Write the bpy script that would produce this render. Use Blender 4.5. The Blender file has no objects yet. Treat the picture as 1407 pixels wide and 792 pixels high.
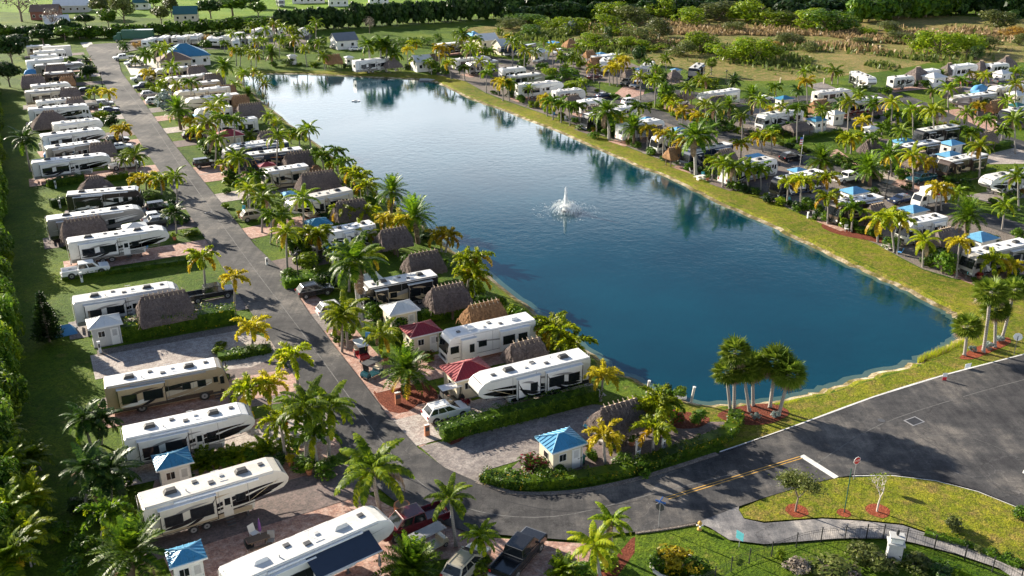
import bpy, bmesh, math, random
from mathutils import Vector, Matrix, noise
R = math.radians
random.seed(7)
SC = bpy.context.scene
COL = SC.collection
# ---------------------------------------------------------------- camera model: pixels of the 1407x792 photograph <-> world metres
F, CX, CY, TH, HC = 1288.0, 703.5, 396.0, R(22.97), 49.0
CS, SN = math.cos(TH), math.sin(TH)
def G(px, py, z=0.0):
    u = (px-CX)/F; v = (py-CY)/F
    d = Vector((u, CS-v*SN, -SN-v*CS))
    t = (z-HC)/d.z
    return Vector((d.x*t, d.y*t, z))
def PX(p):
    dz = p.z-HC
    dep = p.y*CS-dz*SN
    return CX+F*p.x/dep, CY-F*(p.y*SN+dz*CS)/dep
def SCL(p):                                   # px per metre at a point
    return F/(p.y*CS-(p.z-HC)*SN)
def HGT(b, cy):                               # height above ground point b that shows at picture row cy
    k = (CY-cy)/F
    return HC+b.y*(k*CS-SN)/(CS+k*SN)
# ---------------------------------------------------------------- mesh builder
class MB:
    def __init__(s): s.v=[]; s.f=[]; s.m=[]; s.sm=[]; s.mats=[]
    def mi(s, mat):
        if mat not in s.mats: s.mats.append(mat)
        return s.mats.index(mat)
    def add(s, vs, fs, mat, smooth=False):
        b=len(s.v); k=s.mi(mat)
        s.v.extend([tuple(x) for x in vs])
        for f in fs:
            s.f.append([b+i for i in f]); s.m.append(k); s.sm.append(smooth)
    def box(s, x0,x1,y0,y1,z0,z1, mat):
        s.add([(x0,y0,z0),(x1,y0,z0),(x1,y1,z0),(x0,y1,z0),(x0,y0,z1),(x1,y0,z1),(x1,y1,z1),(x0,y1,z1)],
              [(3,2,1,0),(4,5,6,7),(0,1,5,4),(1,2,6,5),(2,3,7,6),(3,0,4,7)], mat)
    def hexa(s, p, mat):                      # 8 points: bottom 4 ccw, top 4 ccw
        s.add(p, [(3,2,1,0),(4,5,6,7),(0,1,5,4),(1,2,6,5),(2,3,7,6),(3,0,4,7)], mat)
    def prism(s, prof, y0, y1, mat):          # profile in x,z counter-clockwise seen from -y
        n=len(prof)
        vs=[(x,y0,z) for x,z in prof]+[(x,y1,z) for x,z in prof]
        fs=[tuple(range(n)), tuple(range(2*n-1,n-1,-1))]+[(i,i+n,(i+1)%n+n,(i+1)%n) for i in range(n)]
        s.add(vs, fs, mat)
    def tube(s, pts, rad, n, mat, smooth=True, cap=True):
        pts=[Vector(p) for p in pts]; rings=[]
        vs=[]
        for i,p in enumerate(pts):
            a=pts[max(i-1,0)]; b=pts[min(i+1,len(pts)-1)]
            t=(b-a).normalized()
            u=t.cross(Vector((0,0,1)) if abs(t.z)<.95 else Vector((1,0,0))).normalized(); w=t.cross(u)
            r=rad[i] if isinstance(rad,(list,tuple)) else rad
            for k in range(n):
                an=2*math.pi*k/n
                vs.append(p+u*math.cos(an)*r+w*math.sin(an)*r)
        fs=[(i*n+k, i*n+(k+1)%n, (i+1)*n+(k+1)%n, (i+1)*n+k) for i in range(len(pts)-1) for k in range(n)]
        s.add(vs, fs, mat, smooth)
        if cap:
            s.add(vs[:n], [tuple(range(n-1,-1,-1))], mat); s.add(vs[-n:], [tuple(range(n))], mat)
    def cyl_y(s, x, y0, y1, z, r, mat, n=16):
        s.tube([(x,y0,z),(x,y1,z)], r, n, mat, False)
    def disc(s, x,y,z,r,mat,n=16):
        s.add([(x+r*math.cos(2*math.pi*k/n), y+r*math.sin(2*math.pi*k/n), z) for k in range(n)], [tuple(range(n))], mat)
    def mesh(s, name, bevel=0.0):
        me=bpy.data.meshes.new(name)
        me.from_pydata(s.v, [], s.f)
        for m in s.mats: me.materials.append(M(m))
        me.polygons.foreach_set('material_index', s.m)
        me.polygons.foreach_set('use_smooth', s.sm)
        if bevel:
            bm=bmesh.new(); bm.from_mesh(me)
            bmesh.ops.remove_doubles(bm, verts=bm.verts, dist=1e-4)
            ed=[e for e in bm.edges if len(e.link_faces)==2 and e.calc_face_angle(0)>R(28)]
            bmesh.ops.bevel(bm, geom=ed, offset=bevel, segments=2, affect='EDGES', profile=.6)
            bm.to_mesh(me); bm.free()
        me.update()
        return me
    def build(s, name, parent=None, bevel=0.0, loc=None):
        return link(name, s.mesh(name, bevel), parent, loc)
def link(name, me, parent=None, loc=None):
    o=bpy.data.objects.new(name, me); COL.objects.link(o)
    if parent: o.parent=parent
    if loc is not None: o.location=loc
    return o
LABELS={}
def tag(o, label=None, cat=None, group=None, kind=None):
    if label: o['label']=label
    if cat: o['category']=cat
    if group: o['group']=group
    if kind: o['kind']=kind
    return o
def empty(name, loc=(0,0,0), rz=0):
    o=bpy.data.objects.new(name, None); COL.objects.link(o)
    o.location=loc; o.rotation_euler=(0,0,rz); o.empty_display_size=.5
    return o
def dup(o, skip=(), parent=None):
    c=o.copy(); COL.objects.link(c); c.parent=parent
    for ch in list(o.children):
        nm=ch.name.split('.')[0]
        if nm in skip: continue
        dup(ch, skip, c)
    return c
def drop(o):
    for ch in list(o.children): drop(ch)
    bpy.data.objects.remove(o)
# ---------------------------------------------------------------- materials
MATS={}; SPEC={}
def spec(name, fn, *a, **k): SPEC[name]=(fn,a,k)
def M(name):
    if name not in MATS:
        m=bpy.data.materials.new(name); m.use_nodes=True
        fn,a,k=SPEC[name]; nt=m.node_tree; nt.nodes.clear()
        fn(NT(nt),*a,**k); MATS[name]=m
    return MATS[name]
class NT:
    def __init__(s,nt): s.t=nt
    def n(s,typ,**k):
        x=s.t.nodes.new(typ)
        for a,b in k.items():
            if a.startswith('i_'):
                key=a[2:].replace('_',' ')
                x.inputs[key].default_value=b
            else: setattr(x,a,b)
        return x
    def l(s,a,b): s.t.links.new(a,b)
    def coord(s,kind='Object'): return s.n('ShaderNodeTexCoord').outputs[kind]
    def noise(s,vec,scale,detail=4,rough=.55):
        x=s.n('ShaderNodeTexNoise'); x.inputs['Scale'].default_value=scale; x.inputs['Detail'].default_value=detail; x.inputs['Roughness'].default_value=rough
        s.l(vec,x.inputs['Vector']); return x.outputs['Fac']
    def ramp(s,fac,stops):
        x=s.n('ShaderNodeValToRGB'); r=x.color_ramp
        while len(r.elements)<len(stops): r.elements.new(.5)
        for e,(p,c) in zip(r.elements,stops): e.position=p; e.color=(*c,1)
        s.l(fac,x.inputs['Fac']); return x.outputs['Color']
    def mix(s,fac,a,b,mode='MIX'):
        x=s.n('ShaderNodeMix',data_type='RGBA',blend_type=mode)
        for sock,val in ((x.inputs['Factor'],fac),(x.inputs['A'],a),(x.inputs['B'],b)):
            if hasattr(val,'links') or hasattr(val,'is_linked'): s.l(val,sock)
            elif isinstance(val,tuple): sock.default_value=(*val,1)
            else: sock.default_value=val
        for o in x.outputs:
            if o.type=='RGBA': return o
    def math(s,op,a,b=0.0):
        x=s.n('ShaderNodeMath',operation=op)
        for i,val in enumerate((a,b)):
            if hasattr(val,'is_linked'): s.l(val,x.inputs[i])
            else: x.inputs[i].default_value=val
        return x.outputs[0]
    def bump(s,h,strength=.3,dist=.05):
        x=s.n('ShaderNodeBump')
        if hasattr(strength,'is_linked'): s.l(strength,x.inputs['Strength'])
        else: x.inputs['Strength'].default_value=strength
        x.inputs['Distance'].default_value=dist
        s.l(h,x.inputs['Height']); return x.outputs['Normal']
    def out(s,sh): 
        o=s.n('ShaderNodeOutputMaterial'); s.l(sh,o.inputs['Surface'])
    def pbr(s,col,rough=.6,metal=0,normal=None,spec=.5,coat=0):
        p=s.n('ShaderNodeBsdfPrincipled')
        if hasattr(col,'is_linked'): s.l(col,p.inputs['Base Color'])
        else: p.inputs['Base Color'].default_value=(*col,1)
        if hasattr(rough,'is_linked'): s.l(rough,p.inputs['Roughness'])
        else: p.inputs['Roughness'].default_value=rough
        p.inputs['Metallic'].default_value=metal; p.inputs['Specular IOR Level'].default_value=spec
        if coat: p.inputs['Coat Weight'].default_value=coat; p.inputs['Coat Roughness'].default_value=.08
        if normal is not None: s.l(normal,p.inputs['Normal'])
        return p.outputs[0]
def m_plain(t,col,rough=.6,metal=0,var=.12,scale=1.2,coat=0,spec=.5):
    c=t.coord()
    f=t.noise(c,scale,5); f2=t.noise(c,scale*9,3)
    f=t.math('MULTIPLY',f,f2); f=t.math('MULTIPLY',f,4.0)
    lo=tuple(x*(1-var*1.6) for x in col); hi=tuple(min(.92,x*(1+var)) for x in col)
    oi=t.n('ShaderNodeObjectInfo').outputs['Random']
    cc=t.mix(1.0,t.ramp(f,[(.25,lo),(1.0,hi)]),t.ramp(oi,[(0,(.80,.80,.78)),(.6,(1,1,1))]),'MULTIPLY')
    t.out(t.pbr(cc,rough,metal,None,spec,coat))
def m_roofwhite(t,col):
    c=t.coord(); f=t.noise(c,.7,6); g=t.noise(c,7,4)
    k=t.ramp(f,[(.3,tuple(x*.8 for x in col)),(.55,col)])
    st=t.ramp(g,[(.28,(.55,.53,.48)),(.4,(1,1,1))])
    oi=t.n('ShaderNodeObjectInfo').outputs['Random']
    cc=t.mix(.75,k,st,'MULTIPLY'); cc=t.mix(1.0,cc,t.ramp(oi,[(0,(.72,.71,.68)),(.7,(1,1,1))]),'MULTIPLY')
    d=t.n('ShaderNodeMapping'); d.inputs['Scale'].default_value=(.3,9,1); t.l(c,d.inputs['Vector'])
    cc=t.mix(.4,cc,t.ramp(t.noise(d.outputs[0],1.0,5,.7),[(.35,(.7,.69,.66)),(.55,(1,1,1))]),'MULTIPLY')
    t.out(t.pbr(cc,.5))
def m_leaf(t,dark,mid,light,trans=.4,scale=.9,gloss=.45,hue=.18):
    c=t.coord(); f=t.noise(c,scale,3)
    oi=t.n('ShaderNodeObjectInfo').outputs['Random']
    ge=t.n('ShaderNodeNewGeometry').outputs['Random Per Island']
    f=t.math('ADD',f,t.math('MULTIPLY',t.math('SUBTRACT',ge,.5),.5))
    f=t.math('ADD',f,t.math('MULTIPLY',t.math('SUBTRACT',oi,.5),.35))
    col=t.ramp(f,[(.22,dark),(.5,mid),(.8,light)])
    hs=t.n('ShaderNodeHueSaturation'); t.l(col,hs.inputs['Color'])
    t.l(t.math('ADD',t.math('MULTIPLY',t.math('SUBTRACT',oi,.5),hue*.16),.5),hs.inputs['Hue'])
    p=t.pbr(hs.outputs[0],gloss,0,None,.22)
    tr=t.n('ShaderNodeBsdfTranslucent')
    g=t.n('ShaderNodeGamma'); g.inputs['Gamma'].default_value=.9; t.l(hs.outputs[0],g.inputs['Color'])
    t.l(g.outputs[0],tr.inputs['Color'])
    mx=t.n('ShaderNodeMixShader'); mx.inputs[0].default_value=trans
    t.l(p,mx.inputs[1]); t.l(tr.outputs[0],mx.inputs[2]); t.out(mx.outputs[0])
def m_grass(t,a,b,c2,dry=(.16,.13,.05),dryk=.62):
    c=t.coord(); f=t.noise(c,.07,6,.7); g=t.noise(c,.55,6,.75); h=t.noise(c,5,4,.7); q=t.noise(c,1.7,5,.75)
    col=t.ramp(f,[(.34,a),(.5,b),(.64,c2)])
    col=t.mix(t.ramp(g,[(dryk-.10,(0,0,0)),(dryk+.10,(1,1,1))]),col,dry)
    col=t.mix(.9,col,t.ramp(q,[(.34,(.50,.58,.45)),(.5,(1,1,1)),(.66,(1.45,1.32,1.2))]),'MULTIPLY')
    col=t.mix(.85,col,t.ramp(h,[(.33,(.42,.46,.40)),(.67,(1.5,1.45,1.3))]),'MULTIPLY')
    hh=t.math('ADD',t.math('MULTIPLY',q,.7),t.math('MULTIPLY',h,.5))
    t.out(t.pbr(col,.85,0,t.bump(hh,1.0,.35),.15))
def m_asphalt(t,a=.055):
    c=t.coord(); f=t.noise(c,.08,8,.68); g=t.noise(c,11,4,.7); k=t.noise(c,.6,7,.75)
    def streak(rot,sx,sy,sc):
        d=t.n('ShaderNodeMapping'); d.inputs['Rotation'].default_value=(0,0,R(rot)); d.inputs['Scale'].default_value=(sx,sy,1); t.l(c,d.inputs['Vector'])
        return t.noise(d.outputs[0],sc,6,.7)
    w=streak(62,1.6,.07,.8); w2=streak(-20,.06,1.8,.7)
    col=t.ramp(f,[(.36,(a*.5,a*.5,a*.56)),(.5,(a,a,a*1.04)),(.62,(a*2.3,a*2.15,a*2.0))])
    col=t.mix(.85,col,t.ramp(k,[(.36,(.62,.63,.66)),(.62,(1.35,1.32,1.28))]),'MULTIPLY')
    col=t.mix(.55,col,t.ramp(w,[(.38,(.66,.67,.7)),(.62,(1.4,1.36,1.32))]),'MULTIPLY')
    col=t.mix(.25,col,t.ramp(w2,[(.36,(.7,.7,.72)),(.66,(1.45,1.4,1.34))]),'MULTIPLY')
    col=t.mix(.7,col,t.ramp(g,[(.32,(.55,.55,.56)),(.68,(1.5,1.48,1.45))]),'MULTIPLY')
    wv=t.n('ShaderNodeVectorMath',operation='ADD'); t.l(c,wv.inputs[0])
    nz=t.n('ShaderNodeTexNoise'); nz.inputs['Scale'].default_value=.25; nz.inputs['Detail'].default_value=6; t.l(c,nz.inputs['Vector'])
    sc=t.n('ShaderNodeVectorMath',operation='SCALE'); sc.inputs['Scale'].default_value=9; t.l(nz.outputs['Color'],sc.inputs[0]); t.l(sc.outputs[0],wv.inputs[1])
    for s_,lo,th in ((.085,.45,.007),(.05,1.9,.004)):
        v=t.n('ShaderNodeTexVoronoi',feature='DISTANCE_TO_EDGE'); v.inputs['Scale'].default_value=s_; t.l(wv.outputs[0],v.inputs['Vector'])
        col=t.mix(.8,col,t.ramp(v.outputs['Distance'],[(.0,(lo,lo,lo)),(th,(1,1,1))]),'MULTIPLY')
    t.out(t.pbr(col,.8,0,t.bump(g,.4,.04),.3))
def m_shore(t,a,b,c2):
    c=t.coord(); f=t.noise(c,.5,6,.7); g=t.noise(c,6,4,.7); k=t.noise(c,.05,4)
    col=t.ramp(f,[(.38,a),(.5,b),(.62,c2)])
    col=t.mix(.7,col,t.ramp(g,[(.3,(.5,.5,.5)),(.7,(1.4,1.4,1.4))]),'MULTIPLY')
    col=t.mix(.6,col,t.ramp(k,[(.4,(.6,.6,.6)),(.6,(1.3,1.3,1.3))]),'MULTIPLY')
    t.out(t.pbr(col,.9,0,t.bump(g,.8,.15),.15))
def m_paver(t,a,b,c2,mortar=(.16,.13,.11),rot=28):
    c=t.coord()
    d=t.n('ShaderNodeMapping'); d.inputs['Rotation'].default_value=(0,0,R(-rot)); t.l(c,d.inputs['Vector'])
    br=t.n('ShaderNodeTexBrick'); br.inputs['Scale'].default_value=1.0
    br.inputs['Brick Width'].default_value=.42; br.inputs['Row Height'].default_value=.24; br.inputs['Mortar Size'].default_value=.012
    br.inputs['Color1'].default_value=(*a,1); br.inputs['Color2'].default_value=(*b,1); br.inputs['Mortar'].default_value=(*mortar,1); br.inputs['Bias'].default_value=0
    t.l(d.outputs[0],br.inputs['Vector'])
    f=t.noise(c,1.6,5,.7); g=t.noise(c,.25,5)
    col=t.mix(t.ramp(f,[(.45,(0,0,0)),(.62,(1,1,1))]),br.outputs['Color'],c2)
    col=t.mix(.7,col,t.ramp(g,[(.3,(.68,.66,.66)),(.65,(1.2,1.2,1.2))]),'MULTIPLY')
    v=t.noise(d.outputs[0],5.5,2); col=t.mix(.55,col,t.ramp(v,[(.35,(.6,.6,.62)),(.65,(1.35,1.32,1.3))]),'MULTIPLY')
    t.out(t.pbr(col,.75,0,t.bump(br.outputs['Fac'],-.3,.01),.3))
def m_mulch(t,a,b):
    c=t.coord(); f=t.noise(c,6,4,.7); g=t.noise(c,1.2,4)
    col=t.ramp(f,[(.3,tuple(x*.4 for x in a)),(.5,a),(.7,b)])
    col=t.mix(.6,col,t.ramp(g,[(.3,(.6,.6,.6)),(.7,(1.3,1.3,1.3))]),'MULTIPLY')
    t.out(t.pbr(col,.9,0,t.bump(f,.9,.15),.15))
def m_thatch(t,a,b,c2):
    c=t.coord(); f=t.noise(c,3.2,5,.7)
    d=t.n('ShaderNodeMapping'); d.inputs['Scale'].default_value=(9,9,2.2); t.l(c,d.inputs['Vector'])
    g=t.noise(d.outputs[0],1.8,4,.7); k=t.noise(c,.5,4)
    oi=t.n('ShaderNodeObjectInfo').outputs['Random']
    col=t.ramp(g,[(.28,a),(.5,b),(.72,c2)])
    col=t.mix(.75,col,t.ramp(f,[(.3,(.5,.48,.5)),(.7,(1.4,1.35,1.3))]),'MULTIPLY')
    col=t.mix(.6,col,t.ramp(k,[(.3,(.7,.7,.72)),(.7,(1.25,1.2,1.15))]),'MULTIPLY')
    h=t.math('ADD',g,f)
    t.out(t.pbr(col,.95,0,t.bump(h,1.0,.25),.1))
def m_water(t,sh=0):
    c=t.coord()
    f=t.noise(c,.7,4,.6); g=t.noise(c,.05,4); s=t.noise(c,3.0,3)
    col=t.ramp(g,[(.3,(.0,.026,.042)),(.5,(.0,.034,.054)),(.7,(.0,.043,.066))] if not sh else [(.3,(.03,.075,.07)),(.5,(.06,.11,.095)),(.7,(.11,.15,.12))])
    h=t.math('ADD',t.math('MULTIPLY',f,.8),t.math('MULTIPLY',s,.25))
    p=t.n('ShaderNodeBsdfPrincipled'); t.l(col,p.inputs['Base Color']); p.inputs['Roughness'].default_value=.04; p.inputs['Specular Tint'].default_value=(.60,.88,1.0,1); p.inputs['IOR'].default_value=1.66
    t.l(t.bump(h,t.ramp(t.noise(c,.035,3),[(.35,(.07,.07,.07)),(.65,(.24,.24,.24))]),.16),p.inputs['Normal'])
    t.out(p.outputs[0])
def m_bark(t,a,b,ring=5.0):
    c=t.coord('Generated'); c2=t.coord()
    w=t.n('ShaderNodeTexWave',bands_direction='Z'); w.inputs['Scale'].default_value=ring; w.inputs['Distortion'].default_value=1.5; t.l(c,w.inputs['Vector'])
    f=t.noise(c2,2.5,4)
    col=t.mix(f,t.ramp(w.outputs['Fac'],[(.2,a),(.7,b)]),a)
    t.out(t.pbr(col,.85,0,t.bump(w.outputs['Fac'],.4,.04),.2))
def m_emitless_glass(t):
    t.out(t.pbr((.012,.015,.018),.07,0,None,.6))
def m_spray(t):
    c=t.coord(); f=t.noise(c,9,4)
    p=t.pbr((.9,.93,.95),.4)
    tr=t.n('ShaderNodeBsdfTransparent'); mx=t.n('ShaderNodeMixShader')
    t.l(t.ramp(f,[(.42,(0,0,0)),(.62,(1,1,1))]),mx.inputs[0]); t.l(tr.outputs[0],mx.inputs[1]); t.l(p,mx.inputs[2]); t.out(mx.outputs[0])
S=spec
S('ground_grass',m_grass,(.034,.080,.003),(.075,.135,.006),(.130,.180,.010),(.20,.18,.05),.66)
S('bank_grass',m_grass,(.085,.125,.004),(.150,.180,.008),(.235,.235,.016),(.24,.175,.055),.565)
S('field_grass',m_grass,(.085,.19,.008),(.14,.25,.010),(.19,.28,.02),(.17,.17,.04),.66)
S('marsh_ground',m_grass,(.070,.130,.014),(.150,.165,.036),(.27,.22,.085),(.34,.23,.12),.55)
S('asphalt',m_asphalt,.058)
S('path_asphalt',m_asphalt,.17)
S('paver_pink',m_paver,(.44,.25,.19),(.32,.18,.145),(.50,.36,.30))
S('paver_grey',m_paver,(.23,.20,.19),(.16,.145,.145),(.30,.27,.25))
S('paver_pale',m_paver,(.40,.35,.32),(.32,.27,.25),(.46,.42,.38))
S('paver_dark',m_paver,(.15,.12,.115),(.11,.09,.09),(.20,.15,.14))
S('gravel',m_mulch,(.20,.17,.15),(.34,.30,.27))
S('mulch_red',m_mulch,(.17,.045,.026),(.27,.10,.06))
S('mulch_orange',m_mulch,(.27,.065,.03),(.38,.13,.07))
S('sand',m_shore,(.09,.085,.02),(.22,.17,.09),(.50,.43,.31))
S('concrete',m_plain,(.50,.47,.43),.8,0,.18,1.5)
S('kerb_white',m_plain,(.50,.49,.48),.7,0,.35,.9)
S('seam_light',m_plain,(.088,.086,.085),.85,0,.6,.5)
S('seam_dark',m_plain,(.016,.016,.018),.6,0,.4,2)
S('line_white',m_plain,(.62,.61,.58),.7,0,.3,2)
S('line_yellow',m_plain,(.40,.23,.05),.8,0,.5,3)
S('water',m_water)
S('water_shallow',m_water,1)
S('spray',m_spray)
S('foam',m_plain,(.85,.88,.9),.5,0,.05,2)
S('thatch',m_thatch,(.10,.084,.080),(.225,.19,.178),(.36,.31,.28))
S('thatch_warm',m_thatch,(.22,.12,.06),(.38,.225,.12),(.5,.33,.19))
S('peg',m_plain,(.52,.40,.28),.8)
S('post_wood',m_plain,(.12,.085,.06),.8)
S('trunk_grey',m_bark,(.24,.215,.19),(.36,.335,.31),9)
S('trunk_pale',m_bark,(.36,.34,.31),(.48,.46,.43),9)
S('trunk_brown',m_bark,(.12,.085,.06),(.24,.18,.13),8)
S('bark',m_plain,(.16,.12,.09),.9,0,.3,3)
S('bark_pale',m_plain,(.52,.47,.42),.9,0,.2,3)
S('frond_green',m_leaf,(.020,.062,.003),(.075,.155,.006),(.200,.290,.010),.46)
S('frond_mid',m_leaf,(.045,.095,.003),(.140,.225,.005),(.320,.385,.010),.5)
S('frond_dark',m_leaf,(.012,.040,.006),(.036,.085,.010),(.090,.150,.016),.38)
S('frond_lime',m_leaf,(.075,.125,.003),(.225,.290,.005),(.440,.440,.010),.5)
S('frond_yellow',m_leaf,(.170,.150,.004),(.400,.330,.010),(.600,.470,.020),.48)
S('frond_gold',m_leaf,(.26,.16,.006),(.48,.32,.010),(.62,.46,.03),.45)
S('frond_fan',m_leaf,(.040,.085,.006),(.120,.180,.012),(.240,.290,.03),.35)
S('frond_dead',m_leaf,(.14,.09,.05),(.24,.16,.09),(.32,.23,.14),.2)
S('crownshaft',m_plain,(.13,.20,.04),.5)
S('leaf_green',m_leaf,(.018,.058,.003),(.065,.140,.006),(.150,.230,.012),.34,1.4)
S('leaf_dark',m_leaf,(.007,.028,.005),(.024,.060,.009),(.060,.105,.014),.25,1.2)
S('leaf_lime',m_leaf,(.060,.115,.003),(.160,.250,.006),(.300,.350,.012),.4,1.2)
S('leaf_yellow',m_leaf,(.18,.17,.004),(.44,.35,.012),(.62,.48,.03),.42,1.6)
S('leaf_olive',m_leaf,(.040,.060,.012),(.095,.120,.025),(.180,.190,.050),.3,1.0)
S('leaf_red',m_leaf,(.10,.008,.010),(.26,.02,.02),(.42,.06,.03),.35,2)
S('leaf_orange',m_leaf,(.14,.07,.01),(.30,.15,.02),(.38,.23,.03),.35,1)
S('leaf_silver',m_leaf,(.10,.14,.13),(.20,.26,.25),(.32,.38,.36),.3,1)
S('twig',m_leaf,(.10,.075,.06),(.19,.15,.12),(.28,.23,.19),.1,1)
S('reed',m_leaf,(.13,.10,.04),(.30,.21,.10),(.44,.32,.17),.3,.35)
S('reed_green',m_leaf,(.04,.07,.012),(.085,.12,.02),(.14,.17,.03),.3,.35)
S('glass',m_emitless_glass)
S('tyre',m_plain,(.022,.022,.024),.8)
S('rim',m_plain,(.45,.45,.46),.35,.7)
S('black',m_plain,(.02,.02,.022),.5)
S('dark_grey',m_plain,(.07,.07,.075),.5)
S('mid_grey',m_plain,(.24,.24,.25),.5)
S('light_grey',m_plain,(.48,.48,.48),.5)
S('roof_white',m_roofwhite,(.80,.80,.79))
S('roof_cream',m_roofwhite,(.70,.67,.62))
S('gel_white',m_plain,(.74,.73,.70),.3,0,.05,.6,.3)
S('gel_cream',m_plain,(.60,.54,.44),.3,0,.06,.6,.3)
S('gel_ivory',m_plain,(.66,.61,.52),.3,0,.06,.6,.3)
S('gel_tan',m_plain,(.40,.31,.20),.3,0,.08,.6,.3)
S('gel_brown',m_plain,(.070,.050,.040),.25,0,.1,.6,.4)
S('gel_black',m_plain,(.018,.018,.020),.2,0,.1,.6,.5)
S('gel_navy',m_plain,(.022,.034,.065),.2,0,.1,.6,.5)
S('gel_grey',m_plain,(.26,.25,.24),.3,0,.06,.6,.3)
S('gel_maroon',m_plain,(.14,.014,.018),.25,0,.1,.6,.4)
S('gel_gold',m_plain,(.50,.40,.24),.35)
S('gel_orange',m_plain,(.50,.22,.05),.35)
S('awning_navy',m_plain,(.018,.032,.060),.8)
S('awning_white',m_plain,(.72,.72,.72),.7)
S('awning_blue',m_plain,(.08,.30,.62),.7)
S('awning_teal',m_plain,(.02,.20,.20),.7)
S('wall_cream',m_plain,(.62,.55,.42),.8,0,.08,.9)
S('wall_white',m_plain,(.74,.72,.68),.75,0,.06,.9)
S('wall_grey',m_plain,(.42,.42,.42),.75,0,.08,.9)
S('wall_red',m_plain,(.20,.07,.05),.75,0,.12,.9)
S('metal_blue',m_plain,(.045,.21,.36),.45,.1,.25,.7)
S('metal_blue_light',m_plain,(.16,.36,.50),.45,.1,.2,.8)
S('metal_red_light',m_plain,(.36,.10,.10),.45,.1,.2,.8)
S('metal_sky',m_plain,(.13,.34,.54),.45,.1,.22,.8)
S('metal_red',m_plain,(.24,.022,.030),.4,.1,.15,.8)
S('metal_white',m_plain,(.72,.72,.70),.4,.1,.08,.8)
S('metal_teal',m_plain,(.03,.13,.125),.4,.1,.12,.8)
S('shingle_brown',m_plain,(.16,.11,.09),.85,0,.25,2)
S('solar',m_plain,(.20,.21,.23),.25,.2)
for nm,c in dict(white=(.76,.76,.75),black=(.014,.014,.016),silver=(.42,.42,.40),red=(.30,.02,.025),maroon=(.085,.008,.014),navy=(.02,.035,.09),teal=(.02,.10,.13),champagne=(.44,.40,.32),grey=(.12,.125,.13),blue=(.05,.18,.42),green=(.02,.10,.07),cream=(.55,.48,.34)).items():
    S('paint_'+nm,m_plain,c,.25,.25 if nm in('silver','champagne','grey','navy','teal') else 0,.04,.6,.6)
S('lamp_red',m_plain,(.35,.02,.02),.3)
S('lamp_clear',m_plain,(.7,.7,.68),.15)
S('terracotta',m_plain,(.45,.17,.08),.7)
S('sign_red',m_plain,(.55,.02,.03),.5)
S('sign_blue',m_plain,(.03,.12,.40),.5)
S('sign_white',m_plain,(.78,.78,.76),.5)
S('purple',m_plain,(.13,.05,.20),.7)
S('aqua',m_plain,(.10,.42,.48),.6)
S('flag_red',m_plain,(.50,.04,.05),.8)
# ================================================================ plants
def rnd(a,b): return random.uniform(a,b)
def frond(mb, az, elev, L, bend, nl, ll, wid, mat, plume=False, ldroop=.5, stem=.035, keel=.0):
    """one pinnate frond: an arching rachis with leaflets down both sides"""
    ca,sa=math.cos(az),math.sin(az); out=Vector((ca,sa,0)); side0=Vector((-sa,ca,0))
    n=7; p=Vector((0,0,0)); pts=[p.copy()]; tans=[]
    for j in range(n):
        e=elev-bend*((j+.5)/n)**1.15
        t=out*math.cos(e)+Vector((0,0,1))*math.sin(e)
        tans.append(t); p=p+t*(L/n); pts.append(p.copy())
    vs=[];fs=[]
    for j,q in enumerate(pts):
        w=stem*(1-j/(n+.5)); vs+= [q+side0*w, q-side0*w]
    fs=[(2*j,2*j+1,2*j+3,2*j+2) for j in range(n)]
    mb.add(vs,fs,mat)
    up=Vector((0,0,1))
    for k in range(nl):
        s=.12+.88*(k+rnd(0,.6))/nl
        j=min(int(s*n),n-1); fr=s*n-j
        q=pts[j].lerp(pts[min(j+1,n)],min(fr,1)); t=tans[j]
        nrm=t.cross(side0); nrm=nrm if nrm.z>0 else -nrm
        prof=math.sin(math.pi*min(1,(.18+s*.80)))**.6; wid_=wid*rnd(1.1,1.5)
        for sg in (-1,1):
            if plume:
                ro=rnd(-1.1,1.3); d=(side0*sg*math.cos(ro)+nrm*math.sin(ro))*.85+t*.6
            else:
                d=side0*sg+t*.55+nrm*(keel+rnd(-.12,.18))
            d.normalize(); l=ll*prof*rnd(.8,1.1)
            m1=q+d*l*.5; d2=(d-up*ldroop).normalized(); tip=m1+d2*l*.5
            wv=t*(wid_*.5)
            mb.add([q-wv*.6,q+wv*.6,m1+wv,m1-wv,tip],[(0,1,2,3),(3,2,4)],mat)
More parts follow.
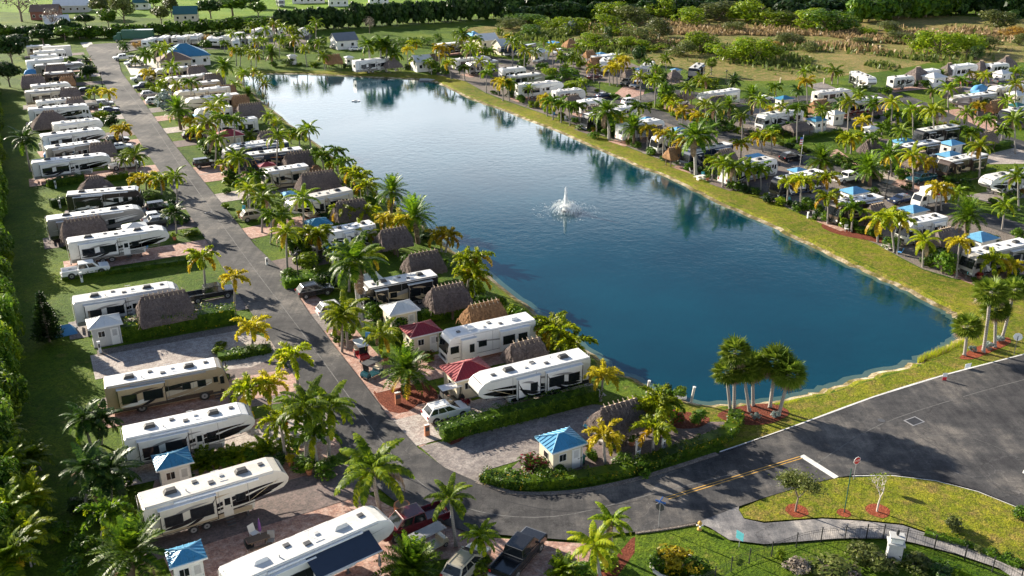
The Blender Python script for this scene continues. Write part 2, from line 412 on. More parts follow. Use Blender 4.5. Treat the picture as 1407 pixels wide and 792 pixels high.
def palm_crown(kind, seed, leafmats):
    random.seed(seed); mb=MB()
    g,old=leafmats
    def pick(t): return 'frond_dead' if t>.93 and random.random()<.5 else old if t>.74 and random.random()<.55 else g
    if kind=='queen':
        N=17
        for i in range(N):
            t=i/N; frond(mb,i*2.399+rnd(-.25,.25),R(76-85*t)+rnd(-.1,.1),rnd(3.0,3.6),R(78+35*t),30,.66,.13,pick(t),False,1.25,.05,-.12)
    elif kind=='foxtail':
        N=12
        for i in range(N):
            t=i/N; frond(mb,i*2.399+rnd(-.2,.2),R(74-66*t)+rnd(-.1,.1),rnd(2.3,2.8),R(100+38*t),40,.50,.15,pick(t),True,.5,.05)
    elif kind=='coco':
        N=22
        for i in range(N):
            t=i/N; frond(mb,i*2.399+rnd(-.25,.25),R(80-105*t)+rnd(-.1,.1),rnd(2.9,3.5),R(58+30*t),26,.82,.14,pick(t),False,.8,.06)
    elif kind=='date':
        N=58
        for i in range(N):
            t=i/N; frond(mb,i*2.399+rnd(-.2,.2),R(85-112*t)+rnd(-.08,.08),rnd(2.5,3.0),R(24+36*t),20,.55,.09,pick(t) if t>.9 else g,False,.15,.04,.3)
    elif kind=='pine':                         # many fine stiff arms: bird-of-paradise / areca clump
        N=34
        for i in range(N):
            t=i/N; frond(mb,i*2.399+rnd(-.3,.3),R(84-70*t)+rnd(-.1,.1),rnd(2.0,3.0),R(50+45*t),16,.62,.15,pick(t),False,.6)
    elif kind=='sabal':
        N=42
        for i in range(N):
            z=1-2*(i+.5)/N*.86; r=math.sqrt(max(0,1-z*z)); a=i*2.399
            d=Vector((r*math.cos(a),r*math.sin(a),z)).normalized()
            st=d*.85; m='frond_dead' if z<-.55 else g
            sd=d.cross(Vector((0,0,1))); sd=sd.normalized() if sd.length>.05 else Vector((1,0,0)); nn=sd.cross(d)
            for k in range(13):
                an=R(-100+200*k/12); v=(d*math.cos(an)+sd*math.sin(an)).normalized()
                l=.95*(.72+.28*math.cos(an*.8))*rnd(.85,1.1); w=nn.cross(v).normalized()*.085
                m1=st+v*l*.6; tip=m1+(v-Vector((0,0,.25))).normalized()*l*.5
                mb.add([st,m1+w,tip,m1-w],[(0,1,2),(0,2,3)],m)
            mb.add([d*.1+sd*.02,d*.1-sd*.02,st-sd*.015,st+sd*.015],[(0,1,2,3)],m)
    return mb.mesh('crown')
def trunk_mesh(kind):
    mb=MB()
    if kind=='royal': prof=[(0,.34),(.06,.30),(.3,.24),(.55,.26),(.8,.2),(1.0,.15)]; mat='trunk_pale'
    elif kind=='foxtail': prof=[(0,.2),(.08,.15),(.5,.13),(.9,.11),(1.0,.09)]; mat='trunk_grey'
    elif kind=='date': prof=[(0,.34),(.3,.31),(.8,.30),(.95,.38),(1.0,.3)]; mat='trunk_brown'
    elif kind=='sabal': prof=[(0,.22),(.1,.17),(.6,.16),(1.0,.2)]; mat='trunk_grey'
    else: prof=[(0,.22),(.08,.17),(.5,.15),(1.0,.12)]; mat='trunk_grey'
    mb.tube([(.05*math.sin(z*3),.04*math.sin(z*4),z) for z,_ in prof],[r for _,r in prof],9,mat)
    return mb.mesh('trunk')
PALM_KINDS={ # code: crown form, trunk form, (leaf, old leaf), description
 'q':('queen','queen',('frond_mid','frond_lime'),'queen_palm','feathery green queen palm'),
 'l':('queen','queen',('frond_lime','frond_gold'),'queen_palm','feathery lime queen palm'),
 'f':('foxtail','foxtail',('frond_lime','frond_gold'),'foxtail_palm','lime foxtail palm with curling plumes'),
 'g':('foxtail','foxtail',('frond_green','frond_lime'),'foxtail_palm','dark green foxtail palm with curling plumes'),
 'y':('foxtail','foxtail',('frond_yellow','frond_gold'),'foxtail_palm','golden yellow foxtail palm'),
 'r':('coco','royal',('frond_green','frond_lime'),'royal_palm','royal palm with a stout pale trunk'),
 'c':('coco','queen',('frond_green','frond_gold'),'coconut_palm','shaggy green coconut palm'),
 'k':('coco','queen',('frond_dark','frond_green'),'coconut_palm','dark shaggy coconut palm'),
 'd':('date','date',('frond_green','frond_gold'),'date_palm','date palm with a dense starry crown'),
 's':('sabal','sabal',('frond_fan','frond_dead'),'cabbage_palm','cabbage palm with a round fan crown'),
 'a':('pine',None,('frond_mid','frond_lime'),'clumping_palm','low clumping palm bush'),
 'b':('pine',None,('frond_lime','frond_gold'),'clumping_palm','low lime clumping palm bush'),
}
_pc={}
def palm_parts(code, v):
    if (code,v) not in _pc:
        form,tr,lm=PALM_KINDS[code][:3]
        _pc[code,v]=palm_crown(form,hash_s(code)*7+v,lm)
    if ('t',code) not in _pc:
        tr=PALM_KINDS[code][1]; _pc['t',code]=trunk_mesh(tr) if tr else None
    return _pc[code,v],_pc['t',code]
def hash_s(s): return sum((i+3)*ord(c) for i,c in enumerate(s))
_shaft=None
def place_palm(code, base, h, cs, seed, lean=(0,0)):
    global _shaft
    rg=random.Random(seed)
    cm,tm=palm_parts(code, rg.randrange(3))
    o=empty(PALM_KINDS[code][3], base, rg.uniform(0,6.28))
    o.rotation_euler=(rg.uniform(-.03,.03)+lean[1], rg.uniform(-.03,.03)+lean[0], 0)
    spin=rg.uniform(0,6.28)
    if tm:
        t=link('trunk',tm,o); t.scale=(cs**.5,cs**.5,h); t.rotation_euler=(0,0,spin)
    c=link('crown',cm,o,(.05*math.sin(3)*0,0,h)); c.scale=(cs,cs,cs*rg.uniform(.92,1.08)); c.rotation_euler=(0,0,spin*1.7)
    if code in 'fgy':
        if _shaft is None:
            mb=MB(); mb.tube([(0,0,-.75),(0,0,-.4),(0,0,0)],[.10,.13,.07],8,'crownshaft'); _shaft=mb.mesh('crownshaft')
        s=link('crownshaft',_shaft,o,(0,0,h+.05)); s.scale=(cs,cs,cs)
    return o
def leafcloud(mb, n, c, r, size, mat, clumps=14, flat=.0, mats2=None):
    """leaf-sized faces gathered in uneven clumps spread through an ellipsoid"""
    c=Vector(c); cl=[]
    for i in range(clumps):
        d=Vector((rnd(-1,1),rnd(-1,1),rnd(-.75,1))); 
        if d.length>1: d.normalize()
        d*= rnd(.55,.95)/max(d.length,.4) if random.random()<.8 else 1
        if d.length>1: d.normalize()
        cl.append((Vector((d.x*r[0]*.78,d.y*r[1]*.78,d.z*r[2]*.78)), rnd(.28,.5)))
    for i in range(n):
        k=random.randrange(clumps); q,cr=cl[k]
        d=Vector((random.gauss(0,1),random.gauss(0,1),random.gauss(0,1))).normalized()
        p=c+q+Vector((d.x*r[0],d.y*r[1],d.z*r[2]))*cr*rnd(.55,1.0)**.5
        nn=(d+Vector((rnd(-.7,.7),rnd(-.7,.7),rnd(-.2,.8)))).normalized()
        u=nn.cross(Vector((rnd(-1,1),rnd(-1,1),rnd(-1,1)))).normalized(); w=nn.cross(u)
        a=size*rnd(.6,1.25); b=a*rnd(.35,.6)
        m=mat if not mats2 or random.random()>mats2[1] else mats2[0]
        mb.add([p-u*a, p+w*b, p+u*a, p-w*b],[(0,1,2,3)],m)
_bush={}
def bush_mesh(mat, v, n=700, size=.16, mats2=None):
    k=(mat,v,n,size)
    if k not in _bush:
        random.seed(v*31+len(mat)); mb=MB()
        leafcloud(mb,n,(0,0,.5),(.62,.62,.56),size,mat,16,0,mats2)
        _bush[k]=mb.mesh('foliage')
    return _bush[k]
_stem=None
def place_bush(name, mat, base, w, d, h, seed, n=700, size=.16, rz=0, mats2=None):
    global _stem
    if _stem is None:
        mb=MB()
        for a in range(5): mb.tube([(0,0,-.02),(.12*math.cos(a*1.26),.12*math.sin(a*1.26),.25),(.3*math.cos(a*1.26),.3*math.sin(a*1.26),.6)],[.03,.022,.012],5,'bark')
        _stem=mb.mesh('stems')
    o=empty(name, base, rz)
    f=link('foliage',bush_mesh(mat,seed%3,n,size,mats2),o); f.scale=(w,d,h); f.rotation_euler=(0,0,0 if rz else (seed*1.3)%6.28)
    s=link('stem',_stem,o); s.scale=(w,d,h)
    return o
_tree={}
def tree_meshes(mat, v, n=1500, size=.16):
    k=(mat,v,n)
    if k not in _tree:
        random.seed(v*17+len(mat)*3+n); mb=MB()
        leafcloud(mb,n,(0,0,.66),(.42,.42,.36),size*.42,mat,26)
        cr=mb.mesh('crown'); mb=MB()
        mb.tube([(0,0,-.02),(.01,0,.2),(.0,.01,.42),(.02,0,.75)],[.035,.028,.022,.008],7,'bark')
        for i in range(7):
            a=i*2.4; z0=.22+.05*i; l=rnd(.2,.32)
            mb.tube([(0,0,z0),(l*.5*math.cos(a),l*.5*math.sin(a),z0+.13),(l*math.cos(a),l*math.sin(a),z0+.24)],[.016,.011,.004],5,'bark')
        _tree[k]=(cr,mb.mesh('trunk'))
    return _tree[k]
def place_tree(name, mat, base, w, h, seed, n=1500, size=.16, low=False):
    o=empty(name, base, (seed*2.1)%6.28)
    cr,tr=tree_meshes(mat,seed%3,n,size)
    c=link('crown',cr,o); c.scale=(w,w,h*1.4) if low else (w,w,h); c.location.z=-h*.40 if low else 0; t=link('trunk',tr,o); t.scale=(w*.8,w*.8,h)
    return o
def hedge(name, pts, w, h, mat, per_m=70, size=.13, seed=3, flower=None, ragged=.18):
    """clipped hedge along a ground polyline: one body of leaves over an inner twig core"""
    random.seed(seed)
    o=empty(name, pts[0]); mb=MB(); core=MB()
    base=Vector(pts[0])
    for a,b in zip(pts[:-1],pts[1:]):
        a=Vector(a); b=Vector(b); L=(b-a).length; t=(b-a).normalized(); s=Vector((-t.y,t.x,0))
        a0=a-base
        q=.40
        core.hexa([a0-s*w*q,a0-s*w*q+t*L,a0+s*w*q+t*L,a0+s*w*q]+[v+Vector((0,0,h*.82)) for v in (a0-s*w*q,a0-s*w*q+t*L,a0+s*w*q+t*L,a0+s*w*q)],mat)
        for i in range(int(L*per_m)):
            u=rnd(-.05,1.05)*L; fa=random.random(); hh=h*(1+ragged*noise.noise(Vector((a.x+t.x*u,a.y+t.y*u,3))*.9)*1.6)
            ww=w*(1+ragged*noise.noise(Vector((a.x+t.x*u,a.y+t.y*u,9))*.8))
            if fa<.4: p=Vector((u,rnd(-.5,.5)*ww,hh+rnd(-.12,.08))); n0=Vector((0,0,1))
            else:
                sg=1 if random.random()<.42 else -1
                p=Vector((u,sg*ww*.5+rnd(-.08,.06),rnd(0.02,1)*hh)); n0=Vector((0,sg,.2))
            P=a0+t*p.x+s*p.y+Vector((0,0,p.z))
            nn=(t*n0.x+s*n0.y+Vector((0,0,n0.z))+Vector((rnd(-.8,.8),rnd(-.8,.8),rnd(-.5,.8)))).normalized()
            uu=nn.cross(Vector((rnd(-1,1),rnd(-1,1),rnd(-1,1)))).normalized(); vv=nn.cross(uu)
            l=size*rnd(.6,1.3); m=flower if flower and random.random()<.08 else mat
            mb.add([P-uu*l,P+vv*l*.55,P+uu*l,P-vv*l*.55],[(0,1,2,3)],m)
    mb.build('foliage',o); core.build('inner_twigs',o)
    return o
# ================================================================ vehicles
def wheel(parent, x, y, r, w, out):
    mb=MB(); mb.tube([(0,-w/2,0),(0,-w/2+.04,0),(0,w/2-.04,0),(0,w/2,0)],[r*.9,r,r,r*.9],18,'tyre',True)
    o=mb.build('wheel',parent,loc=(x,y,r)); m=MB()
    s=1 if out>0 else -1
    m.tube([(0,s*(w/2-.01),0),(0,s*(w/2+.012),0)],r*.58,14,'rim',False)
    m.tube([(0,s*(w/2+.012),0),(0,s*(w/2+.022),0)],r*.2,8,'dark_grey',False)
    m.build('rim',o)
def sidepanel(name, x0,x1,z0,z1,y,out,parent,mat='glass',frame='black',fr=.05):
    mb=MB(); t=.02*out
    a,b=sorted((y,y+t)); mb.box(x0,x1,a,b,z0,z1,frame)
    c,d=sorted((y+t,y+t*1.6)); mb.box(x0+fr,x1-fr,c,d,z0+fr,z1-fr,mat)
    return mb.build(name,parent)
def crescent(mb, L, H, z0, y, out, p0, c0, p1, c1, mat, n=14):
    """a swoosh of paint between two curves from p0 to p1 (u along the length, v up the side)"""
    ys=y+.004*out; vs=[]
    for i in range(n+1):
        t=i/n
        for c in (c0,c1):
            u=(1-t)**2*p0[0]+2*t*(1-t)*c[0]+t*t*p1[0]; v=(1-t)**2*p0[1]+2*t*(1-t)*c[1]+t*t*p1[1]
            vs.append((u*L,ys,z0+v*H))
    fs=[(2*i,2*i+2,2*i+3,2*i+1) if out<0 else (2*i,2*i+1,2*i+3,2*i+2) for i in range(n)]
    mb.add(vs,fs,mat)
SW={'big':[((.02,.1),(.35,.05),(.97,.62),(.55,.75)),((.12,.62),(.40,.98),(.72,.35),(.45,.55)),((.45,.12),(.70,.10),(.99,.75),(.85,.25)),((.25,.25),(.42,.75),(.78,.68),(.45,.42))],
    'loop':[((.05,.25),(.30,.85),(.60,.75),(.28,.62)),((.20,.10),(.55,.75),(.95,.70),(.60,.52)),((.52,.30),(.62,.62),(.90,.42),(.70,.18)),((.04,.06),(.5,.16),(.98,.30),(.5,.06))],
    'thin':[((.03,.42),(.40,.60),(.97,.78),(.45,.50)),((.10,.22),(.45,.28),(.95,.55),(.5,.18)),((.60,.35),(.75,.75),(.96,.66),(.78,.50))],
    'nose':[((.03,.14),(.35,.10),(.72,.42),(.40,.32)),((.62,.30),(.80,.70),(.99,.60),(.86,.30)),((.70,.25),(.84,.58),(.97,.80),(.80,.45))]}
SW['wild']=SW['loop']+SW['nose']
RVS={ # scheme: body, lower, swooshes (set, colours), roof
 'tan':('gel_tan','gel_brown','big',['gel_cream','gel_brown','gel_white','gel_black'],'roof_white'),
 'cream':('gel_cream','gel_tan','loop',['gel_tan','gel_brown','gel_gold','gel_brown'],'roof_white'),
 'white':('gel_white','gel_grey','wild',['gel_grey','gel_black','gel_black','gel_grey','gel_grey','gel_black','gel_grey'],'roof_white'),
 'swirl':('gel_ivory','gel_tan','wild',['gel_tan','gel_black','gel_black','gel_brown','gel_black','gel_black','gel_gold'],'roof_cream'),
 'plain':('gel_white','gel_white','thin',['gel_grey'],'roof_white'),
 'black':('gel_black','gel_black','big',['gel_gold','gel_grey','gel_white','gel_gold'],'roof_white'),
 'blackw':('gel_black','gel_navy','big',['gel_white','gel_black','gel_grey','gel_white'],'roof_white'),
 'navy':('gel_navy','gel_navy','thin',['gel_grey','gel_white','gel_grey'],'roof_white'),
 'zebra':('gel_white','gel_black','wild',['gel_grey','gel_black','gel_black','gel_black','gel_black','gel_black','gel_gold'],'roof_white'),
 'grey':('gel_grey','gel_black','thin',['gel_white','gel_black','gel_white'],'roof_white'),
 'maroon':('gel_cream','gel_maroon','big',['gel_maroon','gel_gold','gel_maroon','gel_brown'],'roof_white'),
 'brown':('gel_brown','gel_black','big',['gel_gold','gel_brown','gel_gold','gel_brown'],'roof_white'),
 'orange':('gel_navy','gel_brown','loop',['gel_orange','gel_gold','gel_orange','gel_brown'],'roof_white'),
}
PROF={'A':[(.02,.55),(.2,.42),(10.6,.38),(10.92,.6),(11.0,1.0),(10.98,1.6),(10.72,2.9),(10.5,3.3),(10.15,3.52),(.25,3.52),(.0,3.36)],
      'F':[(.0,.8),(.15,.66),(7.9,.66),(8.1,.8),(8.2,1.7),(9.4,1.72),(10.5,1.95),(10.9,2.35),(11.0,2.75),(10.85,3.15),(10.45,3.55),(9.9,3.76),(.25,3.76),(.0,3.62)],
      'T':[(.0,.7),(.15,.58),(10.2,.58),(10.7,.8),(10.95,1.3),(11.0,1.9),(10.8,2.6),(10.35,3.1),(9.7,3.3),(.25,3.3),(.0,3.15)],
      'B':[(.0,.7),(.1,.6),(10.9,.6),(11.0,.7),(11.0,3.7),(10.9,3.8),(.1,3.8),(.0,3.7)]}
RTOP={'A':(10.1,3.52),'F':(9.9,3.76),'T':(9.7,3.3),'B':(10.9,3.8)}
_rv={}
SLC={'tan':('gel_white','gel_brown','gel_black'),'cream':('gel_brown','gel_tan','gel_brown'),'black':('gel_gold','gel_tan','gel_gold'),'blackw':('gel_white','gel_grey','gel_white'),'navy':('gel_grey','gel_white','gel_grey'),'grey':('gel_white','gel_black','gel_white'),'maroon':('gel_maroon','gel_gold','gel_maroon'),'brown':('gel_gold','gel_tan','gel_gold'),'orange':('gel_orange','gel_gold','gel_orange')}
def rv_proto(kind, sch):
    """a motorhome (A), fifth wheel (F), travel trailer (T) or box trailer (B); rear at x=0, front at x=11"""
    if (kind,sch) in _rv: return _rv[kind,sch]
    body,low,sw,cols,roofm=RVS[sch]; W=1.25; xr,zt=RTOP[kind]
    root=empty({'A':'motorhome','F':'fifth_wheel_trailer','T':'travel_trailer','B':'cargo_trailer'}[kind],(0,0,-500))
    mb=MB(); mb.prism(PROF[kind],-W,W,body)
    me=mb.mesh('body',.06)
    m2=MB()
    zl=.66 if kind!='A' else .42
    xe=8.0 if kind=='F' else 10.6
    for o in (-1,1):
        y=W*o
        a,b=sorted((y+.001*o,y+.003*o)); m2.box(.1,xe-.1,a,b,zl+.06,zl+.5,low)
        if kind!='B':
            ln_='gel_black' if body not in('gel_black','gel_navy','gel_brown') else 'gel_grey'
            a,b=sorted((y+.001*o,y+.0125*o)); m2.box(.15,xe-.3,a,b,zl+.52,zl+.56,ln_)
            for xx in (5.45,7.72): m2.box(xx,xx+.035,a,b,zl+.56,zt-.2,'gel_grey')
        if kind!='B':
            for c,k in zip(cols,SW[sw]): crescent(m2,10.7,zt-zl-.25,zl+.1,y+.004*o+.0015*o*cols.index(c),o,k[0],k[1],k[2],k[3],c)
        else: crescent(m2,10.7,2.4,.9,y+.004*o,o,(.05,.3),(.4,.2),(.9,.4),(.5,.25),'gel_grey')
        a,b=sorted((y+.002*o,y+.03*o)); m2.box(.3,xr-.1,a,b,zt-.16,zt-.07,'light_grey')
    bo=link('body',me,root)
    # join the paint swooshes into the body mesh
    tmp=m2.mesh('paint'); bm=bmesh.new(); bm.from_mesh(me); n0=len(bm.faces)
    base=len(me.materials)
    bm.from_mesh(tmp); bm.faces.ensure_lookup_table()
    for f in bm.faces[n0:]: f.material_index+=base
    for m in tmp.materials: me.materials.append(m)
    bm.to_mesh(me); bm.free(); bpy.data.meshes.remove(tmp)
    r=MB(); r.box(.08,xr-.05,-W+.07,W-.07,zt,zt+.045,roofm); r.build('roof',root)
    def ac(x,dk):
        a=MB(); a.hexa([(x-.5,-.36,zt+.045),(x+.5,-.36,zt+.045),(x+.5,.36,zt+.045),(x-.5,.36,zt+.045),(x-.32,-.27,zt+.34),(x+.42,-.27,zt+.34),(x+.42,.27,zt+.34),(x-.32,.27,zt+.34)],'black' if dk else 'gel_white')
        a.build('air_conditioner',root,.05)
    if kind!='B':
        ac(2.2,sch not in('plain','cream')); ac(7.6,sch not in ('plain',))
        for x,y,s in ((4.1,.4,.2),(5.2,-.35,.22),(6.1,.3,.16),(9.2 if kind!='T' else 8.8,.25,.2)):
            v=MB(); v.box(x-s,x+s,y-s,y+s,zt+.045,zt+.16,'dark_grey' if s>.19 else 'light_grey'); v.build('roof_vent',root,.02)
        v=MB(); v.tube([(3.3,-.5,zt+.04),(3.3,-.5,zt+.25)],.05,8,'light_grey'); v.build('roof_pipe',root); v=MB(); v.tube([(5.6,.5,zt+.04),(5.7,.5,zt+.5)],.015,5,'light_grey'); v.box(5.4,6.0,.46,.54,zt+.5,zt+.53,'light_grey'); v.build('roof_antenna',root)
    zw=1.55 if kind=='A' else 1.75
    if kind in 'AFT':
        for o in (-1,1):
            y=W*o
            if o<0:
                for x0,x1 in ((6.7,7.5),) + (((8.1,8.9),) if kind=='A' else ()): sidepanel('window',x0,x1,zw+.1,zw+.85,y,o,root)
                d=MB(); a,b=sorted((y,y+.03*o)); xd=5.7 if kind!='A' else 9.45
                d.box(xd,xd+.72,a,b,.78,2.65,body); a2,b2=sorted((y+.03*o,y+.036*o)); d.box(xd+.14,xd+.58,a2,b2,1.85,2.5,'glass'); d.box(xd+.58,xd+.66,a2,b2,1.55,1.7,'dark_grey')
                d.build('door',root)
                st=MB()
                for k in range(3): a,b=sorted((y+.05*o+.22*k*o,y+.25*o+.22*k*o)); st.box(xd+.05,xd+.68,a,b,.62-.2*k,.66-.2*k,'dark_grey')
                st.build('entry_step',root)
            else:
                sidepanel('window',6.2,7.2,zw+.1,zw+.85,y,o,root)
            for x0,x1 in (((1.0,5.2),) if o<0 else ((1.0,4.6),(7.6,9.4) if kind=='A' else (5.2,7.4))):
                s=MB(); a,b=sorted((y,y+.42*o)); s.box(x0,x1,a,b,zl+.35,zt-.42,body)
                a,b=sorted((y+.42*o,y+.426*o))
                s.box(x0+.04,x1-.04,a,b,zl+.38,zl+.62,low)
                for k,c in zip((((.03,.20),(.4,-.05),(.98,.62),(.5,.42)),((.02,.36),(.26,1.06),(.88,.90),(.30,.80)),((.40,.06),(.80,.02),(.99,.98),(.76,.34))),SLC.get(sch,('gel_black','gel_grey','gel_black'))):
                    if sch=='plain' : break
                    crescent(s,x1-x0,zt-zl-1.0,zl+.4,y+.43*o,o,*k,c)
                    for v in range(len(s.v)-30,len(s.v)): s.v[v]=(s.v[v][0]+x0,s.v[v][1],s.v[v][2])
                tr='gel_black' if sch not in('black','blackw','navy') else 'gel_grey'
                if sch!='plain':
                    a,b=sorted((y+.42*o,y+.436*o))
                    for xx in (x0,x1-.06): s.box(xx,xx+.06,a,b,zl+.36,zt-.43,tr)
                    s.box(x0+.06,x1-.06,a,b,zl+.36,zl+.41,tr)
                so=s.build('slide_out',root)
                aw=MB(); a,b=sorted((y,y+.47*o)); aw.box(x0-.05,x1+.05,a,b,zt-.415,zt-.36,'awning_white'); aw.build('slide_topper',so)
                w=(x1-x0)
                sidepanel('window',x0+.3,x0+.3+w*.32,zw-.1,zw+.92,y+.42*o,o,so)
                if w>2.5: sidepanel('window',x0+w*.52,x0+w*.94,zw-.1,zw+1.0,y+.42*o,o,so)
        aw=MB(); aw.tube([(2.2,-W-.12,zt-.22),(9.0 if kind!='F' else 8.6,-W-.12,zt-.22)],.1,8,'awning_white' if sch not in('tan','cream') else 'gel_grey'); aw.build('awning_roll',root)
    if kind=='A':
        m=MB()
        P=[(11.0,1.55),(10.76,2.82)]
        m.hexa([(P[0][0]-.02,-1.12,P[0][1]),(P[0][0]+.03,-1.1,P[0][1]),(P[0][0]+.03,1.1,P[0][1]),(P[0][0]-.02,1.12,P[0][1]),
                (P[1][0]-.02,-1.12,P[1][1]),(P[1][0]+.03,-1.08,P[1][1]),(P[1][0]+.03,1.08,P[1][1]),(P[1][0]-.02,1.12,P[1][1])],'glass'); m.build('windshield',root)
        for o in (-1,1):
            sidepanel('cab_window',9.6 if o>0 else 10.2,10.6,1.55,2.4,W*o,o,root)
            h=MB(); h.box(10.98,11.03,o*1.02-.16,o*1.02+.16,.82,1.02,'lamp_clear'); h.build('headlight',root)
            mi=MB(); mi.tube([(10.75,o*W,2.7),(11.1,o*(W+.22),2.6)],.025,5,'black'); mi.box(11.04,11.14,o*(W+.22)-.12,o*(W+.22)+.12,2.05,2.6,'black'); mi.build('mirror',root,.02)
        m=MB(); m.box(10.96,11.02,-.7,.7,.72,1.05,'black'); m.build('grille',root)
        m=MB(); m.box(10.9,11.1,-1.18,1.18,.42,.66,low); m.build('bumper',root,.04)
        for x in (8.6,2.9):
            for o in (-1,1): wheel(root,x,o*(W-.12),.5,.3,o)
    elif kind=='F':
        for x in (3.3,4.3):
            for o in (-1,1): wheel(root,x,o*(W-.1),.4,.26,o)
        for o in (-1,1):
            l=MB(); l.box(7.5,7.62,o*.9-.06,o*.9+.06,0,.8,'dark_grey'); l.box(7.4,7.72,o*.9-.15,o*.9+.15,-.01,.03,'dark_grey'); l.build('landing_leg',root)
        k=MB(); k.box(9.6,9.9,-.3,.3,1.2,1.75,'dark_grey'); k.tube([(9.75,0,1.3),(9.75,0,.95)],.06,8,'dark_grey'); k.build('king_pin',root)
        n=MB(); n.hexa([(10.90,-1.12,2.38),(11.0,-1.1,2.38),(11.0,1.1,2.38),(10.90,1.12,2.38),(10.48,-1.12,3.48),(10.57,-1.1,3.50),(10.57,1.1,3.50),(10.48,1.12,3.48)],'gel_black' if sch not in('plain','cream') else 'gel_grey'); n.hexa([(10.7,-1.0,2.12),(10.80,-1.0,2.12),(10.80,1.0,2.12),(10.7,1.0,2.12),(10.90,-1.05,2.36),(11.0,-1.05,2.36),(11.0,1.05,2.36),(10.90,1.05,2.36)],'gel_grey'); n.build('nose_cap',root)
    else:
        for x in (4.6,5.55):
            for o in (-1,1): wheel(root,x,o*(W-.1),.38,.24,o)
        t=MB(); t.tube([(10.8,-.8,.6),(12.1,0,.55)],.06,6,'black'); t.tube([(10.8,.8,.6),(12.1,0,.55)],.06,6,'black'); t.tube([(11.9,0,.55),(11.9,0,.0)],.05,6,'dark_grey'); t.build('hitch',root)
        if kind=='T':
            sw_=MB(); sw_.box(10.95,11.02,-.7,.7,1.7,2.35,'glass'); sw_.build('front_window',root)
    # rear
    b=MB(); b.box(-.12,.02,-1.15,1.15,.45,.62,'dark_grey'); b.build('rear_bumper',root)
    for o in (-1,1):
        l=MB(); l.box(-.03,.0,o*1.0-.08,o*1.0+.08,1.0,1.4,'lamp_red'); l.build('tail_light',root)
    if kind in 'FT':
        l=MB()
        for yy in (.35,.75): l.tube([(-.14,yy,.8),(-.14,yy,zt+.1),(.1,yy,zt+.15)],.02,5,'light_grey')
        for i in range(9): l.tube([(-.14,.35,1.0+i*.3),(-.14,.75,1.0+i*.3)],.018,5,'light_grey')
        l.build('ladder',root)
        s=MB(); s.box(-.02,.0,-1.0,.1,1.9,2.7,'glass'); s.build('rear_window',root)
    _rv[kind,sch]=root
    return root
SMALL=('roof_pipe','entry_step','ladder','roof_antenna','mirror','rear_bumper','tail_light','landing_leg','king_pin','grille','roof_vent','headlight','bumper','hitch','slide_topper')
def car_parts(root, paint, body, cabin, W, wheels, wins, r=.36, bed=None, grille=True):
    """body: side profile; cabin: (x0 base,x1 base,x0 top,x1 top,z0,z1)"""
    mb=MB(); mb.prism(body,-W,W,paint); bo=mb.build('body',root,.09)
    for o in (-1,1):
        for x in wheels:
            ar=MB(); ar.tube([(x,o*(W-.2),r+.02),(x,o*(W+.008),r+.02)],r*1.14,16,'black',False); ar.build('wheel_arch',bo)
        si=MB(); si.box(wheels[0]+r*1.2,wheels[1]-r*1.2,*sorted((o*(W-.02),o*(W+.012))),.34,.44,'black'); si.build('side_sill',bo)
    x0,x1,t0,t1,z0,z1=cabin; wi=W-.05; wt=W-.2
    c=MB(); c.hexa([(x0,-wi,z0),(x1,-wi,z0),(x1,wi,z0),(x0,wi,z0),(t0,-wt,z1),(t1,-wt,z1),(t1,wt,z1),(t0,wt,z1)],paint); c.build('cabin',root,.05)
    def lerp(z): 
        k=(z-z0)/(z1-z0); return x0+(t0-x0)*k, x1+(t1-x1)*k, wi+(wt-wi)*k
    za,zb=z0+.07,z1-.09
    a0,a1,aw=lerp(za); b0,b1,bw=lerp(zb)
    e=.018
    def quad(name,p):
        n=(Vector(p[1])-Vector(p[0])).cross(Vector(p[3])-Vector(p[0])).normalized()
        m=MB(); m.hexa([Vector(q)-n*.01 for q in p]+[Vector(q)+n*e for q in p],'glass'); m.build(name,root)
    quad('windshield',[(a1,-aw+.1,za),(a1,aw-.1,za),(b1,bw-.1,zb),(b1,-bw+.1,zb)])
    quad('rear_window',[(a0,aw-.12,za),(a0,-aw+.12,za),(b0,-bw+.12,zb),(b0,bw-.12,zb)])
    for o in (-1,1):
        for u0,u1 in wins:
            xa=a0+(a1-a0)*u0; xb=a0+(a1-a0)*u1; ya=b0+(b1-b0)*u0; yb=b0+(b1-b0)*u1
            p=[(xa,o*aw,za),(xb,o*aw,za),(yb,o*bw,zb),(ya,o*bw,zb)]
            if o>0: p=[p[1],p[0],p[3],p[2]]
            quad('side_window',p)
        for x in wheels: wheel(root,x,o*(W-.1),r,.24,o)
        xs=[p[0] for p in body]; f=max(xs); b=min(xs)
        h=MB(); h.box(f-.1,f+.012,o*(W-.3)-.18,o*(W-.3)+.18,.72,.88,'lamp_clear'); h.build('headlight',root)
        h=MB(); h.box(b-.012,b+.08,o*(W-.14)-.1,o*(W-.14)+.1,.8,1.02,'lamp_red'); h.build('tail_light',root)
        h=MB(); h.box(x1-.45,x1-.28,*sorted((o*(W-.02),o*(W+.17))),z0+.02,z0+.17,paint); h.build('mirror',root,.02)
    if grille:
        h=MB(); h.box(f-.06,f+.015,-W+.55,W-.55,.55,.85,'black'); h.build('grille',root)
    if bed:
        xb0,xb1,zf,zt=bed; m=MB(); m.box(xb0,xb1,-W+.14,W-.14,zf,zt,paint if len(bed)<5 else bed[4]) if False else None
_car={}
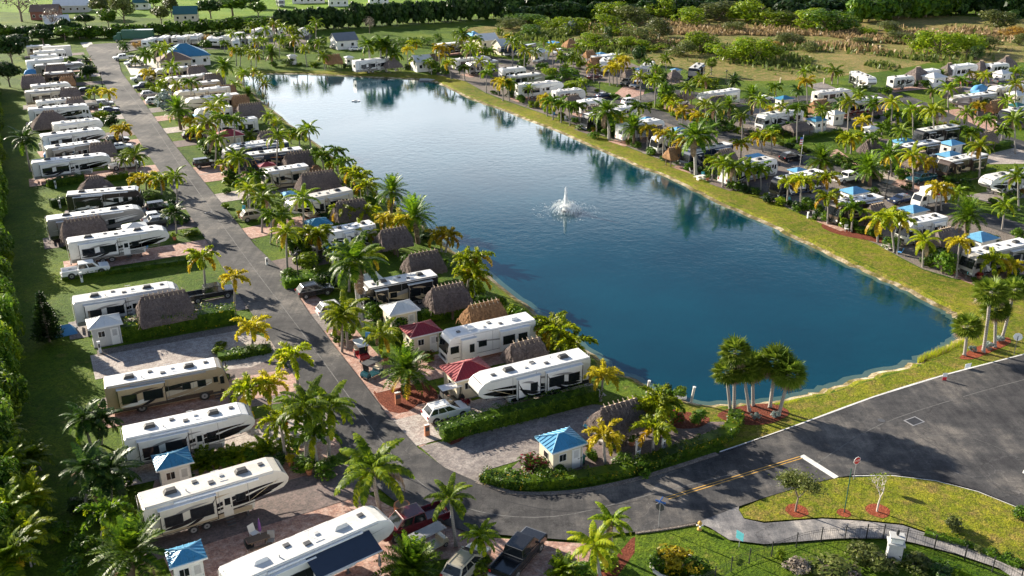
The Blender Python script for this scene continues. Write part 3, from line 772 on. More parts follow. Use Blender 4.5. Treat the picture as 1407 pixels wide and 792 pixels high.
def car_proto(kind, paint):
    if (kind,paint) in _car: return _car[kind,paint]
    pm='paint_'+paint
    nm={'suv':'parked_suv','sedan':'parked_car','pickup':'pickup_truck','jeep':'off_road_car','van':'van'}.get(kind,kind)
    root=empty(nm,(0,0,-500))
    if kind=='suv':
        car_parts(root,pm,[(0,.5),(.12,.32),(4.45,.3),(4.66,.42),(4.72,.72),(4.58,.92),(4.1,1.02),(3.5,1.08),(.35,1.12),(.08,1.04)],(.16,3.72,.72,2.55,1.05,1.70),.92,(.9,3.8),((.04,.27),(.30,.56),(.59,.86)))
        for o in (-1,1):
            m=MB(); m.tube([(.7,o*.62,1.77),(2.6,o*.62,1.77)],.025,6,'dark_grey'); m.build('roof_rack',root)
    elif kind=='sedan':
        car_parts(root,pm,[(0,.45),(.1,.3),(4.6,.28),(4.75,.42),(4.75,.65),(4.5,.82),(3.4,.95),(1.0,.98),(.1,.9)],(.75,3.5,1.25,2.65,.93,1.4),.9,(.9,3.8),((.08,.45),(.5,.86)),.32)
    elif kind=='jeep':
        car_parts(root,pm,[(0,.5),(.1,.42),(4.0,.42),(4.1,.55),(4.1,1.0),(3.0,1.12),(.05,1.12)],(.05,2.9,.1,2.6,1.1,1.8),.88,(.75,3.35),((.04,.3),(.34,.6),(.65,.93)),.42)
        m=MB(); m.tube([(-.2,0,.95),(-.02,0,.95)],.36,14,'tyre',False); m.build('spare_wheel',root)
    elif kind=='van':
        car_parts(root,pm,[(0,.5),(.1,.36),(5.0,.34),(5.2,.5),(5.2,.85),(4.6,1.15),(.05,1.2)],(.04,4.55,.1,3.7,1.18,2.15),.97,(1.0,4.2),((.05,.3),(.34,.6),(.68,.92)))
    elif kind=='pickup':
        body=[(0,.6),(.1,.48),(5.9,.46),(6.1,.6),(6.12,.95),(5.95,1.12),(4.75,1.2),(2.1,1.22),(2.05,.85),(.12,.85),(.1,1.18),(.02,1.18)]
        car_parts(root,pm,body,(2.1,4.85,2.25,4.15,1.18,1.9),.98,(1.15,4.95),((.04,.46),(.52,.88)),.42)
        for o in (-1,1):
            m=MB(); m.box(.02,2.08,*sorted((o*.98,o*.86)),.8,1.19,pm); m.build('bed_side',root,.03)
        m=MB(); m.box(.02,.09,-.85,.85,.8,1.18,pm); m.build('tailgate',root)
        m=MB(); m.box(-.15,.05,-.95,.95,.5,.66,'light_grey'); m.build('rear_bumper',root)
    _car[kind,paint]=root
    return root
CLEN={'suv':4.72,'sedan':4.75,'jeep':4.1,'van':5.2,'pickup':6.12}
def golf_cart(roof, paint, rows=1):
    r=empty('golf_cart'); L=2.4+.8*(rows-1)
    b=MB(); b.prism([(0,.3),(L,.28),(L+.1,.5),(L-.05,.82),(L-.45,.88),(L-.55,.4),(.7,.4),(.62,.72),(0,.72)],-.58,.58,'paint_'+paint); b.build('body',r,.04)
    for k in range(rows):
        x=.15+.85*k; s=MB(); s.box(x,x+.5,-.5,.5,.72,.84,'wall_cream'); s.box(x-.05,x+.07,-.5,.5,.84,1.25,'wall_cream'); s.build('seat',r,.03)
    t=MB(); t.box(-.05,L-.15,-.6,.6,1.82,1.9,roof); t.build('canopy',r,.04)
    for x in (.05,L-.3):
        for o in (-1,1):
            p=MB(); p.tube([(x+(.12 if x>1 else 0),o*.52,.7),(x,o*.52,1.83)],.022,5,'black'); p.build('roof_post',r)
    w=MB(); w.hexa([(L-.4,-.5,.88),(L-.38,-.5,.88),(L-.38,.5,.88),(L-.4,.5,.88),(L-.32,-.5,1.78),(L-.30,-.5,1.78),(L-.30,.5,1.78),(L-.32,.5,1.78)],'glass')
    if rows==1: w.build('windshield',r)
    w=MB(); w.tube([(L-.75,.25,1.0),(L-.55,.25,.8)],.02,5,'black'); w.tube([(L-.78,.1,1.02),(L-.78,.4,1.02)],.02,5,'black'); w.build('steering_wheel',r)
    for x in (.4,L-.25):
        for o in (-1,1): wheel(r,x,o*.5,.23,.17,o)
    return r
def box_truck():
    r=empty('box_truck')
    b=MB(); b.box(0,4.9,-1.2,1.2,.95,3.25,'gel_white')
    for o in (-1,1):
        crescent(b,4.6,1.6,1.4,1.204*o,o,(.05,.2),(.4,.1),(.95,.75),(.55,.6),'flag_red'); crescent(b,4.6,1.6,1.2,1.207*o,o,(.3,.15),(.6,.2),(.98,.5),(.7,.35),'gel_orange')
    b.build('cargo_box',r)
    c=MB(); c.prism([(5.05,.5),(6.6,.45),(6.75,.7),(6.7,1.35),(6.25,2.35),(5.05,2.45)],-1.0,1.0,'gel_white'); c.build('cab',r,.06)
    w=MB(); w.hexa([(6.69,-.85,1.42),(6.72,-.85,1.42),(6.72,.85,1.42),(6.69,.85,1.42),(6.28,-.8,2.28),(6.32,-.8,2.28),(6.32,.8,2.28),(6.28,.8,2.28)],'glass'); w.build('windshield',r)
    for o in (-1,1): sidepanel('side_window',5.45,6.25,1.45,2.15,1.0*o,o,r)
    f=MB(); f.box(.1,6.2,-.5,.5,.5,.8,'black'); f.box(6.65,6.8,-.95,.95,.45,.68,'light_grey'); f.build('chassis',r)
    for x in (1.3,5.7):
        for o in (-1,1): wheel(r,x,o*.88,.42,.26,o)
    return r
# ================================================================ buildings
def hip(mb, l, d, z0, rise, ridge, mat, ov=.3, ribs=None, thick=.12, trim=None):
    a,b=l/2+ov,d/2+ov; q=ridge/2
    V=[(-a,-b,z0),(a,-b,z0),(a,b,z0),(-a,b,z0),(-q,0,z0+rise),(q,0,z0+rise)]
    Fc=[(0,1,5,4),(1,2,5),(2,3,4,5),(3,0,4)] if q>.01 else [(0,1,4),(1,2,4),(2,3,4),(3,0,4)]
    mb.add(V if q>.01 else V[:5],Fc,mat)
    W=[(x,y,z0-thick) for x,y,_ in V[:4]]
    mb.add(V[:4]+W,[(0,4,5,1),(1,5,6,2),(2,6,7,3),(3,7,4,0),(7,6,5,4)],trim or mat)
    if ribs:
        def rib(p,q_): mb.tube([Vector(p)+Vector((0,0,.02)),Vector(q_)+Vector((0,0,.02))],.035,4,mat,False,False)
        n=int(2*a/ribs)
        for i in range(1,n):
            x=-a+2*a*i/n; lim=a-q
            t=min(1,(a-abs(x))/lim) if lim>0 else 1
            for s in (-1,1): rib((x,s*b,z0),(x,s*b*(1-t),z0+rise*t))
        n=int(2*b/ribs)
        for i in range(1,n):
            y=-b+2*b*i/n; t=1-abs(y)/b
            for s in (-1,1): rib((s*a,y,z0),(s*(a-(a-q)*t),y,z0+rise*t))
        for k in ((0,4),(1,5 if q>.01 else 4),(2,5 if q>.01 else 4),(3,4)): mb.tube([Vector(V[k[0]])+Vector((0,0,.03)),Vector(V[k[1]])+Vector((0,0,.03))],.06,5,trim or mat,False,False)
        if q>.01: mb.tube([Vector(V[4])+Vector((0,0,.04)),Vector(V[5])+Vector((0,0,.04))],.07,5,trim or mat,False,False)
def shed(loc, rz, l, d, roof, wall, h=2.5, near=False, name='utility_shed', rise=None, ridge=None, wins=1, door=True):
    o=empty(name,loc,rz)
    m=MB(); m.box(-l/2,l/2,-d/2,d/2,0,h,wall); m.box(-l/2-.02,l/2+.02,-d/2-.02,d/2+.02,0,.14,'mid_grey'); m.build('wall',o)
    m=MB(); m.box(-l/2-.36,l/2+.36,-d/2-.40,-d/2-.30,h-.02,h+.10,'metal_white'); m.tube([(l/2-.06,-d/2-.06,.05),(l/2-.06,-d/2-.06,h)],.04,5,'metal_white'); m.build('gutter',o)
    m=MB(); hip(m,l,d,h+.14,rise or d*.27,l-d if ridge is None else ridge,roof,.32,.42 if near else None,.12,{'metal_blue':'metal_blue_light','metal_red':'metal_red_light'}.get(roof) if near else None); m.build('roof',o)
    def win(x,y,w,hh,face,nm='window'):
        m=MB()
        if face=='S': m.box(x-w/2,x+w/2,y-.03,y,1.2,1.2+hh,'metal_white'); m.box(x-w/2+.06,x-.02,y-.045,y-.03,1.26,1.2+hh-.06,'glass'); m.box(x+.02,x+w/2-.06,y-.045,y-.03,1.26,1.2+hh-.06,'glass')
        else: m.box(y-.03,y,x-w/2,x+w/2,1.2,1.2+hh,'metal_white'); m.box(y-.045,y-.03,x-w/2+.06,x+w/2-.06,1.26,1.2+hh-.06,'glass')
        m.build(nm,o)
    win(-l*.18,-d/2,.8,.8,'S')
    if wins>1: win(l*.25,-d/2,.8,.8,'S')
    win(0,-l/2,.8,.7,'W')
    if door:
        m=MB(); x=l*.28 if wins==1 else -l*.38
        m.box(x-.45,x+.45,-d/2-.035,-d/2,.05,2.1,'metal_white'); dd=m.build('door',o)
        m=MB(); m.box(x-.25,x+.25,-d/2-.045,-d/2-.035,1.15,1.95,'light_grey'); m.build('door_pane',dd)
        m=MB(); m.tube([(x+.35,-d/2-.05,1.0),(x+.35,-d/2-.09,1.0)],.03,6,'dark_grey'); m.build('handle',dd)
    return o
def hut(loc, rz, l, d, mat, h=2.1, rise=None, near=False, ridge=None, pegs=True, seed=1, gable=False):
    """thatched shelter: shaggy hipped roof on posts, crossed sticks along the ridge"""
    o=empty('thatched_hut',loc,rz); rise=rise or d*.55
    q=((l+.9)*.76 if ridge is None else ridge)/2; a,b=l/2+.45,d/2+.45; z0,z1=h,h+rise
    if gable: q=a-.15
    m=MB(); nu,nv=(16,9) if near else (9,5)
    A=[(-a,-b,z0),(a,-b,z0),(a,b,z0),(-a,b,z0)]; E,Fp=(-q,0,z1),(q,0,z1)
    def patch(p0,p1,p2,p3):
        p0,p1,p2,p3=map(Vector,(p0,p1,p2,p3)); vs=[]
        for j in range(nv+1):
            t=j/nv; tt=t
            L_=p0.lerp(p3,tt); R_=p1.lerp(p2,tt)
            for i in range(nu+1):
                v=L_.lerp(R_,i/nu)
                bulge=.16*math.sin(math.pi*t)
                k=noise.noise(v*1.3+Vector((seed*7,0,0)))*.13+noise.noise(v*4+Vector((0,seed*3,0)))*.07
                out=Vector((v.x/a,v.y/b,.8)).normalized()
                w=v+out*(bulge+k)
                if j==0: w.z-=.08+abs(noise.noise(v*5))*.28
                vs.append(w)
        m.add(vs,[(j*(nu+1)+i,j*(nu+1)+i+1,(j+1)*(nu+1)+i+1,(j+1)*(nu+1)+i) for j in range(nv) for i in range(nu)],mat)
        lo=[Vector((v.x*.96,v.y*.96,v.z-.25)) for v in vs[:nu+1]]
        m.add(vs[:nu+1]+lo,[(i,nu+1+i,nu+2+i,i+1) for i in range(nu)],mat)
    patch(A[0],A[1],Fp,E); patch(A[1],A[2],Fp,Fp); patch(A[2],A[3],E,Fp); patch(A[3],A[0],E,E)
    m.tube([Vector(E)+Vector((-.1,0,.06)),Vector(Fp)+Vector((.1,0,.06))],.16,7,mat)
    m.add([(-a*.9,-b*.9,z0-.05),(a*.9,-b*.9,z0-.05),(a*.9,b*.9,z0-.05),(-a*.9,b*.9,z0-.05)],[(0,3,2,1)],'post_wood')
    if near:
        rg=random.Random(seed*13)
        for k in range(520):
            if rg.random()<.68:
                s=-1 if rg.random()<.7 else 1; t=rg.random()**.8; x=rg.uniform(-1,1)*(a+(q-a)*t); y=s*b*(1-t); dn=Vector((0,s*b,-rise)).normalized(); sd_=Vector((1,0,0))
            else:
                s=-1 if rg.random()<.7 else 1; t=rg.random()**.8; x=s*(a+(q-a)*t); y=rg.uniform(-1,1)*b*(1-t); dn=Vector((s*(a-q),0,-rise)).normalized(); sd_=Vector((0,1,0))
            nz_=sd_.cross(dn); nz_=nz_ if nz_.z>0 else -nz_
            p=Vector((x,y,z0+rise*t))+nz_*(.16*math.sin(math.pi*t)+rg.uniform(.04,.14)); l=rg.uniform(.35,.8); w_=rg.uniform(.03,.10)
            d_=(dn+sd_*rg.uniform(-.3,.3)+nz_*rg.uniform(-.05,.22)).normalized()
            m.add([p-sd_*w_,p+sd_*w_,p+d_*l+sd_*w_*.3,p+d_*l-sd_*w_*.3],[(0,1,2,3)],mat)
    m.build('thatch_roof',o)
    if pegs and q>.4:
        p=MB(); n=max(4,int(q*2/.5))
        for i in range(n):
            x=-q+2*q*(i+.5)/n
            for s in (-1,1): p.tube([(x+.04*s,-.42*s,z1-.14),(x+.04*s,.30*s,z1+.38)],.05,4,'peg',False)
        p.build('ridge_peg',o)
    for sx in (-1,1):
        for sy in (-1,1):
            p=MB(); p.tube([(sx*(l/2-.15),sy*(d/2-.15),0),(sx*(l/2-.15),sy*(d/2-.15),h+.2)],.1,7,'post_wood'); p.build('post',o)
    if near:
        p=MB(); p.box(-l/2+.3,l/2-.3,-.3,.3,0,1.02,'post_wood'); p.box(-l/2+.2,l/2-.2,-.42,.42,1.02,1.08,'peg'); p.build('bar_counter',o)
    return o
def house(loc, rz, l, d, h, roof, wall, gable=True, name='house', rise=None):
    o=empty(name,loc,rz); rise=rise or d*.28
    m=MB(); m.box(-l/2,l/2,-d/2,d/2,0,h,wall)
    if gable:
        for s in (-1,1): m.add([(s*l/2,-d/2,h),(s*l/2,d/2,h),(s*l/2,0,h+rise)],[(0,1,2) if s>0 else (0,2,1)],wall)
    m.build('wall',o)
    m=MB()
    if gable:
        a,b=l/2+.4,d/2+.4; e=rise/(d/2)*.4
        for s in (-1,1):
            P=[(-a,s*b,h-e+.04),(a,s*b,h-e+.04),(a,0,h+rise+.04),(-a,0,h+rise+.04)]
            m.hexa((P if s<0 else P[::-1])+[(x,y,z+.12) for x,y,z in (P if s<0 else P[::-1])],roof)
    else: hip(m,l,d,h+.05,rise,max(l-d,.0),roof,.5)
    m.build('roof',o)
    n=max(2,int(l/2.6))
    for i in range(n):
        x=-l/2+l*(i+.5)/n; m=MB(); m.box(x-.5,x+.5,-d/2-.05,-d/2,1.0,2.1,'metal_white'); m.box(x-.42,x+.42,-d/2-.065,-d/2-.05,1.08,2.02,'glass'); m.build('window',o)
    m=MB(); m.box(-l/2-.05,-l/2,-.5,.5,.05,2.1,'metal_white'); m.build('door',o)
    return o
# ================================================================ what stands where: picture points (1407x792) of the photograph, read off and thrown back on to the ground
# recreational vehicles: kind, scheme, near roof edge x0 y0 x1 y1, end the nose is at, label | short name
RV="""
F plain 318 806 527 715 R white fifth wheel trailer with a dark navy awning out, lowest in view|the trailer with the navy awning
F swirl 196 701 382 647 R cream fifth wheel trailer with black swirls, beside the bare reddish paver yard|the cream black-swirled trailer
F white 170 605 337 569 R white fifth wheel trailer with open door, behind the blue hipped shed|the white open-door trailer
A tan 143 534 307 504 R tan motorhome with brown and cream swoops beside the empty pale pad|the tan motorhome
F white 100 418 237 396 R white fifth wheel trailer behind the long hedge and thatched hut|the trailer behind the long hedge
F white 93 335 222 316 R white fifth wheel trailer with black stripes, parked just behind a white pickup|the black-striped trailer
F grey 64 304 188 287 R grey nosed fifth wheel trailer half hidden by a thatched hut|the grey nosed trailer
A blackw 90 269.5 191 261 R black motorhome with white swoosh and white rolled awning, left of the road|the black motorhome
F white 43 225 144 214 R off-white fifth wheel trailer with blue chairs and clipped hedge in front|the trailer with blue chairs
F grey 64 205 136 195 R grey fifth wheel trailer beside a blue tarp, its nose behind thatch|the trailer by the blue tarp
F white 57 188 138 178 R white fifth wheel trailer with three square dark windows and curved nose|the square-windowed trailer
F plain 73 172 136 165 R plain white fifth wheel trailer in front of a dark domed thatch roof
A zebra 38 151.5 126 145 R long white motorhome with black rear, behind a dark domed thatch roof|the long white motorhome
T white 50 141 103 136 R low silvery white trailer squeezed behind the long white motorhome
F cream 34 127.5 103 122 R long off-white trailer with two big dark slide windows
T white 43 119 98 114 R white trailer with a rolled white awning in the far row
A brown 60 102 95 99.7 R dark brown motorhome just beside a broad dark thatch roof
F grey 48 91 111 87 R white roofed trailer behind a long dark thatch, far end of the row
F plain 36 85 103 79.5 R long plain white trailer near the far end of the row
A white 41 78 68 76.5 R short white motorhome with a long dark side window
A plain 46 72 90 69 R white motorhome in front of the tall white box trailer
B plain 58 66 97 64 R tall plain white box trailer at the far end of the row|the tall white box trailer
T cream 36 65 60 63.5 R small beige trailer behind the far end of the left row
F zebra 657 531 801 496 L white toy hauler with bold black swirls beside the long green hedge|the black-swirled toy hauler
A plain 614 467 733 441 L plain white motorhome with shaded cream rear between two red roofed sheds|the plain white motorhome
A black 499 399 599 380 L black motorhome with gold and tan swirls behind a white roofed shed|the gold-swirled motorhome
F swirl 398 279.6 479 263 L white fifth wheel trailer with black swirls and two stacked windows, between thatch roofs|the trailer between thatch roofs
F white 450 322 512 310 L white trailer behind the blue roofed white shed and palms
A cream 363 238 423 229 L beige motorhome with scrolls, behind the small red flat roof|the scrolled beige motorhome
A orange 336 215 414 206 L navy motorhome with orange and brown flourishes beside a thatch roof
A navy 307 208 403 195 L long navy blue motorhome with clean white roof beside the lake
F white 318 203 356 190 L white trailer with a rounded white nose just behind the red hipped shed
A zebra 281 172 352 163 L white motorhome with dark swoosh in the middle of the road side row
F plain 270 153 308 148 L plain white trailer beside a small blue hipped roof
F cream 256 138 323 130 L cream trailer with three dark windows, left of a purple brown thatch
F cream 241 128 305 118 L cream trailer hidden behind shaggy lime palms in the far row
A tan 233 119 301 112 L tan motorhome with white roof and dark air conditioners
A cream 227 109 292 101 L beige motorhome with diagonal bands behind the yellow palm
A maroon 213 97 272 91.5 L motorhome with maroon curls beside the brown shingled roof
F white 488 85 513 74 R white roofed trailer parked near the far shore between hut and palms
A zebra 602 62 621 54 R dark motorhome with white roof parked at the far upper corner of the lake
T white 626 83 648 74 R slim white roofed trailer behind golden palms near the lake corner
A grey 645 88 684 84 L grey motorhome with dark roof units beside the lake corner
A white 690 96 717 93.5 R white motorhome with a square dark window beside the far road
T grey 702 106 749 101 R low grey trailer with bright white roof beside the far road
F plain 712 118 771 113 R plain white trailer with bright end wall beside the far lake bank
T plain 764 127 805 123 R white roofed trailer hidden behind a grey thatch with pale pegs
T plain 799 141 832 138 R white roofed trailer at the bend of the far road
A blackw 807 160 850 152 L black motorhome facing the lake, right of a royal palm
T plain 838 151 873 147 R white roofed trailer behind a tan thatch with pale pegs
F plain 856 174 905 164 R white trailer end with red banner beside lake palms
A white 904 191 953 183 L white motorhome with a square front window facing the lake, left of yellow palms
A navy 947 210 1006 199 L navy motorhome with white front facing the lake behind twin royal palms
A white 1001 232 1078 216 R white motorhome with one big square window, between lakeside palms|the motorhome with one big window
A blackw 1073 250 1133 237 L black motorhome with silver streaks facing the lake
A brown 1154 283 1214 272 L brown motorhome with white roof beside a blue roofed white shed
A white 1250 310 1302 299.5 L white motorhome beside a lakeside picnic table
A grey 1341 353 1420 335 L grey motorhome with ornate front facing the lake, at the right edge|the ornate fronted motorhome
F plain 967 131 1014 124 L cream white trailer with thatch in front, behind two date palms
A white 1050 160 1105 150 L white motorhome with two dark slide windows behind a flat grey thatch
A maroon 1161 141 1229 137 R maroon and cream motorhome with long white roof|the maroon motorhome
T plain 1125 128.5 1184 126.5 R plain white trailer roof just behind the maroon motorhome
T white 1229 108 1256 114 R white travel trailer with hitch toward the side road, beside a dark hut
T plain 1265 99 1296 106 R plain white trailer wedged between two dark peaked thatch roofs
F plain 1311 92 1355 98 R long plain white trailer in the farthest right row
T white 1363 90 1392 94 R white trailer under the farthest right thatch
A cream 1368 122 1420 116 L beige motorhome beside a cream shed at the right edge
F grey 1316 135 1382 127.5 L silver grey trailer with curved nose behind a golden green hedge
A blackw 1268 182 1320 174 L dark motorhome roof seen behind palms and blue sheds
A blackw 1242.5 204 1292 195.5 L black motorhome with white swoosh behind a peaked tan thatch
A brown 1304 224 1357 213 L dark brown motorhome with gold swoosh lines beside blue roofed shed|the gold-lined brown motorhome
F white 1363 247 1430 234 L white fifth wheel trailer with grey rounded nose at the right edge
A blackw 1385 155 1440 146 L black motorhome with silver swoosh facing a pink driveway
F plain 818 79 838 73 R white trailer with blue cover behind a small thatch
"""
# vehicles whose nose points toward the camera or that stand askew: kind scheme, rear xy -> front xy on the ground, length, label
RVG="""
F zebra 1171 117 1204 131 11 white and black fifth wheel trailer with open front jacks near the marsh
A blackw 961 104 944 118 10.5 black motorhome with big windshield facing the camera near the marsh
A white 893 101 878 114 10 white motorhome facing the camera between hut and silver car
F white 832 97 830 104 8 white trailer end behind golden palms by the far road
A white 384 8 392 14 8 white box bodied motorhome on the far green field
"""
# thatched huts: centre of the roof x y, width in px, n(ear)/m/f(lat), w(arm)/g(rey), label | short name
HUTS="""
850 567 82 n g big grey thatched hut with pale pegs beside the picnic table|the picnic table hut
722 479 64 n g grey thatched hut on the lake bank behind the plain white motorhome
665 427 66 n w tan thatched hut in the lakeside row behind the plain white motorhome
615 403 66 n g grey thatched hut at the end of the gold-swirled motorhome
582 357 60 n g shaggy grey thatched hut on a red paver terrace|the terrace hut
541 323 52 n g dim grey thatched hut behind golden foxtails near the lake
482 285 56 n g grey thatched hut with tan rounded end beside the black-swirled trailer
437 247 64 n g biggest grey thatched hut with steep ends in the lakeside row|the biggest lakeside hut
434 233 26 m w small tan thatch peak just behind the biggest lakeside hut
410 217 46 n g grey thatched hut beside the orange flourished motorhome
371 187 38 m g flat grey thatch behind the long navy motorhome
344 150 44 m g wide purple grey thatch near the lakeside date palm
326 159 20 m g small pointed thatch in front of the wide purple grey one
330 136 26 m w brown purple thatch at the end of the cream trailer
311 123 30 m w brown thatch with pale pegs beside the big royal palm
292 107 30 m g dark grey thatch behind a beige motorhome roof
270 96 30 m g dark grey thatch near the brown shingled roof
226 417 84 n g long brown grey thatched hut behind the clipped hedge|the long hedge hut
115 311 68 n g big brown grey thatched hut in front of the grey nosed trailer|the hut by the grey trailer
131 252 54 n g dark domed thatched hut behind the black motorhome
140 203 40 m g flat topped dark thatch beside a white pickup
68 162 56 n g dark domed thatched hut at the hedge end of the left row
103 140 28 m g small dark thatch hump over the silvery trailer
96 127 30 m g dark thatch with pegs at the end of the long off-white trailer
45 110 36 m g broad dark thatched hut with a blue tarp behind
77 95 34 m g long dark thatch over the far trailers
92 110 22 m w small pale brown thatch beside the dark tree
458 80 26 m w warm brown thatched hut on the far shore
540 85 26 m g grey peaked thatched hut behind white palm trunks on the far shore
593 78 16 m g small dim thatch beside the white lattice cottage
643 63 20 m w brown thatched hut beside golden palms at the lake corner
784 58 24 m w brown pointed thatch near the blue parasol
810 73 16 m w small brown thatch left of the blue covered trailer
819 84 26 m w tan thatched hut just behind the golden palm cluster
864 100 18 m g purple grey thatch behind the dark pickup
926 101 22 m g pointed grey thatch left of the camera facing black motorhome
942 128 24 m g tan grey peaked hut with a blue parasol
985 139 36 m g thatched hut with rounded tan end behind the date palms
787 136 26 m g grey thatch with pale pegs on the lake bank, leftmost of its row
815 151 26 m g grey thatch with pale pegs near the road bend
860 166 28 m w orange tan thatch with pale pegs beside the royal palm
902 178 24 m g grey thatch with scalloped pegs behind lakeside palms
926 208 24 m w low brown thatch behind yellow palms beside white motorhome
996 212 34 m g purple grey thatch with pegs beside the navy motorhome
1204 287 34 m g grey thatch behind shaggy palms on the lake bank
1296 321 26 m g dim grey thatch between date palm and fan bush
1096 167 42 f g flat roofed grey thatch pavilion on a grey paver court|the flat thatch pavilion
1126 144 36 m w warm tan thatched hut with pale pegs beside white walls|the warm tan hut
1199 199 38 n g purple grey thatched hut on posts beside the foxtail clump|the purple grey hut
1266 217 46 m g peaked thatched hut with tan side in front of black motorhome
1357 187 30 m g steep grey thatch beside the second road
1367 144 30 m w tan thatched hut with pegs beside the golden green hedge
1314 127 30 m g dim grey thatch beside a blue awning
1261 99 38 m g dark peaked thatch, leftmost in the farthest right row
1304 93 32 m g dark peaked thatch, middle of the farthest right row
1348 89 28 m g dark peaked thatch, third in the farthest right row
1383 83 30 m g brown peaked thatch, last in the farthest right row
"""
# sheds: roof colour, wall, centre of the roof x y, width px, n/m, windows, label | short name
SHEDS="""
blue cream 771 600 70 n 1 blue tiled cream shed in the corner lot inside the roadside hedge|the corner blue shed
red cream 642 503 76 n 1 red roofed cream shed with panelled door beside the white sport utility|the nearer red shed
red cream 578 448 59 n 1 red roofed cream shed with a purple door behind the red golf cart|the farther red shed
white cream 549 419 56 n 1 white roofed cream shed in front of the gold-swirled motorhome|the white roofed shed
blue white 469 338 44 n 1 blue tiled white shed beside the silver sedan|the blue shed by the silver sedan
blue white 436 303 42 n 1 blue hipped white shed in front of the trailer between thatch roofs
sky white 398 261 16 m 1 flat blue shed roof at the edge of the biggest lakeside hut
white cream 505 377 46 n 1 cream flat roofed shed behind the tall grey palm trunk
red white 366 224 28 m 1 small low red roof beside the scrolled motorhome
red cream 315 182 44 m 1 red roofed cream shed beside a black sport utility
sky white 274 156 18 m 1 small blue hipped roof beside a plain white trailer
blue white 236 626 60 n 1 blue hipped white shed in front of the white open-door trailer|the blue shed by the open-door trailer
blue white 254 756 60 n 1 blue hipped white shed on the paver yard, lowest of all|the lowest blue shed
white grey 142 438 54 n 1 white metal roofed grey shed in front of the hedge trailer|the white metal shed
white white 184 306 40 m 1 white ribbed carport roof beside the grey nosed trailer
sky white 787 122 16 m 1 tiny blue roof beside the bend of the far road
sky white 812 136 24 m 1 blue hipped shed at the road bend
sky white 858 147 26 m 1 blue hipped white shed, third along the far lakeside road
sky white 889 162 27 m 1 pale blue hipped shed behind scalloped thatch
sky white 932 176 28 m 1 pale blue hipped shed behind bushy yellow palms
sky white 1040 212 30 m 1 blue hipped shed behind the motorhome with one big window
sky white 1097 231 28 m 1 blue hipped shed beside the flag pole
sky white 1174 259 40 m 1 blue hipped white shed beside the white pickup|the shed by the white pickup
sky white 1256 284 40 m 1 blue hipped shed beside the dark blue car
sky white 1349 322 46 m 1 blue hipped shed between date palm and ornate motorhome
blue white 1078 133 27 m 1 blue hipped white shed beside a dark curly palm
blue white 1123 162 30 m 2 blue roofed white shed with two dark windows|the two-windowed shed
white white 1148 153 28 m 1 plain white shed beside the warm tan hut
sky white 1242 192 36 m 1 blue hipped white shed behind the black motorhome
sky white 1308 194 33 m 1 blue pyramid roofed white shed, farther of two beside the brown motorhome
sky white 1306 210 37 m 1 blue pyramid roofed white shed touching the brown motorhome
white white 1197 173 20 m 1 white shed half hidden by a drooping palm
white cream 1397 127 30 m 1 cream shed with pale roof at the right edge
teal white 1398 141 26 m 0 teal flat roof at the right edge
sky white 1346 125 26 m 1 bright blue low roof beside the silver trailer
sky white 880 93 15 m 1 small blue roof behind the camera facing white motorhome
sky white 929 94 15 m 1 small blue roof behind the pointed grey thatch
white cream 742 69 27 m 1 beige hipped shed beside a silver car near the marsh
sky white 826 72 13 m 1 small bright blue roof near the far golden palms
white white 1284 103 34 m 1 white shed with dark windows in the farthest right row
white white 1377 98 26 m 1 white shed at the far end of the farthest right row
white white 401 75 15 m 1 small white shed with dark door on the far shore
white white 479 77 14 m 1 small white shed beside the warm brown shore hut
"""
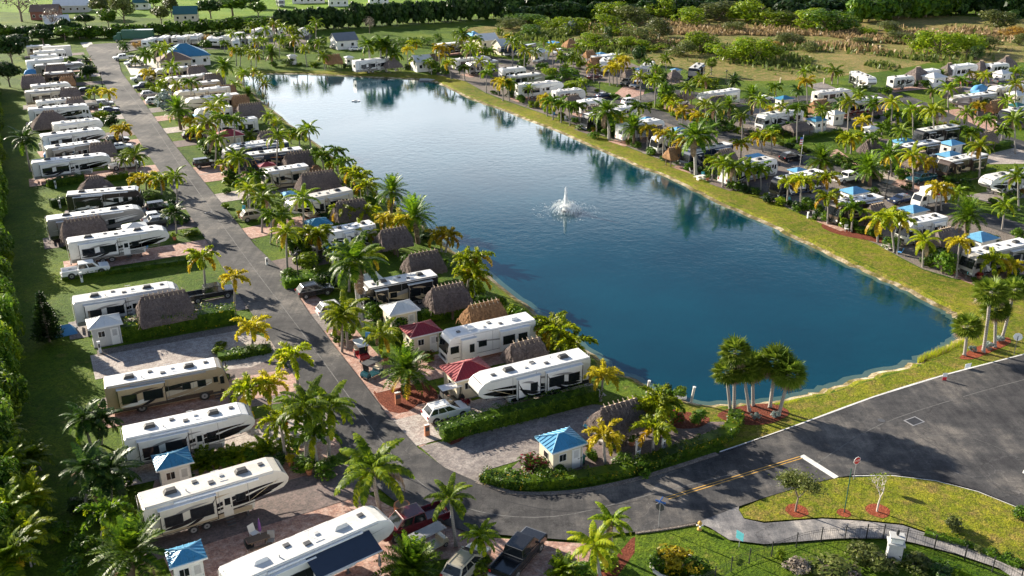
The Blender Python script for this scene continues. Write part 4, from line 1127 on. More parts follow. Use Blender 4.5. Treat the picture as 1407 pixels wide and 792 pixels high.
# cars: kind paint, ground centre x y, nose R/L/D(own the side road)/angle, label
CARS="""
suv white 461 432 R white sport utility parked under thin palm trunks on pink pavers
suv white 613 574 R white sport utility with black roof rails beside the long hedge
suv black 433 406 R dark sport utility tucked beside a round green bush
sedan silver 419 349 R silver sedan under palms beside the blue tiled shed
suv champagne 351 302 R champagne sport utility on a paver drive beside the road
jeep black 282 230 R black off-road car parked beside the road
suv black 266 191 R black sport utility beside the red roofed cream shed
suv white 214 143 R white sport utility, nearest of the small cars beside the far road
suv silver 207 134 R grey sport utility just behind another one on the far drive
pickup navy 200 123 L dark blue pickup on a far drive
pickup white 196 112 L white pickup beside the golden yellow bush
pickup white 170 83 L white pickup beside the far traffic island, farther of two
pickup white 186 91 L white pickup, nearer of two beside the far traffic island
pickup white 119 378 R white crew cab pickup with black bed in front of the striped trailer
pickup black 291 411 R black pickup at the end of the long hedge hut
pickup white 174 232 R white pickup parked under palms beside the trailer with blue chairs
jeep black 221 291 R black off-road car on grass beside the black motorhome
sedan white 214 303 R white and red car under a dark palm
sedan grey 219 309 R dark grey car under a dark palm, nearer the road
pickup silver 139 148 R silver pickup just past the long white motorhome nose
sedan navy 150 155 R dark blue car beside the road past the silver pickup
suv black 162 197 R black van-like car behind yellow palm
sedan white 167 206 R white car nose beside the dark thatch
sedan black 117 128 R black car at the end of the long off-white trailer
pickup maroon 567 728 L maroon pickup with teal bed cover parked beside the navy awning
pickup black 713 772 u black pickup with dark bed on pink pavers near the bottom edge
suv champagne 641 785 u pale gold van with luggage on its roof at the bottom edge
pickup white 1164 250 R white pickup beside the right hand road
suv black 1086 221 R black sport utility beside the flag pole
pickup teal 1265 251 L teal pickup on a red drive behind the moving truck
sedan navy 1237 279 L dark blue car beside a blue roofed shed
pickup red 1257 157 R red pickup beside the maroon motorhome nose
sedan red 1326 117 R red car on grass near the farthest right row
suv grey 1374 115 R dark grey car beside farthest right row
suv silver 873 121 d silver sport utility facing the camera on a pink drive
pickup grey 862 117 d dark pickup beside the silver sport utility near golden palms
sedan maroon 816 109 R dark maroon car under a palm near the far bend
suv silver 740 87 d silver car on a pale drive near the beige shed
suv white 766 75 d white truck-like car near the beige shed
sedan white 934 145 L white car under the peaked hut with blue parasol
sedan navy 830 135 R dark car beside the bend of the far lakeside road
suv white 866 144 R white van roof beside the third blue shed
sedan white 1050 139 R white car beside the blue hipped shed and curly palm
sedan white 489 70 R white car near the far shore lattice cottage
sedan silver 463 67 R silver car in front of the lattice cottage
"""
# palms: species, base x y, crown centre x y
PALMS="""
k 126 616 113 576;k 139 611 140 577;k 118 700 122 640 1.2;k 152 690 150 648 1.2;g 138 752 150 704;d 180 802 178 760;f 410 535 405 488 1.15
g 437 645 430 600;q 452 632 452 560;f 392 632 386 578;q 420 640 420 562;g 405 604 412 560;f 345 578 340 538;y 372 570 370 527
q 523 708 516 642 1.3;y 347 478 346 451;y 323 433 320 381;f 282 393 279 355;k 243 322 240 293;q 244 281 242 241;y 189 263 188 248;y 201 261 202 247;f 222 268 220 248
q 189 240 187 213;q 174 240 169 219;y 170 199 168 179;y 151 149 149 128;f 130 137 129 128;k 42 236 35 190 1.5;k 122 98 120 84;k 118 110 117 99
f 328 243 321 218;f 318 241 311 224;g 342 290 337 252;g 355 272 351 242;q 375 296 365 262;q 390 327 387 297;g 405 353 400 332;g 414 352 410 336;f 447 354 440 320;f 436 352 431 322
f 473 313 471 290;f 504 312 500 293;y 533 338 527 302;y 547 338 549 304;y 538 318 537 300;l 497 342 497 318;l 506 345 505 322;r 497 450 491 358 1.2;d 537 302 537 264;d 575 335 570 297
y 607 346 603 325;y 612 347 617 324;g 449 246 443 213;g 465 246 463 209;g 475 258 474 223;f 488 265 486 237;f 497 270 494 244;f 506 280 503 256;f 470 252 455 226
f 645 402 640 356;f 660 398 658 352;f 652 408 650 382;f 641 405 648 368;f 758 473 757 446;f 767 482 766 456;f 788 492 787 472;y 825 551 827 516
y 832 640 832 596;f 897 624 899 587;f 905 592 905 548;f 889 600 893 566;g 915 585 914 552;l 470 485 468 436;l 478 480 476 430;l 520 505 521 460;d 558 540 558 508
s 1004 566 1000 511;s 1009 562 1011 480;s 1030 566 1022 508;s 1035 558 1037 504;s 1058 561 1064 497;s 1070 570 1080 512
s 1351 485 1362 399;s 1367 478 1368 420;s 1377 465 1391 396;s 1325 489 1330 449
q 627 752 616 684 .82;q 660 774 660 736 .9;q 841 764 838 718 .9;l 825 796 817 748 .9;a 775 788 773 765;a 567 800 567 784;d 558 795 735 800
f 620 109 618 87;g 639 111 638 94;g 668 128 668 101;y 685 132 684 112;y 691 139 691 114;g 700 139 699 115;q 726 139 726 122;y 748 155 747 134;y 752 160 751 142
g 760 165 759 140;g 771 169 770 143;g 783 173 782 146;g 797 172 796 147;r 837 193 836 152;d 871 202 871 174;y 889 206 889 177;y 911 218 911 185;y 933 226 935 194;r 956 241 957 186;r 963 223 966 186
k 980 211 979 176;f 978 249 978 221;q 993 258 994 225;q 1011 262 1011 229;q 1028 262 1028 231;g 1046 262 1046 234;f 1018 217 1018 198;f 1060 213 1060 188;f 1048 209 1044 186;y 952 182 959 161;y 938 174 938 154
d 1002 165 1002 144;d 1033 158 1034 130;y 1059 169 1060 152;a 1015 182 1015 170;k 1098 145 1096 123;g 1067 136 1065 120;k 1010 124 1010 111;q 1109 119 1105 98;q 1143 116 1145 97;q 1151 116 1152 100
f 1137 308 1138 272;f 1140 292 1140 243;f 1081 284 1083 250;f 1100 291 1100 249;d 1195 256 1194 230;d 1127 237 1128 220;f 1169 212 1168 190;f 1162 210 1163 190;c 1225 243 1224 211
g 1170 319 1172 286;l 1206 333 1205 300;f 1229 348 1227 299;f 1233 349 1236 302;l 1268 367 1269 330;d 1327 330 1329 296;y 1314 381 1320 334;f 1368 386 1366 356;y 1391 382 1389 366
q 1377 316 1382 282;q 1315 287 1317 263;y 1285 291 1287 257;y 1293 290 1293 262;y 1269 249 1271 224;y 1299 192 1299 177;g 1333 205 1336 183;g 1374 202 1377 180
q 1282 142 1282 125;q 1303 155 1304 121;y 1342 164 1343 146;c 1198 168 1199 142;k 1154 168 1154 144;q 1273 176 1273 156;g 1231 172 1231 158;g 1211 191 1212 174;b 1241 190 1241 178;d 1294 112 1294 105;y 1332 108 1332 101;y 1347 112 1347 105;q 1396 108 1396 98
q 1285 172 1288 150;b 1250 170 1250 160;f 922 152 922 138;f 930 156 928 144;g 914 146 914 132;y 1185 180 1185 168
y 838 118 837 95;y 848 119 848 92;y 842 116 843 90;y 858 112 858 82;y 852 110 853 86;f 816 113 816 94;q 801 125 799 114;q 904 125 904 95;s 977 103 978 86;q 788 98 787 80;q 778 102 778 93;g 770 92 772 82
q 631 75 631 55;y 641 74 641 54;y 699 59 699 51;q 714 62 714 54;g 662 78 662 71;g 674 78 674 71;q 748 66 748 57;y 617 76 617 66;y 606 88 606 78;q 626 60 625 47;q 688 48 686 42
l 422 92 419 66;q 447 96 444 76;r 510 98 508 61;r 523 98 523 59;r 531 99 531 63;r 544 98 543 74;y 560 92 560 68;f 567 88 568 60;g 572 98 571 84;q 593 103 592 88;d 375 91 373 73;r 640 78 637 46;g 590 100 589 86;q 411 62 410 46;q 404 60 403 40
r 201 92 201 74;r 217 88 217 72;q 239 87 239 78;q 251 86 251 77;q 262 85 262 76;q 271 84 271 73;y 278 89 277 78;r 310 122 308 90;f 325 91 325 70;g 309 72 309 60;q 338 78 339 66;q 335 118 335 101;d 341 137 341 130;y 202 113 204 101;l 229 118 229 108;l 223 122 224 113
d 249 179 246 150;y 262 180 262 168;f 284 195 281 180;f 268 193 268 182;f 301 161 301 151;q 345 199 344 187;q 427 203 424 178;g 412 200 410 184;l 400 198 398 184;l 355 165 355 150;q 370 178 369 160;l 382 184 381 168
q 186 92 186 84;k 168 72 167 62;k 172 74 172 64;l 357 118 357 106;l 348 112 350 98;q 325 134 323 117;l 365 130 364 116
a 300 520 300 505;a 280 640 280 628;a 300 636 300 624;a 320 632 320 618;b 340 628 341 612;a 365 622 365 606
"""
# shrubs: leaf, ground x y, width px, height px, label (blank = described from its neighbours)
BUSH="""
yellow 932 782 60 40 round golden yellow croton bush ringed by a stone edge on the lawn
green 905 778 36 26
green 955 786 44 28
red 735 650 46 36 flowering shrub with red blossoms beside the corner blue shed
red 925 580 34 26 red leaved shrub near the picnic table hut
green 960 582 30 24
red 587 497 22 20 deep red shrub between the two red roofed sheds
green 700 662 36 22
green 722 666 30 18
green 680 658 30 20
green 748 660 30 24
green 770 655 26 20
lime 540 470 30 24
green 515 440 34 30
green 545 455 34 28
green 560 470 26 24
green 440 396 34 26
lime 425 372 44 34
green 404 386 36 26
green 470 470 30 22
lime 480 462 26 22
green 585 372 30 22
green 600 368 40 22
green 560 365 30 22
green 452 345 36 26
lime 436 340 30 22
green 410 350 30 24
dark 450 300 34 26
dark 420 296 30 22
green 478 312 22 18
green 500 340 30 22
green 530 345 30 26
green 318 248 28 20
green 345 285 30 22
green 287 209 30 24 round green bush beside the black sport utility drive
green 225 148 28 24
dark 153 172 26 20 dark round bush beside the road in the left row
yellow 139 163 20 12 golden bush in front of the dark round one
yellow 203 108 18 12 golden yellow bush on the far drive
lime 214 132 18 16
lime 224 128 22 22
lime 206 124 16 14
silver 228 152 26 30 blue grey feathery shrub beside the big date palm
green 205 272 30 14
lime 230 300 26 18
lime 300 486 22 16
green 325 489 26 14
green 345 486 30 16
green 362 482 30 16
lime 304 478 18 12
green 345 632 26 18
green 310 640 30 18
dark 250 664 40 22
green 150 720 44 34
dark 112 700 40 30
green 163 672 44 30
lime 175 712 40 26
green 90 735 40 30
green 120 760 44 34
green 100 790 50 30
green 445 655 36 26
green 418 645 40 24
dark 380 640 40 26
green 455 640 30 22
lime 395 620 34 26
lime 660 785 46 30
green 640 770 30 20
lime 835 780 40 26
green 800 790 34 22
green 885 655 20 14
green 855 640 30 22
green 812 632 26 18
green 840 615 22 16
lime 935 545 16 18 tall pale reeds at the water edge beside the white post
dark 917 545 14 22 dark green upright shrub at the lake edge
silver 1038 575 14 10 grey green agave in the red mulch under the cabbage palms
silver 1065 573 14 10
silver 1336 483 12 10
silver 1357 480 16 14
silver 1372 470 16 12
olive 1308 730 30 26 thin olive shrub beside the curved path
olive 1345 758 20 14
green 1330 752 16 12
green 1365 765 18 14
green 1385 770 18 14
green 1398 778 14 12
green 1403 716 26 26
olive 1140 785 70 34
olive 1185 768 54 30
twig 1155 792 56 26 tangle of dry brown brush inside the iron fence
olive 1215 782 50 28
twig 1095 784 40 22
dark 1290 792 40 24
olive 1258 780 44 26
lime 1072 768 14 18
green 1295 376 46 40 dark leafy bush in front of the dim grey thatch
green 1278 366 30 26
green 1225 342 26 22
green 1110 290 26 22 round green bush on a short stem beside the lake lawn
green 1128 296 22 18
green 850 186 34 26
green 830 182 28 22
green 800 178 20 14
green 815 190 18 12
green 860 190 22 18
green 705 128 26 20
green 745 132 40 18
green 730 126 34 18
lime 765 128 34 18
green 780 110 36 22
lime 757 106 26 18
green 720 92 18 18 grey green round bush beside the beige shed
green 745 96 24 14
lime 750 102 18 12
green 600 100 22 20
green 612 104 16 14
green 505 95 20 14
green 488 96 16 14
green 395 90 18 12
green 376 92 16 10
green 470 66 18 14
green 430 70 18 18
green 445 64 16 16
green 400 70 20 18
lime 390 66 18 18
olive 690 120 16 18
green 1000 180 22 14
green 985 176 30 22
dark 975 172 24 22
green 1070 185 40 22
green 1090 182 28 20
twig 1030 185 34 14 grey leafless shrub on the gravel beside the fan palm
green 1150 226 24 20 umbrella shaped small green tree bush on a pale stem
green 1165 230 24 18
dark 1185 228 24 18
green 1198 268 24 16
green 1218 238 22 18
green 1240 248 26 18
dark 1245 260 20 12
lime 1325 148 34 26 golden green hedge bush beside the tan thatched hut
lime 1345 152 30 22
yellow 1335 138 22 12
green 1365 158 16 12
green 1365 203 34 12
green 1385 198 20 10
dark 1340 205 24 12
green 1330 212 20 12
green 1380 270 40 26
green 1388 262 34 34 tall rounded green tree bush before the white grey-nosed trailer
orange 1404 268 8 10 orange leafed shrub at the right edge
green 1185 124 18 14 round bush in front of the white black fifth wheel
green 1215 130 20 14
green 1270 120 16 12
green 1345 120 22 12
green 1365 106 24 10
dark 1380 102 22 12
green 905 118 26 26
green 890 116 16 16
dark 878 88 26 30 dark feathery tree like shrub behind the white motorhome
lime 962 120 24 20 fresh lime shrubs beside the far side road, nearer
lime 978 122 22 18
green 915 145 30 34
green 935 162 26 12
lime 800 132 16 14
green 785 88 18 18
lime 797 95 16 24
lime 770 82 12 14
green 1275 180 22 16
green 1225 165 26 22
lime 1295 188 16 14
green 1180 190 20 12
green 1400 330 26 20
green 1360 332 26 14
lime 1352 345 20 10
green 1355 395 34 18
lime 1385 398 34 20
green 1400 390 30 18
green 1340 388 14 10
"""
# marsh scrub beyond the lots: leaf, ground x y, width px, height px
SCRUB="""
lime 838 30 50 22;olive 870 34 44 20;lime 905 26 50 24;lime 948 34 46 20;olive 985 28 60 20;lime 1028 30 70 26;lime 1060 36 50 18;olive 905 52 44 22;lime 840 48 56 22;olive 880 60 46 20;lime 960 72 56 24;lime 1005 82 60 26;lime 1035 84 56 26;lime 1055 80 40 18;olive 935 76 40 16
lime 1115 40 60 22;green 1140 44 70 24;lime 1165 40 40 16;olive 1090 36 40 16;olive 1075 60 30 10;lime 1262 70 36 22;lime 1290 74 60 26;lime 1330 72 56 22;olive 1350 66 40 14;dark 1340 82 20 16;olive 1370 40 44 20;orange 1395 50 36 10;olive 1088 60 36 12;orange 1060 66 24 8;olive 1110 70 30 10;lime 1190 50 26 10;olive 1220 44 40 12
lime 815 66 50 16;lime 790 46 40 18;green 730 50 40 12;lime 760 40 40 14;olive 700 40 40 12;green 720 34 60 12;silver 787 46 20 14;dark 835 58 14 18;olive 1185 62 30 8;lime 1222 46 18 9;olive 1240 56 40 10;olive 1400 62 24 12;dark 1385 30 30 14;dark 1365 28 20 10;lime 860 66 40 14;lime 890 70 40 12;olive 1010 44 30 12;olive 830 64 26 12
"""
# tree rows beyond: leaf, from x y to x y, count, width px, height px, label
ROWS="""
dark 384 44 700 24 44 22 26 dark evergreen in the tall clipped windbreak beyond the lake
dark 700 30 1060 18 34 30 20 dark bushy tree in the low belt beyond the marsh
green 110 54 384 40 34 20 15 bushy green tree in the hedgerow behind the storage lot
dark 1020 12 1407 22 30 34 26 green tree in the belt of woods beyond the marsh
dark 700 8 1060 -4 20 40 16 dark tree along the farthest field edge
dark 715 16 1080 4 26 44 22 dark tree in the woods along the far edge of the marsh
green 1000 4 1407 8 22 50 26 tall green tree in the far woods at the top right
dark 1080 24 1250 18 12 40 20 dark low tree before the far woods
orange 186 66 300 57 14 13 10 bronze leaved clipped shrub behind the blue roofed clubhouse
green 1180 30 1300 22 10 40 30 rounded tree in the clump before the far white houses
green 520 68 600 60 8 16 12 green shrub growing between far shore lots
dark 0 60 100 50 12 26 20 dark green tree crowding the hedge beyond the left row
"""
# single trees: leaf, base x y, crown width px, height px, label
TREES="""
twig 30 30 60 44 bare brown tree before the red barn
twig 75 44 34 32 leafless grey tree beside the pale metal roofed house
olive 172 36 44 42 big brown green tree beside the small far lane
olive 236 24 30 26 brown tree beside the teal roofed house
green 150 40 30 26 green tree left of the big brown one
dark 118 38 30 18 dark tree in front of the long grey house
green 212 14 34 22 green tree before the farthest teal roof
green 320 22 60 26 dense green tree mass right of the teal roofed house
dark 345 12 30 18 dark tree beside the far field
twig 508 46 18 22 bare pinkish tree against the dark windbreak
dark 18 92 50 40 dark broad tree at the top of the left hedge
dark 14 120 40 34 dark broad tree, second down the left hedge
dark 26 76 40 28 dark broad tree behind the small beige trailer
green 8 60 34 24 green tree at the left edge, uppermost
green 100 100 26 20 green broad tree beside the small pale thatch
dark 124 110 28 20 dark spreading tree beside the far road
dark 305 62 26 16 dark round tree right of the blue roofed clubhouse
olive 140 26 40 26 bushy olive tree between the grey houses
olive 222 34 34 24 olive tree before the teal roofed house
dark 290 26 40 24 dark tree right of the teal roofed house, lower of two
olive 160 18 36 24 olive tree at the top behind the big brown green one
green 355 24 34 20 low green tree on the field edge
dark 60 62 40 20 dark bushy tree at the end of the hedgerow, left
green 90 56 36 18 green bushy tree at the end of the hedgerow
green 283 72 26 16 green tree at the end of the blue clubhouse roof
"""
# far houses: centre x y (ground), length px, depth m, roof, wall, form, label
HOUSES="""
101 16 50 9 white grey g long grey house with a white metal roof and parked truck
80 42 34 9 white grey g pale grey metal roofed house behind a bare tree
196 12 22 8 teal white g small far house with a teal roof
257 28 34 9 teal cream g cream house with a teal roof and carport on the green field
65 26 40 8 shingle_brown red g low red barn among bare trees
424 4 50 7 white white g long white building on the far field
465 8 30 7 white white g white building with small square windows on the far field
520 4 30 7 white white g white vehicle shed right of the far field buildings
473 66 34 7 solar white g white lattice cottage with grey panel roof on the far shore
667 66 30 6 white cream g white metal roofed house beside the blue roof, lake corner
691 74 22 6 white cream g white metal roofed house beside the navy boat
651 62 15 6 sky white h bright blue roof beside the brown hut at the lake corner
579 97 26 5 white white g white open lattice cottage on the far shore behind palms
1272 11 44 12 white white g big white house among trees at the top
1340 6 40 12 white white g white house behind trees near the top right
255 88 66 11 blue white h clubhouse with a large blue hipped roof|the blue roofed clubhouse
240 95 46 7 shingle_brown cream h brown shingled roof building beside the maroon curled motorhome
1390 8 30 10 shingle_brown cream g brown roofed house at the far top right
"""
# trailers in the storage lot: ground x y, kind scheme, label
STORE="""
214 60 T plain;231 57 T plain;244 57 T cream;262 57 A plain;275 56 F white;293 58 T plain;309 58 T plain;319 56 B plain;326 61 T plain;340 58 T grey;347 58 T plain;360 48 B plain;374 46 T plain;388 45 T plain;420 46 T plain;333 54 B plain
"""
# straight palms far off near the storage lot and shore that stand in numbers
GROVE="""
q 1255 186;l 1285 200;q 1240 214;g 1195 222;l 1165 182;q 1130 186;g 1095 196;q 985 196;l 970 178;q 1020 194;l 1075 174;q 1045 178;y 1110 150;q 1180 156;l 1225 178;q 1330 192;g 1355 204;q 1395 212;l 1345 250;q 1400 290;l 1255 262;q 900 148;l 880 138;q 945 148;l 965 150;g 890 108;q 915 110;l 850 104;q 795 92;l 760 94;q 735 98;g 875 196;q 820 186;l 850 192;q 925 222;g 1320 142;l 1395 150;q 1385 168;l 1355 128
q 296 232;l 286 214;g 300 205;q 330 262;l 345 300;q 360 320;g 372 336;l 395 372;q 418 330;g 462 392;q 480 402;l 505 400;q 380 238;l 292 190;g 322 206;q 300 176;l 245 142;q 238 128;g 262 150;l 228 98;q 222 102
q 345 64;g 355 70;q 366 66;l 377 62;q 388 56;g 330 68;l 398 62;q 318 66;l 350 78;q 362 82;g 384 80;q 330 92;l 345 96;l 352 102;q 434 58;g 426 64;q 438 84;l 405 86
q 640 92;l 652 98;g 655 86;q 645 104;l 660 108;q 675 118;y 612 92;y 604 96;q 598 92;g 705 84;q 712 80;l 720 104;q 704 92
"""
# ================================================================ camera, sky, sun
cd=bpy.data.cameras.new('camera'); cam=bpy.data.objects.new('camera',cd); COL.objects.link(cam)
cam.location=(0,0,HC); cam.rotation_euler=(math.pi/2-TH,0,0); cd.sensor_width=36; cd.lens=36*F/1407; cd.clip_start=1; cd.clip_end=6000
SC.camera=cam
SUN_DIR=Vector((-.80,.60,0)).normalized(); EL=R(21)
w=bpy.data.worlds.new('World'); SC.world=w; w.use_nodes=True
nt=w.node_tree; bg=nt.nodes['Background']; sky=nt.nodes.new('ShaderNodeTexSky'); sky.sky_type='NISHITA'; sky.sun_disc=False
sky.sun_elevation=EL; sky.sun_rotation=math.atan2(SUN_DIR.x,SUN_DIR.y); sky.air_density=1.0; sky.dust_density=1.2; sky.ozone_density=3.0

tc=nt.nodes.new('ShaderNodeTexCoord'); mp=nt.nodes.new('ShaderNodeMapping'); mp.inputs['Scale'].default_value=(1,1,2.6); nt.links.new(tc.outputs['Generated'],mp.inputs['Vector'])
nz=nt.nodes.new('ShaderNodeTexNoise'); nz.inputs['Scale'].default_value=2.3; nz.inputs['Detail'].default_value=7; nz.inputs['Roughness'].default_value=.55; nt.links.new(mp.outputs[0],nz.inputs['Vector'])
rp=nt.nodes.new('ShaderNodeValToRGB'); rp.color_ramp.elements[0].position=.36; rp.color_ramp.elements[1].position=.56; nt.links.new(nz.outputs['Fac'],rp.inputs['Fac'])
mx=nt.nodes.new('ShaderNodeMix'); mx.data_type='RGBA'; 
sx=nt.nodes.new('ShaderNodeSeparateXYZ'); nt.links.new(tc.outputs['Generated'],sx.inputs[0])
mr=nt.nodes.new('ShaderNodeMapRange'); mr.inputs[1].default_value=.19; mr.inputs[2].default_value=.34; mr.inputs[3].default_value=1; mr.inputs[4].default_value=0; nt.links.new(sx.outputs['Z'],mr.inputs[0])
ml=nt.nodes.new('ShaderNodeMath'); ml.operation='MULTIPLY'; nt.links.new(mr.outputs[0],ml.inputs[0]); nt.links.new(rp.outputs['Color'],ml.inputs[1])
nt.links.new(ml.outputs[0],mx.inputs['Factor']); nt.links.new(sky.outputs[0],mx.inputs['A']); mx.inputs['B'].default_value=(21,21.4,22,1)
nt.links.new([o_ for o_ in mx.outputs if o_.type=='RGBA'][0],bg.inputs[0]); bg.inputs[1].default_value=.052
sl=bpy.data.lights.new('sun','SUN'); so=bpy.data.objects.new('sun',sl); COL.objects.link(so)
sl.energy=5.0; sl.angle=R(.53); sl.color=(1.0,.90,.74)
so.rotation_euler=Vector((-SUN_DIR.x*math.cos(EL),-SUN_DIR.y*math.cos(EL),-math.sin(EL))).to_track_quat('-Z','Y').to_euler()
vs=SC.view_settings; vs.view_transform='Standard'; vs.look='None'; vs.gamma=1; vs.exposure=1.45; vs.use_curve_mapping=False
SC.render.engine='CYCLES'
HD=R(28.5); U=Vector((math.cos(HD),math.sin(HD),0)); N=Vector((-U.y,U.x,0))   # along the lots / away from the camera
# ================================================================ ground, lake, roads
LAKE=[(345,104),(400,102),(470,105),(560,109),(592,112),(606,117),(650,138),(700,156),(780,188),(850,218),(930,251),(990,281),(1050,307),(1110,337),(1170,366),(1220,389),(1270,413),(1302,430),(1318,446),(1318,462),(1302,478),(1270,492),(1240,505),(1180,521),(1130,536),(1080,549),(1020,556),(960,555),(915,545),(887,530),(841,508),(801,477),(745,436),(700,402),(590,319),(530,273),(480,234),(430,195),(385,160),(350,130),(330,112)]
WZ=-.45
wp=[G(x,y,WZ) for x,y in LAKE]
def smooth(ps,closed=True,k=4,jit=0.0,seed=1):
    out=[];n=len(ps); rg=random.Random(seed)
    for i in range(n if closed else n-1):
        p0,p1,p2,p3=ps[(i-1)%n] if closed or i>0 else ps[i],ps[i],ps[(i+1)%n],ps[(i+2)%n] if closed or i+2<n else ps[i+1]
        for j in range(k):
            t=j/k
            out.append(.5*((2*p1)+(p2-p0)*t+(2*p0-5*p1+4*p2-p3)*t*t+(3*p1-p0-3*p2+p3)*t**3)+Vector((rg.uniform(-jit,jit),rg.uniform(-jit,jit),0)))
    if not closed: out.append(ps[-1].copy())
    return out
wp=smooth(wp,True,6,.30)
def offset(ps,d):
    n=len(ps); out=[]
    for i in range(n):
        t=(ps[(i+1)%n]-ps[i-1]); t.normalize(); out.append(ps[i]+Vector((t.y,-t.x,0))*d)
    return out
area=sum(a.x*b.y-b.x*a.y for a,b in zip(wp,wp[1:]+wp[:1]))
if area<0: wp.reverse()
edge=[Vector((p.x,p.y,0)) for p in offset(wp,1.25)]
inner=[Vector((p.x,p.y,WZ-.6)) for p in offset(wp,-2.0)]
def fill(name, loops, mat, z, kind='structure'):
    bm=bmesh.new()
    for lp in loops:
        vv=[bm.verts.new((p.x,p.y,z)) for p in lp]
        for i in range(len(vv)): bm.edges.new((vv[i],vv[(i+1)%len(vv)]))
    bmesh.ops.triangle_fill(bm,use_beauty=True,use_dissolve=False,edges=bm.edges[:])
    bmesh.ops.recalc_face_normals(bm,faces=bm.faces)
    for f in bm.faces:
        if f.normal.z<0: f.normal_flip()
    me=bpy.data.meshes.new(name); bm.to_mesh(me); bm.free(); me.materials.append(M(mat))
    o=link(name,me); tag(o,kind=kind); return o
BIG=[Vector((-3000,-400,0)),Vector((3000,-400,0)),Vector((3000,4000,0)),Vector((-3000,4000,0))]
fill('ground',[BIG,edge],'ground_grass',0.0)
mb=MB(); n=len(wp)
e2=[Vector((p.x,p.y,-.22)) for p in offset(wp,.62)]
mb.add(edge+e2,[(i,(i+1)%n,n+(i+1)%n,n+i) for i in range(n)],'bank_grass')
mb.add(e2+inner,[(i,(i+1)%n,n+(i+1)%n,n+i) for i in range(n)],'sand')
tag(mb.build('shore_bank'),kind='structure')
w0=[Vector((p.x,p.y,WZ)) for p in offset(wp,.35)]; w1=[Vector((p.x,p.y,WZ)) for p in offset(wp,-.9)]
mb=MB(); nw=len(w0); mb.add(w0+w1,[(i,(i+1)%nw,nw+(i+1)%nw,nw+i) for i in range(nw)],'water_shallow'); tag(mb.build('shallow_water'),kind='structure')
fill('water',[w1],'water',WZ)
LAYER=[0]
def pg(name, pts, mat, z=None, sm=0, ground=True):
    LAYER[0]+=1; zz=z if z is not None else .008+.004*(LAYER[0]%60)
    P=[G(x,y,0) for x,y in pts] if ground else pts
    if sm: P=smooth(P,True,sm)
    return fill(name,[P],mat,zz)
# far fields and marsh first (lowest), then lots, then roads
pg('field',[(-60,14),(330,30),(390,26),(690,22),(700,8),(760,-8),(800,-30),(200,-40),(-200,-30)],'field_grass',.006)
pg('marsh',[(700,34),(1060,22),(1420,26),(1600,60),(1407,86),(1300,84),(1230,96),(1180,102),(1100,110),(1000,110),(940,96),(850,78),(790,58),(690,56),(640,44)],'marsh_ground',.010,3)
pg('bank_lawn',[(330,98),(400,93),(590,100),(612,108),(668,128),(700,140),(748,157),(796,174),(836,190),(872,206),(911,220),(956,242),(993,259),(1052,268),(1080,285),(1137,309),(1170,321),(1205,336),(1232,351),(1268,370),(1315,384),(1407,392),(1480,400),(1480,470),(1407,490),(1300,518),(1200,549),(1100,586),(985,626),(985,612),(1010,590),(990,570),(960,575),(900,560),(1318,540),(1330,450)],'bank_grass',.006) if False else None
def strip(name, outer_pts, mat, z):
    """ground between the lake edge and an outer line"""
    P=[G(x,y,0) for x,y in outer_pts]; return P
near_lawn=[(1020,548),(1080,541),(1130,528),(1180,513),(1240,497),(1270,484),(1300,470),(1312,458),(1312,446),(1296,430),(1264,413),(1214,389),(1164,366),(1104,337),(1044,307),(984,281),(924,251),(844,218),(774,188),(694,156),(644,138),(606,119),(560,107),(470,104),(345,103),(345,97),(470,98),(600,104),(640,113),(668,129),(700,141),(748,158),(796,175),(836,191),(872,207),(911,221),(956,243),(993,260),(1052,270),(1080,286),(1137,310),(1170,322),(1205,337),(1232,352),(1268,371),(1315,385),(1407,394),(1500,404),(1500,455),(1407,489),(1300,517),(1200,548),(1100,585),(1000,620),(1015,590),(1000,570)]
def lawn_ring():
    # lawn band built as quads between the bank top and the outer line so that it never crosses the lake
    outer=[G(x,y,0) for x,y in [(345,97),(470,98),(600,104),(640,113),(668,129),(700,141),(748,158),(796,175),(836,191),(872,207),(911,221),(956,243),(993,260),(1052,270),(1080,286),(1137,310),(1170,322),(1205,337),(1232,352),(1268,371),(1315,385),(1400,394),(1480,420),(1450,478),(1407,489),(1300,517),(1200,548),(1100,585),(1010,618),(985,600),(960,574),(925,560)]]
    outer=smooth(outer,False,3)
    mb=MB(); vs=[];m=len(edge)
    for p in outer:
        q=min(edge,key=lambda e:(e-p).length); vs+= [Vector((p.x,p.y,.012)),Vector((q.x,q.y,.012))]
    mb.add(vs,[(2*i,2*i+1,2*i+3,2*i+2) for i in range(len(outer)-1)],'bank_grass')
    tag(mb.build('lakeside_lawn'),kind='structure')
lawn_ring()
# lots
pg('lakefront_lots',[(600,103),(640,112),(668,128),(700,140),(748,157),(796,174),(836,190),(872,206),(911,220),(956,242),(993,259),(1052,269),(1080,285),(1137,309),(1170,321),(1205,336),(1232,351),(1268,370),(1315,384),(1407,393),(1480,396),(1480,350),(1407,320),(1361,304),(1306,289),(1230,266),(1160,242),(1095,215),(1000,190),(945,172),(890,153),(841,138),(790,120),(749,101),(714,90),(640,84),(600,96)],'gravel',.013)
pg('paver_yard',[(240,800),(200,712),(215,650),(330,600),(405,610),(440,646),(480,664),(532,694),(560,708),(612,728),(640,737),(700,741),(770,745),(815,748),(800,800)],'paver_pink',.016)
pg('mulch_bed',[(812,800),(838,775),(868,740),(876,742),(870,765),(845,800)],'mulch_red',.030,2)
pg('lawn',[(560,800),(590,772),(640,765),(660,800)],'ground_grass',.034)
pg('paver_drive',[(205,640),(170,620),(300,590),(395,565),(452,572),(470,618),(440,645),(330,640),(235,665)],'paver_pink',.020)
